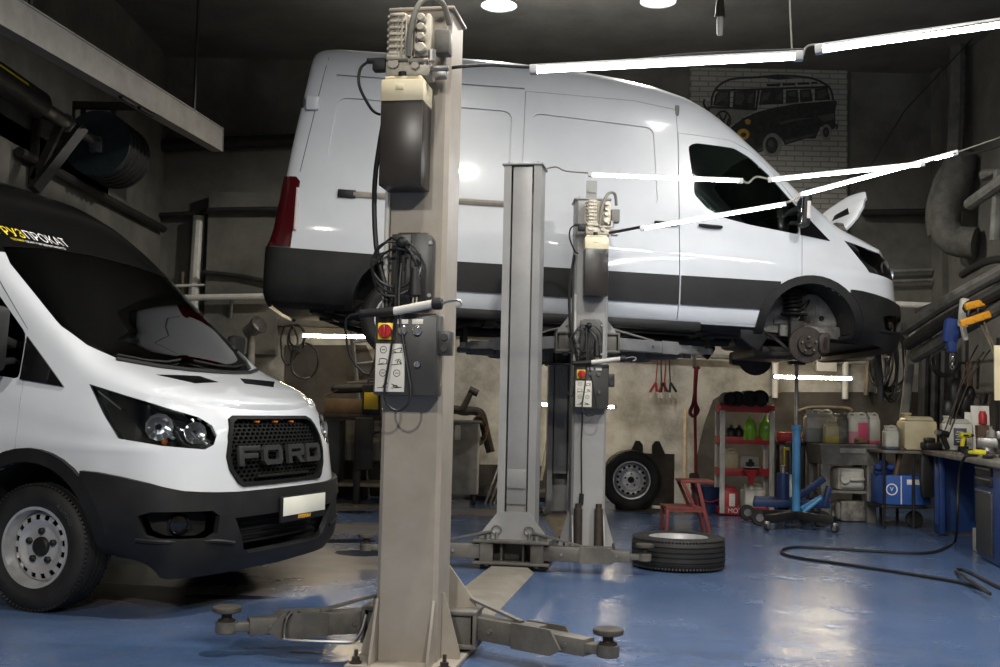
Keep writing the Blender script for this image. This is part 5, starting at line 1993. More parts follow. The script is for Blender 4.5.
one('wall_board', 'low brown board against the wall beside the grey cart', 'board', k, M['sheet_brown'])
k = MB()
k.tube([at(552, 330, 13.9), at(556, 380, 13.9), at(548, 440, 13.9), at(541, 480, 13.8)], 0.022, 6, smooth=5)
one('air_hose', 'pale hose hanging down the wall between the middle posts', 'hose', k, M['cable_grey'])

# ------------------------------------------------------------------ wheels on the floor, board, stick, jumper leads, strap
def wheel_thing(label, loc, rot, group='spare wheels'):
    root = thing('wheel', label, 'wheel', loc, 0, group, rot)
    t = tyre_mb(Matrix.Identity(4)).build('tyre', M['rubber'], root, 40)
    rim_mb(Matrix.Identity(4)).build('rim', [M['rim'], M['dark']], root, 40)
    k = MB()
    k.lathe([(0.0, 0.062), (0.032, 0.062), (0.038, 0.055), (0.04, 0.04)], 24)
    k.build('hub_cap', M['black_plastic'], root)
    for i in range(5):
        a = 2 * PI * i / 5 + 0.3
        k = MB()
        k.cyl((0.072 * math.cos(a), 0.072 * math.sin(a), 0.04), (0.072 * math.cos(a), 0.072 * math.sin(a), 0.05), 0.012, n=8)
        k.build('bolt_hole', M['dark'], root)
    return root
p = gd(678, 567)
wheel_thing('wheel lying flat on the blue floor beside the lift arm pad', (p.x, p.y, 0.122), (0, 0, 0.4))
p = gd(631, 511)
wheel_thing('wheel standing upright against the scorched board by the wall', (p.x, p.y + 0.08, 0.352 * math.cos(0.12) + 0.012), (PI / 2 + 0.0, 0, 0.0))
pb = at(647, 480, 13.1)
root = thing('scorched_board', 'brown scorched metal board with two brackets behind the upright wheel', 'board', (pb.x, 13.3, 0))
a, b = at(615, 453, 13.2), at(674, 453, 13.2)
k = MB()
k.box((0, 0, a.z / 2), (b.x - a.x, 0.05, a.z), 0.004)
k.build('board_panel', M['sheet_brown'], root)
for px in (636, 660):
    k = MB()
    q = at(px, 453, 13.2).x - pb.x
    s = -1 if px < 645 else 1
    k.prism([(-0.09 * s, 0), (0.07 * s, 0), (0.07 * s, 0.02), (-0.0 * s, 0.17), (-0.05 * s, 0.17), (-0.09 * s, 0.12)], -0.01, 0.01, Matrix.Translation((q, -0.04, a.z - 0.02)) @ FACE_Y)
    k.build('bracket', M['rust'], root)
k = MB()
k.bar(at(684, 508, 13.9), at(685, 408, BACK - 0.06), 0.035, 0.035, 0.004)
one('wooden_stick', 'pale wooden stick leaning on the wall beside the red strap', 'stick', k, M['wood'])
k = MB()
p0, p1 = at(652, 507, 13.0), at(712, 510, 13.2)
k.cyl(p0, p1, 0.02, n=8)
one('floor_rod', 'pale rod lying on the floor behind the red step stool', 'rod', k, M['white_metal'])
Yj = BACK - 0.12
for i, (px, lab) in enumerate(((659.5, 'jumper lead hanging on the wall, the one nearer the lift post'), (668, 'jumper lead hanging on the wall, the one nearer the red strap'))):
    p = at(px, 345, Yj)
    root = thing('jumper_lead', lab, 'cable', p, 0, 'jumper leads on the wall')
    dz = p.z - at(px, 388, Yj).z
    for j, (mt, dx) in enumerate((('strap_red', -0.025), ('cable', 0.02))):
        k = MB()
        k.tube([(dx, 0, 0.30), (dx * 1.1, 0, -dz * 0.5), (dx * 1.8, -0.01, -dz + 0.06)], 0.0075, 6)
        k.build('lead', M[mt], root)
        k = MB()
        z = -dz + 0.04
        k.bar((dx * 1.8, -0.02, z + 0.03), (dx * 3.2 - 0.04, -0.02, z - 0.10), 0.025, 0.03, 0.006)
        k.bar((dx * 1.8, -0.02, z + 0.03), (dx * 3.2 + 0.05, -0.02, z - 0.09), 0.025, 0.03, 0.006)
        g = k.build('clamp', M[mt], root)
        k = MB()
        k.bar((dx * 3.2 - 0.04, -0.02, z - 0.10), (dx * 3.2 - 0.03, -0.02, z - 0.17), 0.02, 0.02)
        k.build('clamp_jaw', M['alu'], g)
root = thing('tow_strap', 'dark red strap with a loop hanging from the raised van', 'strap', at(694, 366, 13.0))
z0 = at(694, 366, 13.0).z
def rel(px, py):
    return at(px, py, 13.0) - at(694, 366, 13.0)
k = MB()
k.tube([rel(697, 366), rel(694, 400), rel(690, 412), rel(694, 416), rel(698, 410), rel(695, 400), rel(696, 366)], 0.022, 6, smooth=4)
k.tube([rel(696, 370), rel(695, 420), rel(696, 480)], 0.018, 6)
k.tube([rel(693, 367), rel(700, 368)], 0.016, 6)
k.build('strap_web', M['strap_red'], root)
k = MB()
k.cyl(rel(694, 342), rel(694, 367), 0.03, 0.02, n=10)
k.build('strap_hook', M['steel'], root)
k = MB()
k.box(rel(694, 478), (0.12, 0.08, 0.12), 0.03)
k.build('strap_ratchet', M['rust'], root)

# ------------------------------------------------------------------ red step stool
p = gd(686, 530)
sy = 10.8
def stp(px, py, Y=10.8):
    return at(px, py, Y)
root = thing('step_stool', 'red metal two-step stool on the floor behind the flat wheel', 'stool', (p.x, sy, 0))
RM_ = Vector((p.x, sy, 0))
xl = stp(662, 505).x - p.x
w = 0.36
# step surfaces in the stool's own frame: x along, y depth
x0, x1, x2, x3 = stp(663, 505).x - p.x, stp(700, 505).x - p.x, stp(678, 480).x - p.x, stp(711, 480).x - p.x
z1, z2 = 0.255, 0.51
k = MB()
k.box(((x0 + x1) / 2, 0, z1), (x1 - x0, w, 0.025), 0.004)
k.build('lower_step', M['stool_red'], root)
k = MB()
k.box(((x2 + x3) / 2, 0, z2), (x3 - x2, w, 0.025), 0.004)
k.build('upper_step', M['stool_red'], root)
for s in (-1, 1):
    for (xa, za, xb, zb_) in ((x0 + 0.025, z1, x0 + 0.015, 0), (x0 + 0.19 if s < 0 else x0 + 0.2, z1, x0 + 0.19, 0)):
        pass
    k = MB()
    k.bar((x0 + 0.02, s * (w / 2 - 0.015), z1), (x0 + 0.01, s * (w / 2 - 0.015), 0), 0.03, 0.03, 0.003, up=(0, 1, 0))
    k.build('front_leg', M['stool_red'], root)
    k = MB()
    k.bar((x2 + 0.16, s * (w / 2 - 0.015), z2), (x1 + 0.07, s * (w / 2 - 0.015), 0), 0.035, 0.03, 0.003, up=(0, 1, 0))
    k.build('rear_leg', M['stool_red'], root)
    k = MB()
    k.bar((x2 + 0.02, s * (w / 2 - 0.015), z2), (x1 - 0.08, s * (w / 2 - 0.015), z1), 0.03, 0.03, 0.003, up=(0, 1, 0))
    k.build('step_riser', M['stool_red'], root)
    k = MB()
    k.bar((x0, s * (w / 2 - 0.012), z1 - 0.02), (x1 + 0.02, s * (w / 2 - 0.012), z1 - 0.02), 0.02, 0.03)
    k.build('side_rail', M['stool_red'], root)

# ------------------------------------------------------------------ canisters and bottles
def canister(label, loc, w, d, h, mt, fluid=None, level=0.5, cap='canister_white', rz=0.0, name='canister', group=None, lying=False, label_panel=None, handle=True):
    rot = (0, 0, rz) if not lying else (PI / 2, 0, rz)
    root = thing(name, label, 'canister', loc, rz, group, rot)
    zl = h * 0.80
    def slab(z0, z1, sx, sy, b):
        k = MB()
        k.box((0, 0, (z0 + z1) / 2), (w * sx, d * sy, z1 - z0), b)
        return k
    if fluid:
        k = slab(0, zl * level, 1, 1, min(w, d) * 0.10)
        k.build('fluid', M[fluid], root)
        k = slab(zl * level - 0.012, zl, 0.992, 0.992, min(w, d) * 0.14)
    else:
        k = slab(0, zl, 1, 1, min(w, d) * 0.14)
    # shoulders
    t = bmesh.new()
    k.box((0, 0, zl + (h - zl) * 0.25), (w * 0.92, d * 0.9, (h - zl) * 0.6), min(w, d) * 0.12, taper=(0.8, 0.75))
    k.cyl((-w * 0.30, 0, zl + (h - zl) * 0.3), (-w * 0.30, 0, h * 0.96), min(w, d) * 0.16, n=14)
    b = k.build('canister_body', M[mt], root)
    if handle:
        k = MB()
        k.tube([(-w * 0.12, 0, zl + (h - zl) * 0.3), (-w * 0.10, 0, h * 0.95), (w * 0.1, 0, h * 0.98), (w * 0.36, 0, h * 0.93), (w * 0.42, 0, zl)], min(w, d) * 0.085, 8, smooth=4)
        k.build('handle', M[mt], root)
    k = MB()
    k.cyl((-w * 0.30, 0, h * 0.94), (-w * 0.30, 0, h * 1.0), min(w, d) * 0.2, n=14, b=0.004)
    k.build('cap', M[cap], root)
    if label_panel:
        k = MB()
        k.box((w * 0.08, -d / 2 - 0.002, h * 0.40), (w * 0.42, 0.003, h * 0.5), 0.001)
        lp = k.build('label_panel', M[label_panel], root)
        k = MB()
        for i in range(5):
            k.box((w * 0.08, -d / 2 - 0.004, h * (0.26 + 0.07 * i)), (w * (0.3 if i % 2 else 0.22), 0.002, h * 0.022))
        k.build('label_print', M['canister_white'], lp)
    return root

# ------------------------------------------------------------------ red and white shelf unit
Ysh = 12.9
xl, xr = at(721, 460, Ysh - 0.15).x, at(773, 460, Ysh - 0.15).x
zt_ = at(746, 405, Ysh - 0.2).z
root = thing('shelf_unit', 'red and white plastic shelf unit standing at the stained wall', 'shelf', ((xl + xr) / 2, Ysh, 0))
W_, D_ = xr - xl, 0.30
tiers = [0.03, zt_ * 0.335, zt_ * 0.655, zt_ - 0.04]
tiers = [0.05, at(746, 473, Ysh - .2).z, at(746, 441, Ysh - .2).z, zt_ - 0.045]
for z in tiers:
    k = MB()
    k.box((0, 0, z), (W_, D_, 0.02), 0.004)
    k.box((0, -D_ / 2 + 0.008, z + 0.005), (W_ + 0.03, 0.018, 0.085), 0.005)
    k.box((0, D_ / 2 - 0.008, z + 0.005), (W_ + 0.03, 0.018, 0.085), 0.005)
    for s in (-1, 1):
        k.box((s * (W_ / 2 + 0.005), 0, z + 0.005), (0.02, D_, 0.085), 0.005)
    sh = k.build('shelf_board', M['red_paint'], root)
    if z == tiers[0]:
        k = MB()
        k.text('MOTUL', 0.075, 0.001, Matrix.Translation((-0.09, -D_ / 2 - 0.002, z + 0.004)) @ FACE_Y)
        k.build('shelf_lettering', M['white_vinyl'], sh)
for sx in (-1, 1):
    for sy_ in (-1, 1):
        k = MB()
        k.box((sx * (W_ / 2 - 0.015), sy_ * (D_ / 2 - 0.005), zt_ / 2 - 0.02), (0.055, 0.045, zt_ - 0.09), 0.006)
        k.build('upright', M['shelf_white'], root)
sx0 = (xl + xr) / 2
def on_tier(px, i):
    return at(px, 460, Ysh - 0.1).x, tiers[i] + 0.0105
# black hoses and funnels on top
for i, (px, r, lab) in enumerate(((728, 0.085, 'first black rolled sleeve on top of the red shelf unit, at its edge'), (737, 0.09, 'second black rolled sleeve on top of the red shelf unit'), (747, 0.095, 'third black rolled sleeve on top of the red shelf unit'), (760, 0.10, 'fourth black rolled sleeve on top of the red shelf unit, nearest the warm tube'))):
    x = at(px, 400, Ysh).x
    k = MB()
    k.lathe([(0, -0.10), (r * 0.7, -0.10), (r * 0.86, -0.14), (r, -0.14), (r * 1.02, -0.12), (r, 0.14), (r * 0.8, 0.14), (0, 0.14)], 24, Matrix.Rotation(-PI / 2, 4, 'X') @ Matrix.Rotation(0.25 * (i % 2), 4, 'Y'))
    one('rolled_sleeve', lab, 'sleeve', k, M['black_plastic'], 'black sleeves on the shelf unit', (x, Ysh - 0.02, tiers[3] + 0.0105 + r * 1.02 + 0.012))
# green bottles
for px, lab in ((750, 'green sprayer bottle on the red shelf, the one nearer the middle'), (765, 'green sprayer bottle on the red shelf, the one with a small tag')):
    x, z = on_tier(px, 2)
    root = thing('sprayer_bottle', lab, 'bottle', (x, Ysh - 0.09, z), 0, 'green bottles on the shelf unit')
    k = MB()
    k.lathe([(0, 0), (0.068, 0), (0.074, 0.01), (0.075, 0.14), (0.07, 0.18), (0.045, 0.22), (0.025, 0.235), (0.022, 0.25), (0, 0.25)], 24)
    k.build('bottle_body', M['green_bottle'], root)
    k = MB()
    k.cyl((0, 0, 0.245), (0, 0, 0.29), 0.013, 0.008, n=10)
    k.build('nozzle', M['green_bottle'], root)
    if px == 765:
        k = MB()
        k.box((0.0, -0.0755, 0.15), (0.03, 0.004, 0.03))
        k.build('tag', M['paper'], root)
for i, (px, s, lab) in enumerate(((732, 0.07, 'dark round part on the second red shelf, nearest the white upright'), (740, 0.065, 'dark round part on the second red shelf, beside the green bottles'))):
    x, z = on_tier(px, 2)
    k = MB()
    k.lathe([(0, 0), (s * 0.9, 0), (s, 0.02), (s * 0.95, 0.09), (s * 0.6, 0.13), (s * 0.3, 0.14), (s * 0.3, 0.17), (0, 0.17)], 20)
    one('machine_part', lab, 'machine part', k, M['black_paint'], 'dark parts on the shelf unit', (x, Ysh - 0.03, z + 0.001))
x, z = on_tier(744, 2)
k = MB()
k.lathe([(0, 0), (0.03, 0), (0.008, 0.10), (0, 0.11)], 14)
one('plastic_nozzle', 'tiny green cone in front of the green bottles', 'nozzle', k, M['green_bottle'], None, (x, Ysh - 0.14, z))
x, z = on_tier(731, 1)
canister('pale yellow jug on the third red shelf', (x, Ysh - 0.03, z), 0.17, 0.12, 0.26, 'canister_cream', rz=0.1)
x, z = on_tier(751, 1)
root = thing('photo_carton', 'carton with a dark picture on the third red shelf', 'box', (x, Ysh + 0.03, z))
k = MB()
k.box((0, 0, 0.085), (0.21, 0.12, 0.17), 0.003)
k.build('carton', M['cart_grey'], root)
k = MB()
k.box((0.005, -0.062, 0.07), (0.10, 0.003, 0.08), 0.001)
k.cyl((0.01, -0.062, 0.12), (0.01, -0.0635, 0.12), 0.025, n=14)
k.build('carton_picture', M['ink'], root)
x, z = on_tier(751, 1)
root = thing('bowl', 'dark bowl with a white rim hanging over the third red shelf', 'bowl', (x, Ysh - 0.13, z))
k = MB()
k.lathe([(0, 0.0), (0.06, 0.0), (0.085, 0.03), (0.095, 0.055), (0.088, 0.055), (0.075, 0.03), (0, 0.012)], 24)
k.build('bowl_body', M['black_paint'], root)
k = MB()
k.lathe([(0.094, 0.05), (0.1, 0.052), (0.1, 0.06), (0.094, 0.06)], 24)
k.build('bowl_rim', M['shelf_white'], root)
root = thing('funnel', 'red funnel hung below the third red shelf', 'funnel', (at(751, 470, 12.65).x, 12.64, at(751, 470, 12.65).z))
k = MB()
k.lathe([(0.09, 0), (0.095, 0.0), (0.03, -0.10), (0.018, -0.17), (0.012, -0.17), (0.024, -0.10), (0.085, 0)], 24)
k.build('funnel_cone', M['red_paint'], root)
k = MB()
k.lathe([(0.09, -0.004), (0.1, 0), (0.1, 0.008), (0.09, 0.008)], 24)
k.build('funnel_rim', M['red_paint'], root)
x, z = on_tier(731, 0)
canister('red oil canister on the bottom red shelf', (x, Ysh - 0.05, z), 0.16, 0.13, 0.29, 'red_paint', cap='red_paint', label_panel='paper', handle=False)
x, z = on_tier(755, 0)
canister('dull white jug with a handle on the bottom red shelf', (x, Ysh, z), 0.25, 0.18, 0.30, 'canister_white', rz=0.15)
k = MB()
p = gd(708, 509)
root = thing('bucket', 'dark blue bucket with a red handle beside the red shelf unit', 'bucket', (at(707, 490, 13.1).x, 13.1, 0))
k.lathe([(0, 0), (0.14, 0), (0.19, 0.3), (0.2, 0.31), (0.19, 0.31), (0.178, 0.3), (0.13, 0.012), (0, 0.012)], 28)
k.build('bucket_body', M['dark_blue'], root)
k = MB()
k.tube([(-0.195, 0, 0.29), (-0.15, -0.14, 0.20), (0, -0.21, 0.14), (0.15, -0.14, 0.20), (0.195, 0, 0.29)], 0.008, 6, smooth=4)
k.build('bucket_handle', M['red_paint'], root)

# ------------------------------------------------------------------ blue transmission jack and floor crane
pj = gd(796, 529)
root = thing('transmission_jack', 'blue pillar jack with chrome ram on a black wheeled base', 'jack', (pj.x, pj.y, 0))
hz = at(796, 425, pj.y).z
ht = 1.69
k = MB()
k.cyl((0, 0, 0.10), (0, 0, hz), 0.042, n=20, b=0.004)
k.cyl((0, 0, hz - 0.05), (0, 0, hz), 0.049, n=20, b=0.004)
k.build('mast', M['jack_blue'], root)
k = MB()
k.cyl((0, 0, hz), (0, 0, ht), 0.020, n=14)
k.build('ram', M['steel'], root)
k = MB()
k.box((0, 0, ht + 0.02), (0.16, 0.12, 0.04), 0.006)
k.build('saddle', M['black_paint'], root)
for i, (dx, dy) in enumerate(((-0.36, -0.26), (0.31, -0.3), (-0.3, 0.32), (0.3, 0.28))):
    k = MB()
    q = Vector((dx, dy, 0))
    n_ = Vector((-dy, dx, 0)).normalized()
    k.bar((0, 0, 0.145), (dx, dy, 0.12), 0.08, 0.085, 0.01)
    leg = k.build('base_leg', M['black_paint'], root)
    k = MB()
    k.cyl(q + n_ * 0.016 + Vector((0, 0, 0.042)), q - n_ * 0.016 + Vector((0, 0, 0.042)), 0.042, n=18, b=0.005)
    cs = k.build('caster_wheel', M['rubber'], leg)
    k = MB()
    k.box(q + Vector((0, 0, 0.075)), (0.05, 0.05, 0.05), 0.01)
    k.cyl(q + n_ * 0.024 + Vector((0, 0, 0.042)), q - n_ * 0.024 + Vector((0, 0, 0.042)), 0.022, n=14)
    k.build('caster_fork', M['steel'], leg)
k = MB()
k.bar((0.05, 0, 0.2), (0.30, 0.12, 0.32), 0.04, 0.05, 0.005)
k.build('foot_pedal', M['jack_blue'], root)
k = MB()
k.cyl((0.05, 0.0, 0.15), (0.26, 0.02, 0.32), 0.024, n=12)
k.build('jack_strut', M['jack_blue'], root)

pc = gd(770, 520)
root = thing('floor_crane', 'dark blue low trolley with a pump cylinder behind the pillar jack', 'trolley', (pc.x, 11.9, 0))
k = MB()
xa, xb = at(751, 508, 11.9).x - pc.x, at(826, 508, 11.9).x - pc.x
k.bar((xa, -0.12, 0.23), (xb, -0.12, 0.23), 0.07, 0.08, 0.008)
k.bar((xa + 0.1, 0.28, 0.23), (xb, 0.28, 0.23), 0.07, 0.08, 0.008)
k.bar((xb - 0.2, -0.14, 0.23), (xb - 0.2, 0.3, 0.23), 0.08, 0.07, 0.008)
k.build('trolley_frame', M['dark_blue'], root)
k = MB()
xc = at(783, 490, 11.9).x - pc.x
k.cyl((xc, 0, 0.15), (xc, 0, at(783, 473, 11.9).z), 0.068, n=20, b=0.005)
k.build('pump_cylinder', M['dark_blue'], root)
k = MB()
k.cyl((xc, 0, at(783, 473, 11.9).z), (xc, 0, at(783, 466, 11.9).z), 0.03, n=12)
k.build('pump_cap', M['steel'], root)
k = MB()
k.bar((xc + 0.1, 0, 0.25), (xb - 0.02, 0.0, 0.50), 0.05, 0.07, 0.006)
k.build('pump_lever', M['dark_blue'], root)
k = MB()
k.bar((xb - 0.06, -0.12, 0.20), (xb + 0.0, -0.12, 0.42), 0.09, 0.05, 0.006)
k.build('end_bracket', M['dark_blue'], root)
for (dx, dy) in ((xa + 0.04, -0.2), (xa + 0.04, 0.36), (xb - 0.1, -0.2), (xb - 0.1, 0.36)):
    k = MB()
    k.cyl((dx, dy - 0.03, 0.085), (dx, dy + 0.03, 0.085), 0.085, n=22, b=0.008)
    wh = k.build('trolley_wheel', M['rubber'], root)
    k = MB()
    k.cyl((dx, dy - 0.035, 0.085), (dx, dy + 0.035, 0.085), 0.04, n=16)
    k.build('wheel_hub', M['steel'], wh)
k = MB()
q = at(799, 503, 11.95)
k.box((0, 0, 0.14), (0.10, 0.08, 0.28), 0.012)
k.cyl((0, 0, 0.28), (0, 0, 0.31), 0.02, n=12)
one('oil_bottle', 'white oil bottle with a red cap behind the pillar jack', 'bottle', k, M['canister_white'], None, (q.x, 12.3, 0.20))
k = MB()
k.box((0, 0, 0.1), (0.35, 0.3, 0.2), 0.01)
one('storage_box', 'low pale box on the floor behind the pillar jack foot', 'box', k, M['cart_grey'], None, (at(812, 500, 12.5).x, 12.5, 0))

# side table with yellow edge between shelves and sink
root = thing('work_stand', 'narrow dark work stand with a yellow rail behind the pillar jack', 'stand', (at(791, 470, 12.8).x, 12.85, 0))
zt2 = at(795, 444, 12.6).z
wz = at(800, 470, 12.7).x - at(779, 470, 12.7).x
k = MB()
k.box((0.0, 0, zt2), (wz, 0.5, 0.04), 0.005)
k.build('stand_top', M['black_paint'], root)
for sx in (-1, 1):
    for sy_ in (-1, 1):
        k = MB()
        k.box((0.0 + sx * (wz / 2 - 0.03), sy_ * 0.22, zt2 / 2), (0.045, 0.045, zt2), 0.003)
        k.build('leg', M['black_paint'], root)
k = MB()
zy = at(790, 449, 12.5).z
k.bar((-wz / 2 - 0.02, -0.27, zy), (wz / 2 - 0.2, -0.27, zy), 0.02, 0.035, 0.004)
k.bar((-0.14, -0.27, zy - 0.01), (-0.14, -0.27, zy - 0.22), 0.02, 0.06, 0.004)
k.build('yellow_rail', M['cart_yellow'], root)
k = MB()
k.box((0, 0, 0.055), (0.24, 0.2, 0.11), 0.02)
one('tool_case', 'red case lying on the narrow work stand', 'case', k, M['red_paint'], None, (at(790, 436, 12.75).x, 12.8, zt2 + 0.021))
k = MB()
k.box((0, 0, 0.06), (0.16, 0.12, 0.12), 0.004, (0, 0.35, 0))
one('cardboard_carton', 'small tilted tan carton on the work stand beside the red case', 'box', k, M['cardboard'], None, (at(810, 436, 12.75).x, 12.75, zt2 + 0.045))

# ------------------------------------------------------------------ grey parts washer with its canisters
Yk = 12.45
xl, xr = at(820, 460, Yk - 0.3).x, at(879, 460, Yk - 0.3).x
zk = at(850, 444, Yk - 0.3).z
xc = (xl + xr) / 2
wk = xr - xl
root = thing('parts_washer', 'grey metal parts washer sink on legs, covered with canisters', 'sink', (xc, Yk, 0))
k = MB()
hb = zk - at(850, 465, Yk - .3).z
k.box((0, 0, zk - 0.012), (wk + 0.03, 0.66, 0.024), 0.006)
k.loft([[(-wk / 2, -0.31, zk - 0.02), (wk / 2, -0.31, zk - 0.02), (wk / 2, 0.31, zk - 0.02), (-wk / 2, 0.31, zk - 0.02)], [(-wk / 2 + 0.03, -0.28, zk - hb), (wk / 2 - 0.03, -0.28, zk - hb), (wk / 2 - 0.03, 0.28, zk - hb), (-wk / 2 + 0.03, 0.28, zk - hb)]])
tub = k.build('wash_tub', M['sink_grey'], root)
k = MB()
k.text('WASHER', 0.055, 0.002, Matrix.Translation((0.03, -0.312, zk - 0.075)) @ FACE_Y)
k.bm.free()
k = MB()
k.box((0.03, -0.315, zk - 0.075), (0.28, 0.006, 0.055), 0.003)
k.build('name_plate', M['cart_grey'], tub)
for sx in (-1, 1):
    for sy_ in (-1, 1):
        k = MB()
        k.box((sx * (wk / 2 - 0.07), sy_ * 0.24, (zk - hb) / 2), (0.10, 0.07, zk - hb), 0.005)
        k.build('leg', M['sink_grey'], root)
zs = at(850, 492, Yk - .2).z
k = MB()
k.box((0, 0, zs), (wk - 0.1, 0.5, 0.03), 0.004)
k.build('lower_shelf', M['sink_grey'], root)
tz = zk + 0.001
def cx_(px, Y=12.35):
    return at(px, 440, Y).x
canister('large cloudy canister with grey fluid at the end of the parts washer', (cx_(820), 12.58, tz), 0.22, 0.16, 0.37, 'canister_clear', 'fluid_grey', 0.55, group='canisters on the parts washer')
canister('large cloudy canister behind the small yellow one on the parts washer', (cx_(832), 12.62, tz), 0.19, 0.15, 0.375, 'canister_clear', 'fluid_grey', 0.6, group='canisters on the parts washer')
canister('small canister with yellow fluid on the parts washer', (cx_(829), 12.28, tz), 0.155, 0.12, 0.245, 'canister_cream', 'fluid_yellow', 0.42, group='canisters on the parts washer')
canister('pale narrow jug with grey stains, third from the sink edge', (cx_(841.5), 12.36, tz), 0.135, 0.13, 0.335, 'canister_dirty', group='canisters on the parts washer')
canister('whitish pink-tinged jug between the stained jug and the pink one', (cx_(852), 12.4, tz), 0.14, 0.13, 0.345, 'canister_white', 'fluid_rose', 0.5, group='canisters on the parts washer')
canister('canister two thirds full of pink fluid on the parts washer', (cx_(862.5), 12.42, tz), 0.155, 0.13, 0.35, 'canister_clear', 'fluid_pink', 0.85, group='canisters on the parts washer')
canister('white canister with a little pink fluid at the sink corner', (cx_(873.5), 12.36, tz), 0.125, 0.13, 0.35, 'canister_white', 'fluid_pink', 0.15, group='canisters on the parts washer')
k = MB()
k.sphere((0, 0, 0.035), 0.045, (1.2, 0.8, 0.8))
k.sphere((0.05, 0, 0.03), 0.035, (1.3, 0.7, 0.8))
k.sphere((-0.03, -0.02, 0.05), 0.03, (1.0, 1.3, 0.7))
one('rag', 'crumpled pale rag on the rim of the parts washer', 'rag', k, M['cardboard'], None, (cx_(859, 12.2), 12.2, tz))
k = MB()
rot_c = canister('white canister lying on the lower shelf of the parts washer', (cx_(848), 12.55, zs + 0.016 + 0.128), 0.30, 0.25, 0.40, 'canister_white')
rot_c.rotation_euler = (PI / 2, 0, 0)
pd = gd(846, 518)
rot_c = canister('dirty grey canister lying on the floor under the parts washer', (cx_(865, 12.4), 12.41, 0.118), 0.23, 0.23, 0.38, 'canister_dirty')
rot_c.rotation_euler = (0, -PI / 2, 0)
wall_pipe([at(796, 412, YB), at(812, 407, YB), at(846, 408, YB), at(852, 411, YB)], 0.018, 'bent ochre rod on the wall above the canisters', M['ochre'], smooth=4)

# ------------------------------------------------------------------ wire cart with blue box
Yv = 11.9
xl, xr = at(880, 460, Yv - 0.2).x, at(926, 460, Yv - 0.2).x
xc, wv = (xl + xr) / 2, xr - xl
zv = at(905, 452, Yv - 0.2).z
root = thing('trolley_table', 'dark two-tier trolley beside the parts washer', 'trolley', (xc, Yv, 0))
k = MB()
k.box((0, 0, zv), (wv - 0.02, 0.55, 0.03), 0.005)
k.build('trolley_top', M['worktop'], root)
zb2 = at(905, 505, Yv - .2).z
k = MB()
k.box((0, 0, zb2 - 0.02), (wv, 0.5, 0.03), 0.004)
k.build('lower_tray', M['black_paint'], root)
for sx in (-1, 0.45):
    for sy_ in (-1, 1):
        k = MB()
        ex = 0.13 if sx < 0 and sy_ > 0 else 0.0
        k.cyl((sx * (wv / 2 - 0.03) + ex, sy_ * 0.24, 0), (sx * (wv / 2 - 0.03) + ex, sy_ * 0.24, zv), 0.016, n=10)
        k.build('leg', M['black_paint'], root)
k = MB()
k.cyl((wv / 2 - 0.08, -0.1, 0.09), (wv / 2 - 0.08, -0.05, 0.09), 0.09, n=20, b=0.01)
k.build('trolley_wheel', M['rubber'], root)
root = thing('supply_box', 'blue box with white round emblem on the lower tray of the trolley', 'box', (xc + 0.02, Yv - 0.03, zb2 + 0.001))
hb2 = at(905, 476, Yv - .25).z - zb2
k = MB()
k.box((0.02, 0.02, hb2 / 2), (wv + 0.02, 0.38, hb2), 0.006)
bb = k.build('box_shell', M['crate_blue'], root)
k = MB()
F = Matrix.Translation((-0.14, -0.171, hb2 * 0.52)) @ FACE_Y
k.lathe([(0.05, 0), (0.062, 0), (0.062, 0.003), (0.05, 0.003), (0.05, 0)], 28, F)
k.text('V', 0.06, 0.001, F)
k.build('emblem', M['white_vinyl'], bb)
k = MB()
k.box((0.14, -0.171, hb2 * 0.78), (0.24, 0.003, 0.055), 0.001)
k.build('white_band', M['paper'], bb)
k = MB()
k.box((-0.04, -0.171, hb2 * 0.5), (0.012, 0.003, hb2 * 0.96))
k.build('corner_tape', M['paper'], bb)
k = MB()
for (x, y, z, r) in ((-0.2, 0, 0.05, 0.07), (-0.13, 0.04, 0.07, 0.08), (-0.22, -0.05, 0.1, 0.06), (-0.1, -0.04, 0.1, 0.055), (-0.17, 0, 0.14, 0.05)):
    k.sphere((x, y, z), r, (1.1, 0.8, 0.7))
one('work_gloves', 'crumpled blue gloves on top of the blue box', 'gloves', k, M['cloth_blue'], None, (xc + 0.02, Yv - 0.03, zb2 + hb2 - 0.02))
k = MB()
k.cyl((0, 0, 0), (0.06, 0.0, 0.27), 0.026, 0.022, n=12)
k.cyl((0.04, 0, 0.27), (0.10, 0, 0.29), 0.03, n=12)
one('mallet', 'brown wooden mallet standing up from the blue box', 'mallet', k, M['dark_wood'], None, (xc - 0.06, Yv - 0.15, zb2 + hb2 - 0.004))
canister('white canister with dark fluid at the trolley corner', (at(887, 440, Yv).x, Yv - 0.1, zv + 0.016), 0.14, 0.14, 0.26, 'canister_white', 'fluid_dark', 0.2)
canister('grey ribbed canister between the white and the cream canister', (at(897, 440, Yv).x, Yv + 0.02, zv + 0.016), 0.12, 0.14, 0.26, 'canister_dirty')
canister('large cream canister on the trolley beside the bench', (at(918, 440, Yv - .1).x, Yv - 0.06, zv + 0.016), 0.36, 0.26, 0.40, 'canister_cream', handle=False, cap='canister_cream')
k = MB()
k.prism([(-0.07, 0), (0.08, 0.02), (0.09, 0.25), (0.08, 0.44), (-0.08, 0.44), (-0.09, 0.2)], -0.03, 0.03, FACE_Y, 0, 0.02)
one('mud_flap', 'black rubber flap hanging off the trolley end', 'flap', k, M['rubber'], None, (at(928, 470, 11.55).x, 11.55, zv - 0.47))
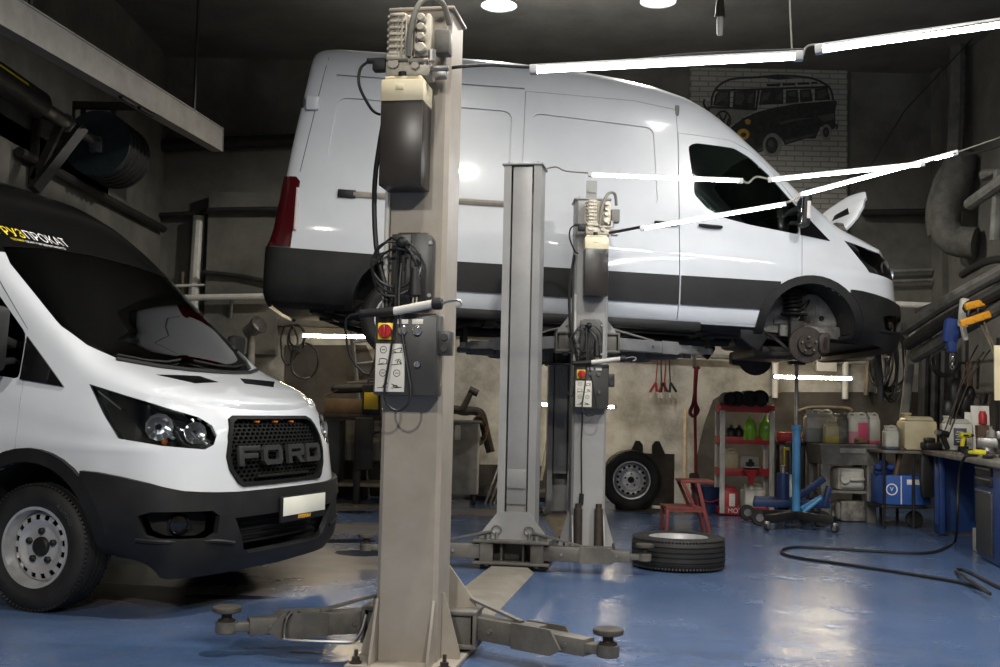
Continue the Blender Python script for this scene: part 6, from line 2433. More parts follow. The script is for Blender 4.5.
# ------------------------------------------------------------------ workbench along the side wall
A, B = gd(934, 533), Vector((0, 0, 0))
B = gd(977, 556)
u = (B - A); u.z = 0
u.normalize()                      # along the bench front towards the camera
rzb = math.atan2(u.y, u.x)
root = thing('workbench', 'blue workbench with a grey top along the side wall, drawers at its near end', 'workbench', (A.x, A.y, 0), rzb)
BI = (Matrix.Translation((A.x, A.y, 0)) @ Matrix.Rotation(rzb, 4, 'Z'))
Lb = (B - A).length
zt_b = at(940, 453, A.y).z
# local: x along the front towards the camera, y away from the aisle (into the wall)
dep = 0.60
k = MB()
k.box((Lb / 2 + 0.45, dep / 2 - 0.03, zt_b), (Lb + 1.35, dep + 0.06, 0.045), 0.006)
k.build('worktop', M['worktop'], root)
k = MB()
k.box((0.025, dep / 2, zt_b / 2), (0.05, dep, zt_b - 0.05), 0.005)
k.build('end_panel', M['bench_blue'], root)
k = MB()
k.box((0.30, 0.02, zt_b / 2), (0.05, 0.05, zt_b - 0.05), 0.004)
k.box((0.17, 0.02, 0.06), (0.3, 0.05, 0.08), 0.004)
k.build('bench_leg', M['bench_blue'], root)
k = MB()
k.box((Lb / 2 + 0.25, dep - 0.03, zt_b / 2 + 0.02), (Lb - 0.3, 0.03, zt_b - 0.10), 0.003)
k.build('back_panel', M['bench_blue'], root)
k = MB()
k.box((Lb / 2 + 0.2, 0.30, 0.40), (Lb - 0.45, 0.02, zt_b - 0.35), 0.003)
k.build('front_panel', M['bench_blue'], root)
k = MB()
k.box((Lb + 0.45, dep / 2, zt_b / 2 - 0.01), (0.92, dep, zt_b - 0.04), 0.006)
cb = k.build('drawer_cabinet', M['bench_blue'], root)
for i in range(2):
    k = MB()
    z = zt_b - 0.075 - i * 0.085
    k.box((Lb + 0.30, -0.008, z), (0.52, 0.02, 0.07), 0.004)
    dr = k.build('drawer', M['black_paint'], cb)
    k = MB()
    k.box((Lb + 0.30, -0.022, z + 0.02), (0.46, 0.012, 0.012), 0.003)
    k.build('drawer_handle', M['steel'], dr)
k = MB()
k.box((Lb + 0.30, -0.008, (zt_b - 0.25) / 2 + 0.03), (0.52, 0.02, zt_b - 0.30), 0.004)
dr = k.build('mesh_door', M['mesh_black'], cb)
k = MB()
k.box((Lb + 0.30, -0.02, zt_b - 0.245), (0.5, 0.012, 0.02), 0.003)
k.build('door_handle', M['steel'], dr)
k = MB()
k.box((0, 0, 0.10), (0.40, 0.12, 0.20), 0.01)
p = BI @ Vector((Lb - 0.24, 0.12, 0))
one('foam_block', 'dirty white block on the floor under the bench front', 'block', k, M['canister_white'], None, p, rzb)
tb = zt_b + 0.024
def onb(px, py=446, y=0.15):
    """a spot on the worktop seen at pixel column px, y metres in from the front"""
    best = None
    for i in range(200):
        s = -0.2 + i * 0.012
        q = BI @ Vector((s, y, tb))
        d = CR.inverted() @ (q - Vector((0, 0, H)))
        x = 500 + FPX * d.x / -d.z
        if best is None or abs(x - px) < best[0]:
            best = (abs(x - px), q)
    return best[1]
q = onb(951, y=0.26)
canister('white canister with a dark label on the bench, before a sheet of paper', q, 0.30, 0.2, 0.36, 'canister_white', rz=-0.25, label_panel='label_dark', handle=False)
k = MB()
k.box((0, 0, 0.24), (0.19, 0.012, 0.46), 0.002, (-0.08, 0, 0.0))
k.box((-0.12, 0.01, 0.20), (0.10, 0.012, 0.40), 0.002, (-0.1, 0.1, 0.0))
q = onb(950, y=0.50)
one('paper_pad', 'pale board standing behind the labelled canister', 'board', k, M['paper'], None, q)
k = MB()
k.lathe([(0, 0), (0.04, 0), (0.042, 0.01), (0.042, 0.10), (0.03, 0.12), (0.03, 0.135), (0, 0.135)], 18)
q = onb(937, y=0.52)
one('red_can', 'small red can between the cream and the labelled canister', 'can', k, M['red_paint'], None, q + Vector((0, 0, 0.28)))
k = MB()
k.box((0, 0, 0.135), (0.16, 0.14, 0.27), 0.01)
one('wooden_crate', 'dark crate under the red can at the bench end', 'crate', k, M['dark_wood'], None, q)

def power_drill(label, loc, rz, s=1.0, lying=False, mt='drill_yellow'):
    root = thing('power_drill', label, 'drill', loc, rz, 'power tools on the bench')
    k = MB()
    S = Matrix.Scale(s, 4)
    k.M = S
    k.cyl((-0.09, 0, 0.21), (0.06, 0, 0.21), 0.038, 0.034, n=18, b=0.008)
    k.box((-0.045, 0, 0.13), (0.05, 0.042, 0.14), 0.014, (0, 0.2, 0))
    k.build('drill_body', M[mt], root)
    k = MB(S)
    k.cyl((0.06, 0, 0.21), (0.11, 0, 0.21), 0.025, 0.016, n=14, b=0.003)
    k.cyl((0.11, 0, 0.21), (0.17, 0, 0.21), 0.005, n=8)
    k.build('chuck', M['steel'], root)
    k = MB(S)
    k.box((-0.04, 0, 0.035), (0.12, 0.075, 0.068), 0.012)
    k.build('battery', M['black_paint'], root)
    k = MB(S)
    k.box((-0.02, -0.037, 0.21), (0.07, 0.004, 0.022), 0.001)
    k.build('drill_badge', M['black_paint'], root)
    return root
power_drill('yellow drill standing on the bench beside the labelled canister', onb(966, y=0.30), 0.15, 0.78)
power_drill('second yellow tool lying before the standing drill on the bench', onb(971, y=0.08) + Vector((0, 0, 0.032)), 0.1, 0.75).rotation_euler = (PI / 2, 0, 0.1)
q = onb(944, y=0.08)
root = thing('heat_gun', 'black heat gun standing nozzle up before the labelled canister', 'heat gun', q, 0.3)
k = MB()
k.cyl((0.05, 0, 0.02), (-0.02, 0, 0.16), 0.026, 0.03, n=14, b=0.006)
k.cyl((-0.07, 0, 0.185), (0.05, 0, 0.165), 0.04, 0.036, n=16, b=0.008)
k.build('gun_body', M['black_paint'], root)
k = MB()
k.cyl((-0.07, 0, 0.185), (-0.10, 0, 0.19), 0.03, 0.025, n=14)
k.build('gun_nozzle', M['steel'], root)
q = onb(931, y=0.05)
k = MB()
k.box((0.0, 0, 0.04), (0.32, 0.16, 0.08), 0.02)
k.box((-0.1, -0.02, 0.10), (0.1, 0.1, 0.06), 0.02)
one('angle_grinder', 'black machine case lying at the far bench corner', 'machine', k, M['black_paint'], None, q + Vector((0.03, 0, 0)), 0.1)
rn = random.Random(12)
names = ('spanner', 'screwdriver', 'ratchet', 'pliers')
for i, (px, y, nm, lab) in enumerate(((957, 0.04, 'spanner', 'steel spanner on the bench edge under the labelled canister'), (962, 0.10, 'screwdriver', 'screwdriver beside the spanner on the bench edge'),
                                      (981, 0.14, 'ratchet', 'steel ratchet on the bench near the lying yellow tool'), (989, 0.20, 'spanner', 'spanner on the bench past the lying yellow tool'), (993, 0.08, 'screwdriver', 'screwdriver at the bench drawer end'))):
    q = onb(px, y=y)
    k = MB()
    if nm == 'screwdriver':
        k.cyl((-0.09, 0, 0.016), (0.0, 0, 0.016), 0.015, n=10, b=0.004)
        k.cyl((0, 0, 0.016), (0.11, 0, 0.016), 0.004, n=8)
    else:
        k.bar((-0.09, 0, 0.008), (0.09, 0, 0.008), 0.018, 0.012, 0.003)
        k.lathe([(0.010, 0), (0.022, 0), (0.022, 0.016), (0.010, 0.016), (0.010, 0)], 14, Matrix.Translation((0.10, 0, 0)))
        k.lathe([(0, 0), (0.022, 0), (0.022, 0.016), (0, 0.016)], 14, Matrix.Translation((-0.10, 0, 0)))
    one(nm, lab, nm, k, M['steel'] if nm != 'screwdriver' else M['black_paint'], None, q, rn.uniform(0, 3))
# bench vice
q = onb(988, y=0.42)
root = thing('bench_vice', 'dark bench vice at the near end of the workbench', 'vice', q, -0.5)
k = MB()
k.cyl((0, 0, 0), (0, 0, 0.05), 0.09, 0.07, n=20)
k.box((0.0, 0, 0.10), (0.20, 0.11, 0.11), 0.02)
k.box((0.10, 0, 0.18), (0.04, 0.17, 0.08), 0.01)
k.build('vice_body', M['steel'], root)
k = MB()
k.box((0.15, 0, 0.17), (0.05, 0.17, 0.09), 0.01)
k.box((0.18, 0, 0.10), (0.10, 0.07, 0.08), 0.01)
k.cyl((0.22, 0, 0.09), (0.29, 0, 0.09), 0.018, n=12)
k.cyl((0.28, -0.1, 0.09), (0.28, 0.1, 0.09), 0.008, n=8)
k.build('vice_jaw', M['steel'], root)
for i, (px, y, h, r, mt, lab) in enumerate(((982, 0.52, 0.22, 0.05, 'black_paint', 'black spray can at the bench back'), (991, 0.50, 0.26, 0.045, 'cart_grey', 'grey spray can at the bench back beside the black one'), (964, 0.55, 0.18, 0.06, 'rust', 'rusty tin at the bench back'))):
    k = MB()
    k.lathe([(0, 0), (r, 0), (r, h * 0.8), (r * 0.6, h * 0.88), (r * 0.35, h * 0.9), (r * 0.35, h), (0, h)], 18)
    one('spray_can', lab, 'can', k, M[mt], 'cans on the bench', onb(px, y=y))
# tools hanging on the wall over the bench
XW = RIGHT - 0.03
def onwall(px, py):
    d = CR @ Vector(((px - 500) / FPX, -(py - 333.5) / FPX, -1))
    return Vector((0, 0, H)) + d * ((XW - 0.35) / d.x)
k = MB()
a, b = onwall(946, 415), onwall(1010, 330)
root = thing('tool_rack', 'dark steel tool rack standing at the wall behind the bench', 'rack', (0, 0, 0))
for px in (966, 997):
    k = MB()
    p0, p1 = onwall(px, 438), onwall(px + 1, 338)
    k.bar(p0, p1, 0.03, 0.03)
    k.build('rack_post', M['pipe_dark'], root)
for y in (360, 392):
    k = MB()
    k.bar(onwall(950, y + 4), onwall(1003, y), 0.02, 0.03)
    k.build('rack_rail', M['pipe_dark'], root)
for i, (px, py, ln, kind, lab) in enumerate(((956, 360, 0.30, 'saw', 'dark tool hung on the rack beside the chain'), (963, 362, 0.42, 'bar', 'long dark bar hung on the rack'), (973, 362, 0.46, 'pad', 'brown leather pad hung on the rack, above the standing drill'),
                                       (982, 362, 0.30, 'bar', 'steel bar hung on the rack next to the brown pad'), (990, 394, 0.26, 'saw', 'round dark tool on the lower rail of the rack'), (978, 396, 0.24, 'coil', 'black cable ring on the lower rail of the rack'))):
    q = onwall(px, py) + Vector((-0.04, 0, 0))
    k = MB()
    if kind == 'bar':
        k.bar((0, 0, 0), (0.0, 0.03, -ln), 0.03, 0.015)
        k.cyl((0, 0, -0.02), (0, 0, 0.03), 0.02, n=10)
    elif kind == 'pad':
        k.box((0, 0, -ln / 2), (0.02, 0.14, ln), 0.008)
    elif kind == 'coil':
        k.tube([(0.02 * math.sin(t * 3), 0.12 * math.cos(t), -0.14 + 0.14 * math.sin(t)) for t in [2 * PI * j / 40 * 3 for j in range(40)]], 0.014, 6)
    else:
        k.bar((0, 0, 0), (0, 0.05, -ln * 0.5), 0.05, 0.03, 0.01)
        k.lathe([(0, -0.01), (0.09, -0.01), (0.09, 0.01), (0, 0.01)], 18, Matrix.Translation((0, 0.05, -ln * 0.7)) @ Matrix.Rotation(PI / 2, 4, 'Y'))
    one('hanging_tool', lab, 'tool', k, M['dark_wood'] if kind == 'pad' else M['rust'] if kind == 'bar' else M['pipe_dark'], 'tools on the wall rack', q)
# bundle of thin welding wires rising from the bench
for i, (p0, p1, lab) in enumerate((((948, 438), (990, 350), 'lowest thin rod rising over the labelled canister'), ((945, 430), (984, 352), 'middle thin rod rising over the labelled canister'), ((950, 425), (978, 345), 'upper thin rod rising over the labelled canister'))):
    k = MB()
    a, b = at(*p0, 11.3), at(*p1, 11.3)
    m_ = (a + b) / 2 + Vector((0, 0, 0.12))
    k.tube([a, m_, b], 0.007, 6, smooth=5)
    one('thin_rod', lab, 'rod', k, M['rust'], 'thin rods over the bench')
# round dark things by the corner
k = MB()
q = at(950, 392, 12.2)
k.lathe([(0.13, -0.03), (0.17, -0.03), (0.18, 0), (0.17, 0.03), (0.13, 0.03), (0.13, -0.03)], 28, Matrix.Rotation(PI / 2, 4, 'X'))
one('v_belt_ring' if False else 'belt_ring', 'black belt ring hung in the corner behind the chain', 'belt', k, M['rubber'], None, at(945, 362, 12.6))
k = MB()
for (x, z, r, sx, sz) in ((0, 0.05, 0.13, 0.9, 1.5), (0.09, -0.08, 0.11, 0.8, 1.7), (-0.08, -0.12, 0.10, 0.9, 1.4), (0.02, -0.22, 0.10, 1.3, 0.9), (0.14, 0.06, 0.07, 0.8, 1.4)):
    k.sphere((x, 0.02 * math.sin(x * 40), z), r, (sx, 0.55, sz), 12)
one('work_jacket', 'dark jacket hanging in the corner behind the bench', 'jacket', k, M['black_paint'], None, at(957, 400, 11.9))
# orange clamps, blue pouch, white glove, chain
def px_on(px, py, Y=10.7):
    return at(px, py, Y)
o0 = px_on(975, 318)
root = thing('spring_clamp', 'big orange clamp clipped to the hose bundle over the bench', 'clamp', o0)
for (p0, p1) in (((965, 307), (985, 302)), ((960, 324), (990, 314))):
    k = MB()
    a, b = px_on(*p0) - o0, px_on(*p1) - o0
    k.bar(a, b, 0.06, 0.075, 0.015)
    for t in (0.2, 0.5, 0.8):
        q = a.lerp(b, t)
        k.cyl(q + Vector((0, -0.04, 0.0)), q + Vector((0, 0.04, 0.0)), 0.028, n=10)
    k.build('clamp_jaw', M['orange'], root)
k = MB()
k.tube([px_on(970, 309) - o0, px_on(968, 315) - o0, px_on(972, 321) - o0], 0.02, 8, smooth=3)
k.tube([px_on(979, 306) - o0, px_on(978, 312) - o0, px_on(982, 317) - o0], 0.02, 8, smooth=3)
k.build('clamp_spring', M['black_paint'], root)
k = MB()
for (a, b) in (((981, 325), (990, 345)), ((984, 322), (996, 352)), ((986, 330), (999, 372))):
    k.tube([px_on(*a) - o0, px_on(*b) - o0], 0.008, 6)
k.build('wire_tail', M['ochre'], root)
k = MB()
q = px_on(951, 331, 11.0)
k.box((0, 0, 0), (0.16, 0.10, 0.26), 0.04, (0, 0.15, 0))
k.box((0.0, 0, -0.15), (0.10, 0.09, 0.14), 0.035, (0, -0.1, 0))
one('blue_pouch', 'blue pouch hanging from the hose bundle over the bench', 'pouch', k, M['cloth_blue'], None, q)
k = MB()
q = px_on(964, 313, 10.9)
k.box((0, 0, 0), (0.11, 0.07, 0.30), 0.035, (0, 0.1, 0))
k.box((0.0, 0, -0.2), (0.06, 0.06, 0.16), 0.025, (0, -0.2, 0))
one('work_glove', 'grey glove draped on the hose bundle beside the orange clamp', 'glove', k, M['canister_white'], None, q)
root = thing('hanging_chain', 'short steel chain hanging below the blue pouch', 'chain', px_on(952, 343, 11.0))
k = MB()
zc_ = px_on(952, 343, 11.0).z - px_on(952, 369, 11.0).z
n = 8
for i in range(n):
    zz = -zc_ * (i + 0.5) / n
    lp = []
    for j in range(12):
        t = 2 * PI * j / 12
        a, b = 0.016 * math.cos(t), zc_ / n * 0.68 * math.sin(t)
        lp.append((a, 0, zz + b) if i % 2 else (0, a, zz + b))
    k.tube(lp, 0.006, 6, closed=True)
k.build('chain_links', M['chrome'], root)
# lit note board at the frame's edge
k = MB()
q = at(1003, 373, 10.0)
k.box((0, 0, 0), (0.16, 0.02, 0.50), 0.003)
one('notice_board', 'cream notice board on the side wall at the frame edge', 'board', k, M['cream_board'], None, q)

# ------------------------------------------------------------------ air hose on the floor
def fp(px, py, z=0.013):
    p = gd(px, py, z)
    return p
k = MB()
q0 = onb(968, y=-0.085)
def bf(px, py):
    o, d = BI.inverted() @ Vector((0, 0, H)), BI.inverted().to_3x3() @ (CR @ Vector(((px - 500) / FPX, -(py - 333.5) / FPX, -1)))
    return BI @ (o + d * ((-0.085 - o.y) / d.y))
k.tube([q0 + Vector((0.10, 0.06, 0.018)), q0 + Vector((0.03, 0.0, 0.02)), q0 + Vector((-0.03, 0, 0.0)), bf(960, 470), bf(958, 490), bf(957, 518), fp(955, 541), fp(945, 548), fp(925, 553), fp(880, 551.5), fp(830, 548.5), fp(797, 547), fp(783, 549.5), fp(783, 553.5), fp(800, 558), fp(850, 565), fp(910, 574), fp(960, 582.5), fp(985, 590)], 0.0125, 8, smooth=6)
one('air_hose', 'black air hose dropping from the bench and looping over the blue floor', 'hose', k, M['cable'])
k = MB()
k.tube([fp(990, 594, 0.045), fp(975, 584, 0.05), fp(962, 575, 0.045), fp(956, 570.5), fp(962, 569.5), fp(975, 575), fp(990, 583), fp(1012, 593), fp(1040, 605)], 0.0125, 8, smooth=6)
one('air_hose', 'short second black hose end curling at the frame edge', 'hose', k, M['cable'])

# ------------------------------------------------------------------ hand lamps hung on the control boxes
def hand_lamp(L, label, hz, X0, X1, coil_z, seed):
    """tubular hand lamp lying across the post above its control box; L is the lift's frame"""
    o = L @ Vector((0, -0.32, hz))
    root = thing('hand_lamp', label, 'hand lamp', o, math.atan2(L[1][0], L[0][0]), 'hand lamps on the lift boxes')
    dz = 0.035
    k = MB()
    k.cyl((X0 + 0.15, 0, -0.002), (X1 - 0.04, 0, dz), 0.019, n=14)
    k.build('lamp_tube', M['white_metal'], root)
    k = MB()
    k.cyl((X0, 0, -0.012), (X0 + 0.16, 0, 0.0), 0.017, 0.021, n=12, b=0.004)
    k.build('handle', M['black_plastic'], root)
    k = MB()
    k.cyl((X1 - 0.045, 0, dz), (X1 + 0.0, 0, dz), 0.027, n=12, b=0.005)
    k.build('end_cap', M['black_plastic'], root)
    k = MB()
    k.tube([(X1, 0, dz), (X1 + 0.03, 0, dz + 0.012), (X1 + 0.075, 0, dz + 0.015), (X1 + 0.085, 0, dz - 0.005), (X1 + 0.06, 0, dz - 0.015)], 0.006, 6, smooth=4)
    k.build('hook', M['steel'], root)
    rn = random.Random(seed)
    pts = [(X0, 0, -0.012), (X0 - 0.07, 0.02, -0.04), (X0 - 0.05, 0.04, -0.2), (-0.16, 0.05, -0.28), (-0.12, 0.06, -0.1), (-0.05, 0.10, 0.2)]
    k = MB()
    loops = []
    cx, cz, R = -0.06, coil_z, 0.105
    for i in range(40):
        a = PI / 2 + 2 * PI * i / 13
        q = 1 + 0.22 * math.sin(i * 0.31 + seed)
        loops.append((cx + 0.03 * math.sin(i * .2) + R * q * math.cos(a), 0.06 + rn.uniform(-0.02, 0.02), cz - R * 0.2 + R * q * 1.05 * math.sin(a)))
    tail = [(-0.05, 0.05, coil_z + 0.05), (-0.045, 0.03, 0.0), (-0.06, 0.015, -0.2), (-0.08, 0.012, -0.38), (-0.02, 0.012, -0.44), (0.04, 0.012, -0.38), (0.01, 0.02, -0.2), (-0.03, 0.03, 0.02), (-0.03, 0.05, coil_z)]
    k.tube(pts + loops + tail, 0.006, 6, smooth=3)
    k.build('lamp_cable', M['cable'], root)
    k = MB()
    k.cyl((0.035, 0.05, coil_z - 0.02), (0.04, 0.04, coil_z - 0.15), 0.02, 0.028, n=12, b=0.005)
    k.build('plug', M['black_plastic'], root)
    k = MB()
    for dx in (-0.008, 0.008):
        k.cyl((0.04 + dx, 0.04, coil_z - 0.15), (0.04 + dx, 0.04, coil_z - 0.18), 0.004, n=8)
    k.build('plug_pin', M['alu'], root)
hand_lamp(L1, 'hand lamp lying across the front post above its control box', 1.59, -0.20, 0.175, 0.22, 1)
hand_lamp(L2, 'hand lamp lying across the grey post below the raised van', 1.565, -0.17, 0.27, 0.20, 2)

# ------------------------------------------------------------------ cables and wires that carry the tube strings
def wire(pts, r, label, mt='cable', smooth=5, name='lamp_wire', group='lamp wires'):
    k = MB()
    k.tube(pts, r, 6, smooth=smooth)
    o = k.build(name, M[mt])
    return tag(o, label, 'wire', group)
wire([at(436, 74, 5.1), at(450, 68, 5.05), at(490, 65, 5.03), at(530, 67, 5.0), at(600, 66, 4.95), at(640, 60, 4.9), at(700, 54, 4.85), at(803, 50, 4.75)], 0.008, 'black lamp cable from the front post along the upper tube string')
wire([at(803, 56, 4.75), at(808, 46, 4.75), at(830, 44, 4.72), at(900, 36, 4.62), at(1040, 14, 4.4)], 0.005, 'thin cable continuing along the outer upper tube lamp', 'cable_grey')
wire([at(792, 52, 4.76), at(790, 10, 4.76), at(790, -10, 4.76)], 0.004, 'thin suspension wire above the joint of the upper tubes', 'cable_grey')
wire([at(545, 169, 8.5), at(556, 167, 8.48), at(566, 171, 8.46), at(588, 173, 8.4)], 0.006, 'twisted wire from the middle post to the first tube', 'cable_grey')
wire([at(742, 180, 8.3), at(748, 183, 8.3), at(756, 177, 8.3), at(768, 179, 8.3)], 0.008, 'tangled wire joint between the middle string tubes', 'cable_grey', 4)
wire([at(608, 233, 9.1), at(620, 231, 8.9), at(640, 227, 8.6)], 0.012, 'black lamp cable from the grey post motor to the lowest string')
wire([at(785, 203, 8.5), at(793, 200, 8.5), at(800, 194, 8.5)], 0.009, 'short wire joint in front of the van mirror', 'cable_grey')
wire([at(925, 163, 7.9), at(958, 152, 8.0), at(1010, 134, 8.6)], 0.006, 'steel wire from the string ends to the side wall', 'cable_grey', 1)
wire([at(959, 155, 8.0), at(980, 152, 8.3), at(1012, 143, 8.8)], 0.008, 'second dark cable from the string ends to the side wall', 'cable', 3)
wire([at(840, 215, 13.0), at(905, 110, 13.0), at(990, 20, 13.0)], 0.008, 'thin dark wire crossing the wall up to the ceiling', 'cable', 1)
# half-seen bulb fitting
p = at(720, 14, 9.5)
root = thing('bulb_pendant', 'small rusty red bulb fitting hanging from the ceiling', 'lamp', p)
k = MB()
k.lathe([(0.0, 0.14), (0.03, 0.14), (0.04, 0.06), (0.045, 0.0), (0.05, -0.03), (0.03, -0.03), (0, -0.03)], 16)
k.tube([(0, 0, 0.13), (0, 0, CEIL - p.z)], 0.008, 6)
k.build('bulb_holder', M['rust'], root)
k = MB()
k.lathe([(0, -0.03), (0.028, -0.03), (0.03, -0.09), (0.026, -0.19), (0.0, -0.2)], 14)
k.build('bulb', M['lens_frost'] if 'lens_frost' in M else M['canister_clear'], root)

# ------------------------------------------------------------------ stained lower wall, ledge, mural
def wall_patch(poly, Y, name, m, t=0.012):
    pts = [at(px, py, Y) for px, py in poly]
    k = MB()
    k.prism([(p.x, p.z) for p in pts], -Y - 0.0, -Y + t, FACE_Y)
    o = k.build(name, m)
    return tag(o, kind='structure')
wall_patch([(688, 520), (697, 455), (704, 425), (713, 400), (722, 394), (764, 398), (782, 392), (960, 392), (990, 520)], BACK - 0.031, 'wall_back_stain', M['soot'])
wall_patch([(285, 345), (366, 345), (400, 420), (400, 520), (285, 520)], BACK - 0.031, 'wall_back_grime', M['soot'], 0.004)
b0 = at(500, 328, BACK)
k = MB()
k.box((0.5, BACK - 0.06, b0.z), (13.5, 0.16, 0.10), 0.02)
tag(k.build('trim_1', M['plaster_up']), kind='structure')

YM = BACK - 0.062
S = 4.765
def mp(cx, cy):
    return at(680 + cx / S, 40 + cy / S, YM)
mural = thing('wall_mural', 'black and white mural of an old split-screen bus painted on the brick', 'mural', mp(430, 380))
MO = mp(430, 380)
def paint(polys, name, m, off=0.0, parent=mural):
    k = MB()
    for poly in polys:
        pts = [mp(*q) - MO for q in poly]
        k.prism([(p.x, p.z) for p in pts], off, off + 0.003, FACE_Y)
    return k.build(name, m, parent)
def paint_each(polys, name, m, off=0.0):
    for poly in polys:
        paint([poly], name, m, off)
def stroke(lines, w, name, m, off=0.004):
    k = MB()
    for ln in lines:
        pts = smoothpath([tuple(mp(*q) - MO) for q in ln], 4) if len(ln) > 2 else [mp(*q) - MO for q in ln]
        L_, R2 = [], []
        for i, p in enumerate(pts):
            d = pts[min(i + 1, len(pts) - 1)] - pts[max(i - 1, 0)]
            n = Vector((-d.z, 0, d.x)).normalized() * w / 2
            L_.append(p + n)
            R2.append(p - n)
        t = bmesh.new()
        va = [t.verts.new((p.x, -off, p.z)) for p in L_]
        vb = [t.verts.new((p.x, -off, p.z)) for p in R2]
        vc = [t.verts.new((p.x, 0, p.z)) for p in L_]
        vd = [t.verts.new((p.x, 0, p.z)) for p in R2]
        for i in range(len(va) - 1):
            t.faces.new((va[i], vb[i], vb[i + 1], va[i + 1]))
            t.faces.new((va[i], va[i + 1], vc[i + 1], vc[i]))
            t.faces.new((vb[i], vd[i], vd[i + 1], vb[i + 1]))
        k._merge(t, Matrix.Identity(4), 0)
    return k.build(name, m, mural)
M['mural_black'] = mat('mural_black', (0.012, 0.012, 0.012), (0.03, 0.03, 0.028), 14, rough=0.7)
M['mural_grey'] = mat('mural_grey', (0.19, 0.185, 0.165), (0.14, 0.135, 0.12), 9, rough=0.8)
M['mural_dark'] = mat('mural_dark_grey', (0.075, 0.072, 0.065), (0.045, 0.043, 0.04), 9, rough=0.8)
M['mural_amber'] = mat('mural_amber', (0.42, 0.25, 0.03), (0.30, 0.17, 0.03), 9, rough=0.7)
def ell(cx, cy, rx, ry, n=24):
    return [(cx + rx * math.cos(2 * PI * i / n), cy + ry * math.sin(2 * PI * i / n)) for i in range(n)]
paint([[(228, 440), (245, 415), (300, 372), (370, 343), (450, 322), (560, 303), (745, 288), (748, 300), (740, 330), (740, 420), (718, 430), (705, 405), (670, 415), (645, 470), (600, 470), (500, 500), (484, 470), (440, 448), (405, 480), (395, 530), (350, 545), (300, 518), (262, 478)]], 'mural_body', M['mural_black'])
paint([[(135, 318), (235, 325), (365, 335), (300, 368), (240, 410), (225, 438), (190, 425), (150, 390), (138, 350)]], 'mural_front', M['mural_grey'], 0.001)
paint_each([[(655, 362), (735, 350), (735, 378), (690, 390), (668, 380)], [(500, 478), (640, 445), (640, 456), (502, 492)], [(470, 392), (560, 372), (640, 372), (560, 384), (480, 402)], [(310, 522), (350, 530), (395, 512), (400, 520), (352, 542)]], 'mural_highlight', M['mural_dark'], 0.003)
paint_each([[(158, 312), (168, 262), (185, 245), (240, 243), (237, 320)], [(250, 320), (256, 245), (363, 240), (356, 328)], [(376, 310), (388, 240), (492, 235), (492, 305)], [(503, 302), (506, 240), (560, 237), (566, 298)], [(572, 297), (570, 238), (624, 234), (632, 293)], [(642, 290), (642, 233), (702, 226), (716, 285)]], 'mural_window', M['mural_black'], 0.001)
paint_each([[(168, 308), (178, 265), (192, 252), (228, 250), (224, 300), (200, 285)], [(262, 305), (266, 252), (300, 250), (308, 280), (290, 310)], [(320, 300), (330, 262), (352, 252), (346, 300)], [(385, 296), (396, 255), (430, 248), (418, 285)], [(455, 280), (470, 262), (485, 250), (486, 292)], [(515, 268), (516, 248), (550, 244), (552, 270)], [(582, 276), (580, 246), (614, 242), (618, 270)], [(654, 280), (654, 242), (695, 236), (704, 262), (680, 278)]], 'mural_pane', M['mural_dark'], 0.003)
paint_each([[(410, 210), (480, 207), (476, 221), (416, 222)], [(486, 207), (548, 205), (550, 216), (488, 219)], [(558, 203), (614, 201), (618, 212), (562, 214)], [(624, 200), (652, 199), (656, 208), (628, 210)], [(380, 178), (480, 172), (560, 182), (470, 190)]], 'mural_skylight', M['mural_black'], 0.001)
stroke([[(150, 312), (153, 272), (175, 228), (215, 198), (265, 184), (380, 177), (480, 169), (600, 178), (660, 194), (706, 222), (722, 250), (730, 288)], [(140, 318), (180, 322), (235, 325), (360, 332)], [(138, 320), (136, 350), (152, 392), (190, 425), (228, 440)], [(118, 282), (112, 300), (122, 322), (135, 340)], [(375, 238), (362, 335)], [(172, 240), (370, 236), (500, 230), (640, 226), (710, 222)], [(700, 410), (745, 405), (745, 425)]], 0.028, 'mural_outline', M['mural_black'])
paint_each([ell(440, 502, 46, 58), ell(697, 440, 26, 38)], 'mural_wheel', M['mural_grey'], 0.004)
paint_each([ell(436, 502, 30, 40), ell(695, 440, 15, 24)], 'mural_wheel_hub', M['mural_black'], 0.006)
paint_each([ell(432, 495, 14, 18), ell(694, 438, 7, 11)], 'mural_hub_cap', M['mural_dark'], 0.008)
paint_each([ell(300, 450, 30, 27), [(308, 385), (322, 376), (338, 385), (332, 402), (315, 402)]], 'mural_lamp', M['mural_amber'], 0.005)
paint([ell(302, 452, 13, 11)], 'mural_lamp_centre', M['mural_black'], 0.007)
ring = ell(205, 382, 34, 42, 28)
stroke([ring + [ring[0]], [(186, 352), (204, 384), (222, 352)], [(178, 375), (192, 414), (205, 386), (218, 414), (232, 375)]], 0.024, 'mural_emblem', M['mural_black'], 0.006)

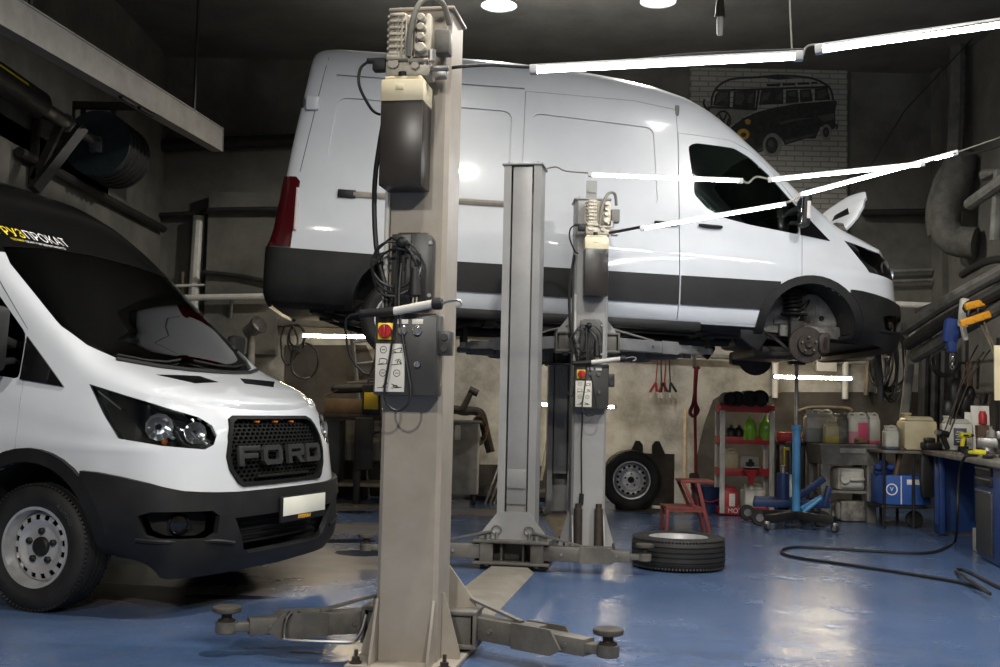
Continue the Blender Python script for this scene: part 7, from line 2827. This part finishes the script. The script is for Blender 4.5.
# ------------------------------------------------------------------ raised van: underside and the bare front axle
def under(name, mb, mt, parent=None):
    return mb.build(name, M[mt] if isinstance(mt, str) else mt, parent or raised)
for s in (-1, 1):
    k = MB()
    k.box((-1.9, s * 0.46, 0.40), (5.4, 0.09, 0.14), 0.01)
    under('frame_rail', k, 'under')
for x in (-0.9, -1.9, -2.9, -4.4):
    k = MB()
    k.box((x, 0, 0.37), (0.10, 1.5, 0.08), 0.01)
    under('cross_member', k, 'under')
k = MB()
k.cyl((-0.3, 0, 0.32), (-3.6, 0, 0.26), 0.045, n=14)
under('drive_shaft', k, 'under')
k = MB()
k.cyl((-3.75, -0.75, 0.27), (-3.75, 0.75, 0.27), 0.06, n=16)
k.sphere((-3.75, 0, 0.27), 0.16, (1, 0.9, 1))
under('rear_axle', k, 'under')
for s in (-1, 1):
    k = MB()
    k.tube([(-3.05, s * 0.55, 0.33), (-3.4, s * 0.55, 0.24), (-3.75, s * 0.55, 0.21), (-4.2, s * 0.55, 0.26), (-4.55, s * 0.55, 0.36)], 0.028, 8, smooth=4)
    under('leaf_spring', k, 'under')
    k = MB()
    k.cyl((-3.85, s * 0.6, 0.30), (-3.95, s * 0.52, 0.75), 0.03, n=12)
    under('rear_damper', k, 'under')
k = MB()
k.tube([(-0.4, -0.22, 0.36), (-1.2, -0.24, 0.38), (-1.8, -0.24, 0.38), (-2.6, -0.24, 0.38), (-3.3, -0.25, 0.42), (-4.0, -0.3, 0.42), (-4.6, -0.3, 0.36)], 0.035, 10, smooth=4)
k.cyl((-1.5, -0.24, 0.38), (-2.2, -0.24, 0.38), 0.085, n=18, b=0.03)
under('exhaust', k, 'rust')
k = MB()
k.box((-1.5, 0.22, 0.42), (0.9, 0.36, 0.22), 0.05)
under('fuel_tank', k, 'under')
k = MB()
k.box((-0.15, 0.0, 0.42), (0.7, 0.6, 0.34), 0.06)
k.box((0.25, 0.0, 0.75), (0.5, 0.65, 0.5), 0.06)
under('engine', k, 'under')
k = MB()
k.box((-0.05, 0, 0.22), (0.5, 1.05, 0.10), 0.03)
under('subframe', k, 'under')
for s in (-1, 1):
    k = MB()
    k.box((-2.15, s * 0.93, 0.375), (2.3, 0.09, 0.09), 0.02)
    under('sill_guard', k, 'black_plastic')
    k = MB()
    k.prism([(-0.45, 0.18), (-0.62, 0.30), (-0.62, 0.46), (-0.42, 0.46), (-0.37, 0.30)], -0.02, 0.02, Matrix.Translation((0, s * 0.9, 0)) @ FACE_Y, 0, 0.01)
    under('mud_guard', k, 'black_plastic')
# wheel well of the missing wheel
Y0 = -0.52
k = MB()
k.prism([(-0.40, 0.40), (0.42, 0.40), (0.42, 0.62), (0.30, 0.78), (-0.25, 0.80), (-0.40, 0.62)], -Y0 - 0.0, -Y0 + 0.02, FACE_Y)
wp = under('inner_wing', k, 'inner')
k = MB()
for x in (-0.36, 0.02, 0.22):
    k.box((x, Y0 - 0.03, 0.56), (0.03, 0.02, 0.26), 0.005)
k.box((0.1, Y0 - 0.03, 0.50), (0.6, 0.03, 0.05), 0.01)
k.box((0.15, Y0 - 0.05, 0.42), (0.6, 0.06, 0.12), 0.02)
under('wing_rib', k, 'inner', wp)
k = MB()
k.cyl((0.27, Y0 - 0.035, 0.56), (0.27, Y0 - 0.02, 0.56), 0.025, n=14)
under('wing_hole', k, 'dark', wp)
k = MB()
k.cyl((-0.02, -0.66, 0.42), (-0.05, -0.60, 0.78), 0.055, 0.05, n=18)
k.box((-0.02, -0.68, 0.40), (0.14, 0.10, 0.22), 0.03)
st = under('suspension_strut', k, 'under')
k = MB()
sp = []
for i in range(60):
    a = i / 59 * 5 * 2 * PI
    t = i / 59
    sp.append((-0.03 - 0.02 * t + 0.085 * math.cos(a), -0.64 + 0.04 * t + 0.085 * math.sin(a), 0.58 + 0.20 * t))
k.tube(sp, 0.012, 8)
k.lathe([(0.05, 0.0), (0.12, 0.0), (0.13, 0.015), (0.05, 0.03)], 24, Matrix.Translation((-0.03, -0.64, 0.565)))
k.lathe([(0.04, 0.0), (0.15, 0.0), (0.13, 0.04), (0.04, 0.06)], 24, Matrix.Translation((-0.05, -0.60, 0.765)))
under('coil_spring', k, 'pipe_dark', st)
k = MB()
k.cyl((-0.025, -0.65, 0.50), (-0.03, -0.64, 0.60), 0.032, n=14)
under('damper_rod', k, 'shelf_white', st)
HZ = 0.28
F = Matrix.Translation((0.05, -0.77, HZ)) @ Matrix.Diagonal((1.1, 1, 1.1, 1)) @ Matrix.Rotation(PI / 2, 4, 'X')
k = MB()
k.lathe([(0.07, 0.0), (0.152, 0.0), (0.155, 0.004), (0.155, 0.022), (0.152, 0.026), (0.085, 0.026), (0.08, 0.06), (0.074, 0.064), (0.0, 0.064)], 48, F)
bd = under('brake_disc', k, 'disc')
k = MB()
k.lathe([(0.086, 0.064), (0.086, 0.066), (0.03, 0.066), (0.03, 0.09), (0.024, 0.092), (0, 0.08)], 32, F)
hub = under('wheel_hub', k, 'rust', bd)
for i in range(5):
    a = 2 * PI * i / 5 + 0.4
    k = MB()
    k.cyl((0.062 * math.cos(a), 0.062 * math.sin(a), 0.06), (0.062 * math.cos(a), 0.062 * math.sin(a), 0.10), 0.008, n=8)
    k.bm.transform(F)
    under('wheel_stud', k, 'steel', bd)
k = MB()
k.box((0.215, -0.775, HZ + 0.02), (0.10, 0.11, 0.20), 0.025)
k.box((0.20, -0.81, HZ + 0.02), (0.09, 0.04, 0.15), 0.015)
under('brake_caliper', k, 'rust', bd)
k = MB()
k.prism([(-0.35, -0.45), (0.32, -0.45), (0.07, -0.74), (-0.06, -0.74)], 0.17, 0.21, None, 0, 0.008)
under('lower_arm', k, 'under')
k = MB()
k.tube([(0.30, -0.46, 0.36), (0.20, -0.6, 0.33), (0.10, -0.68, 0.30)], 0.018, 8)
k.tube([(-0.32, -0.5, 0.42), (-0.22, -0.64, 0.34), (-0.10, -0.68, 0.24)], 0.016, 8, smooth=3)
under('track_rod', k, 'under')
k = MB()
k.tube([(-0.08, -0.68, 0.42), (0.04, -0.70, 0.60), (0.12, -0.62, 0.72), (0.02, -0.56, 0.62)], 0.008, 6, smooth=4)
under('brake_hose', k, 'cable')
k = MB()
k.cyl((0.05, -0.77, HZ), (0, -0.3, HZ + 0.04), 0.03, n=12)
under('axle_shaft', k, 'under')
# torn black liner hanging at the nose
k = MB()
k.tube([(0.82, -0.55, 0.30), (0.88, -0.50, 0.05), (0.90, -0.48, -0.2)], 0.03, 6, smooth=3)
under('loose_liner', k, 'black_plastic')
k = MB()
k.cyl((0.47, 0.1, 1.20), (0.50, 0.1, 1.68), 0.01, n=8)
under('hood_prop', k, 'steel')
# u-shaped foot guard on the front lift's arm
k = MB()
RI = L1.inverted()
g0 = [gd(288, 640, 0.05), gd(287, 640, 0.05), gd(291, 616, 0.20)]
pts = [at(291, 612, 5.22), at(286, 620, 5.2), at(284, 636, 5.18), at(290, 640, 5.17), at(345, 642, 5.15), at(355, 640, 5.15), at(362, 630, 5.17), at(366, 615, 5.2)]
k.tube([RI @ p for p in pts], 0.011, 8, smooth=4)
k.build('foot_guard', M['chrome'], lift1)

F = Matrix.Translation((0.0, 0.72, 0.22)) @ Matrix.Rotation(PI / 2, 4, 'X')
k = MB()
k.lathe([(0.06, 0.0), (0.15, 0.0), (0.155, 0.01), (0.15, 0.026), (0.06, 0.026), (0.06, 0.0)], 36, F)
k.lathe([(0, 0.03), (0.17, 0.03), (0.19, 0.06), (0.12, 0.10), (0, 0.12)], 24, F)
k.box((-0.18, 0.68, 0.20), (0.18, 0.12, 0.14), 0.03)
under('brake_disc', k, 'under')
# ------------------------------------------------------------------ tube strings
def t3(px, py, Y):
    return at(px, py, Y)
S1 = [t3(530, 70, 5.0), t3(803, 56, 4.75)]
tube_lamp(S1[0], S1[1], 'tube lamp strung from the front post, the inner one of its string', 'strung tube lamps', r=0.016)
tube_lamp(t3(815, 50, 4.75), t3(1035, 19, 4.45), 'tube lamp strung high at the frame edge, outer one of the upper string', 'strung tube lamps', r=0.016)
tube_lamp(t3(588, 174.5, 8.4), t3(743, 181, 8.3), 'tube lamp strung beside the middle post, across the raised van door window', 'strung tube lamps')
tube_lamp(t3(768, 180, 8.3), t3(925, 164, 7.9), 'tube lamp of the middle string ending at the van open hood', 'strung tube lamps')
tube_lamp(t3(640, 229, 8.6), t3(786, 204, 8.5), 'tube lamp in the lowest string, crossing the raised van door', 'strung tube lamps')
tube_lamp(t3(800, 195, 8.5), t3(958, 152.5, 8.0), 'tube lamp of the lowest string running up past the van hood', 'strung tube lamps')
tube_lamp(t3(300, 335.5, 13.0), t3(378, 337, 13.0), 'warm tube lamp on the back wall below the raised van tail', 'warm tube lamps', True, 0.02)
tube_lamp(t3(539, 404, 13.3), t3(617, 407, 13.3), 'warm tube lamp on the back wall partly hidden by the lift post', 'warm tube lamps', True, 0.02)
tube_lamp(t3(771, 376.5, 13.1), t3(854, 378.5, 13.1), 'warm tube lamp above the blue jack and red shelves', 'warm tube lamps', True, 0.02)

for (x, y, lab) in ((0.0, 0, ''),):
    pass
q = at(499, 6, 11.2); pendant(q.x, q.y, q.z, 'lit pendant lamp under the ceiling, above the raised van roof', 300)
q = at(658, 2, 11.2); pendant(q.x, q.y, q.z, 'half-seen pendant lamp under the ceiling nearer the bus mural', 300)
for x, y, e in ((-2.0, -2.5, 1000), (1.8, -2.5, 1000), (0.2, 4.4, 520), (3.5, 5.2, 520), (-0.3, 7.0, 75), (2.4, 7.0, 60)):  # all out of view; the last two added to brighten the raised van's flank
    pendant(x, y, 5.35, 'unseen pendant lamp over the near part of the hall', e)

# ------------------------------------------------------------------ view
sc = bpy.context.scene
w = bpy.data.worlds.new('world')
sc.world = w
w.use_nodes = True
w.node_tree.nodes['Background'].inputs[0].default_value = (0.03, 0.03, 0.03, 1)
w.node_tree.nodes['Background'].inputs[1].default_value = 0.0
vs = sc.view_settings
sc.display_settings.display_device = 'sRGB'
vs.view_transform = 'Standard'
vs.look = 'None'
vs.gamma = 1.0
vs.use_curve_mapping = False
vs.exposure = 0.48
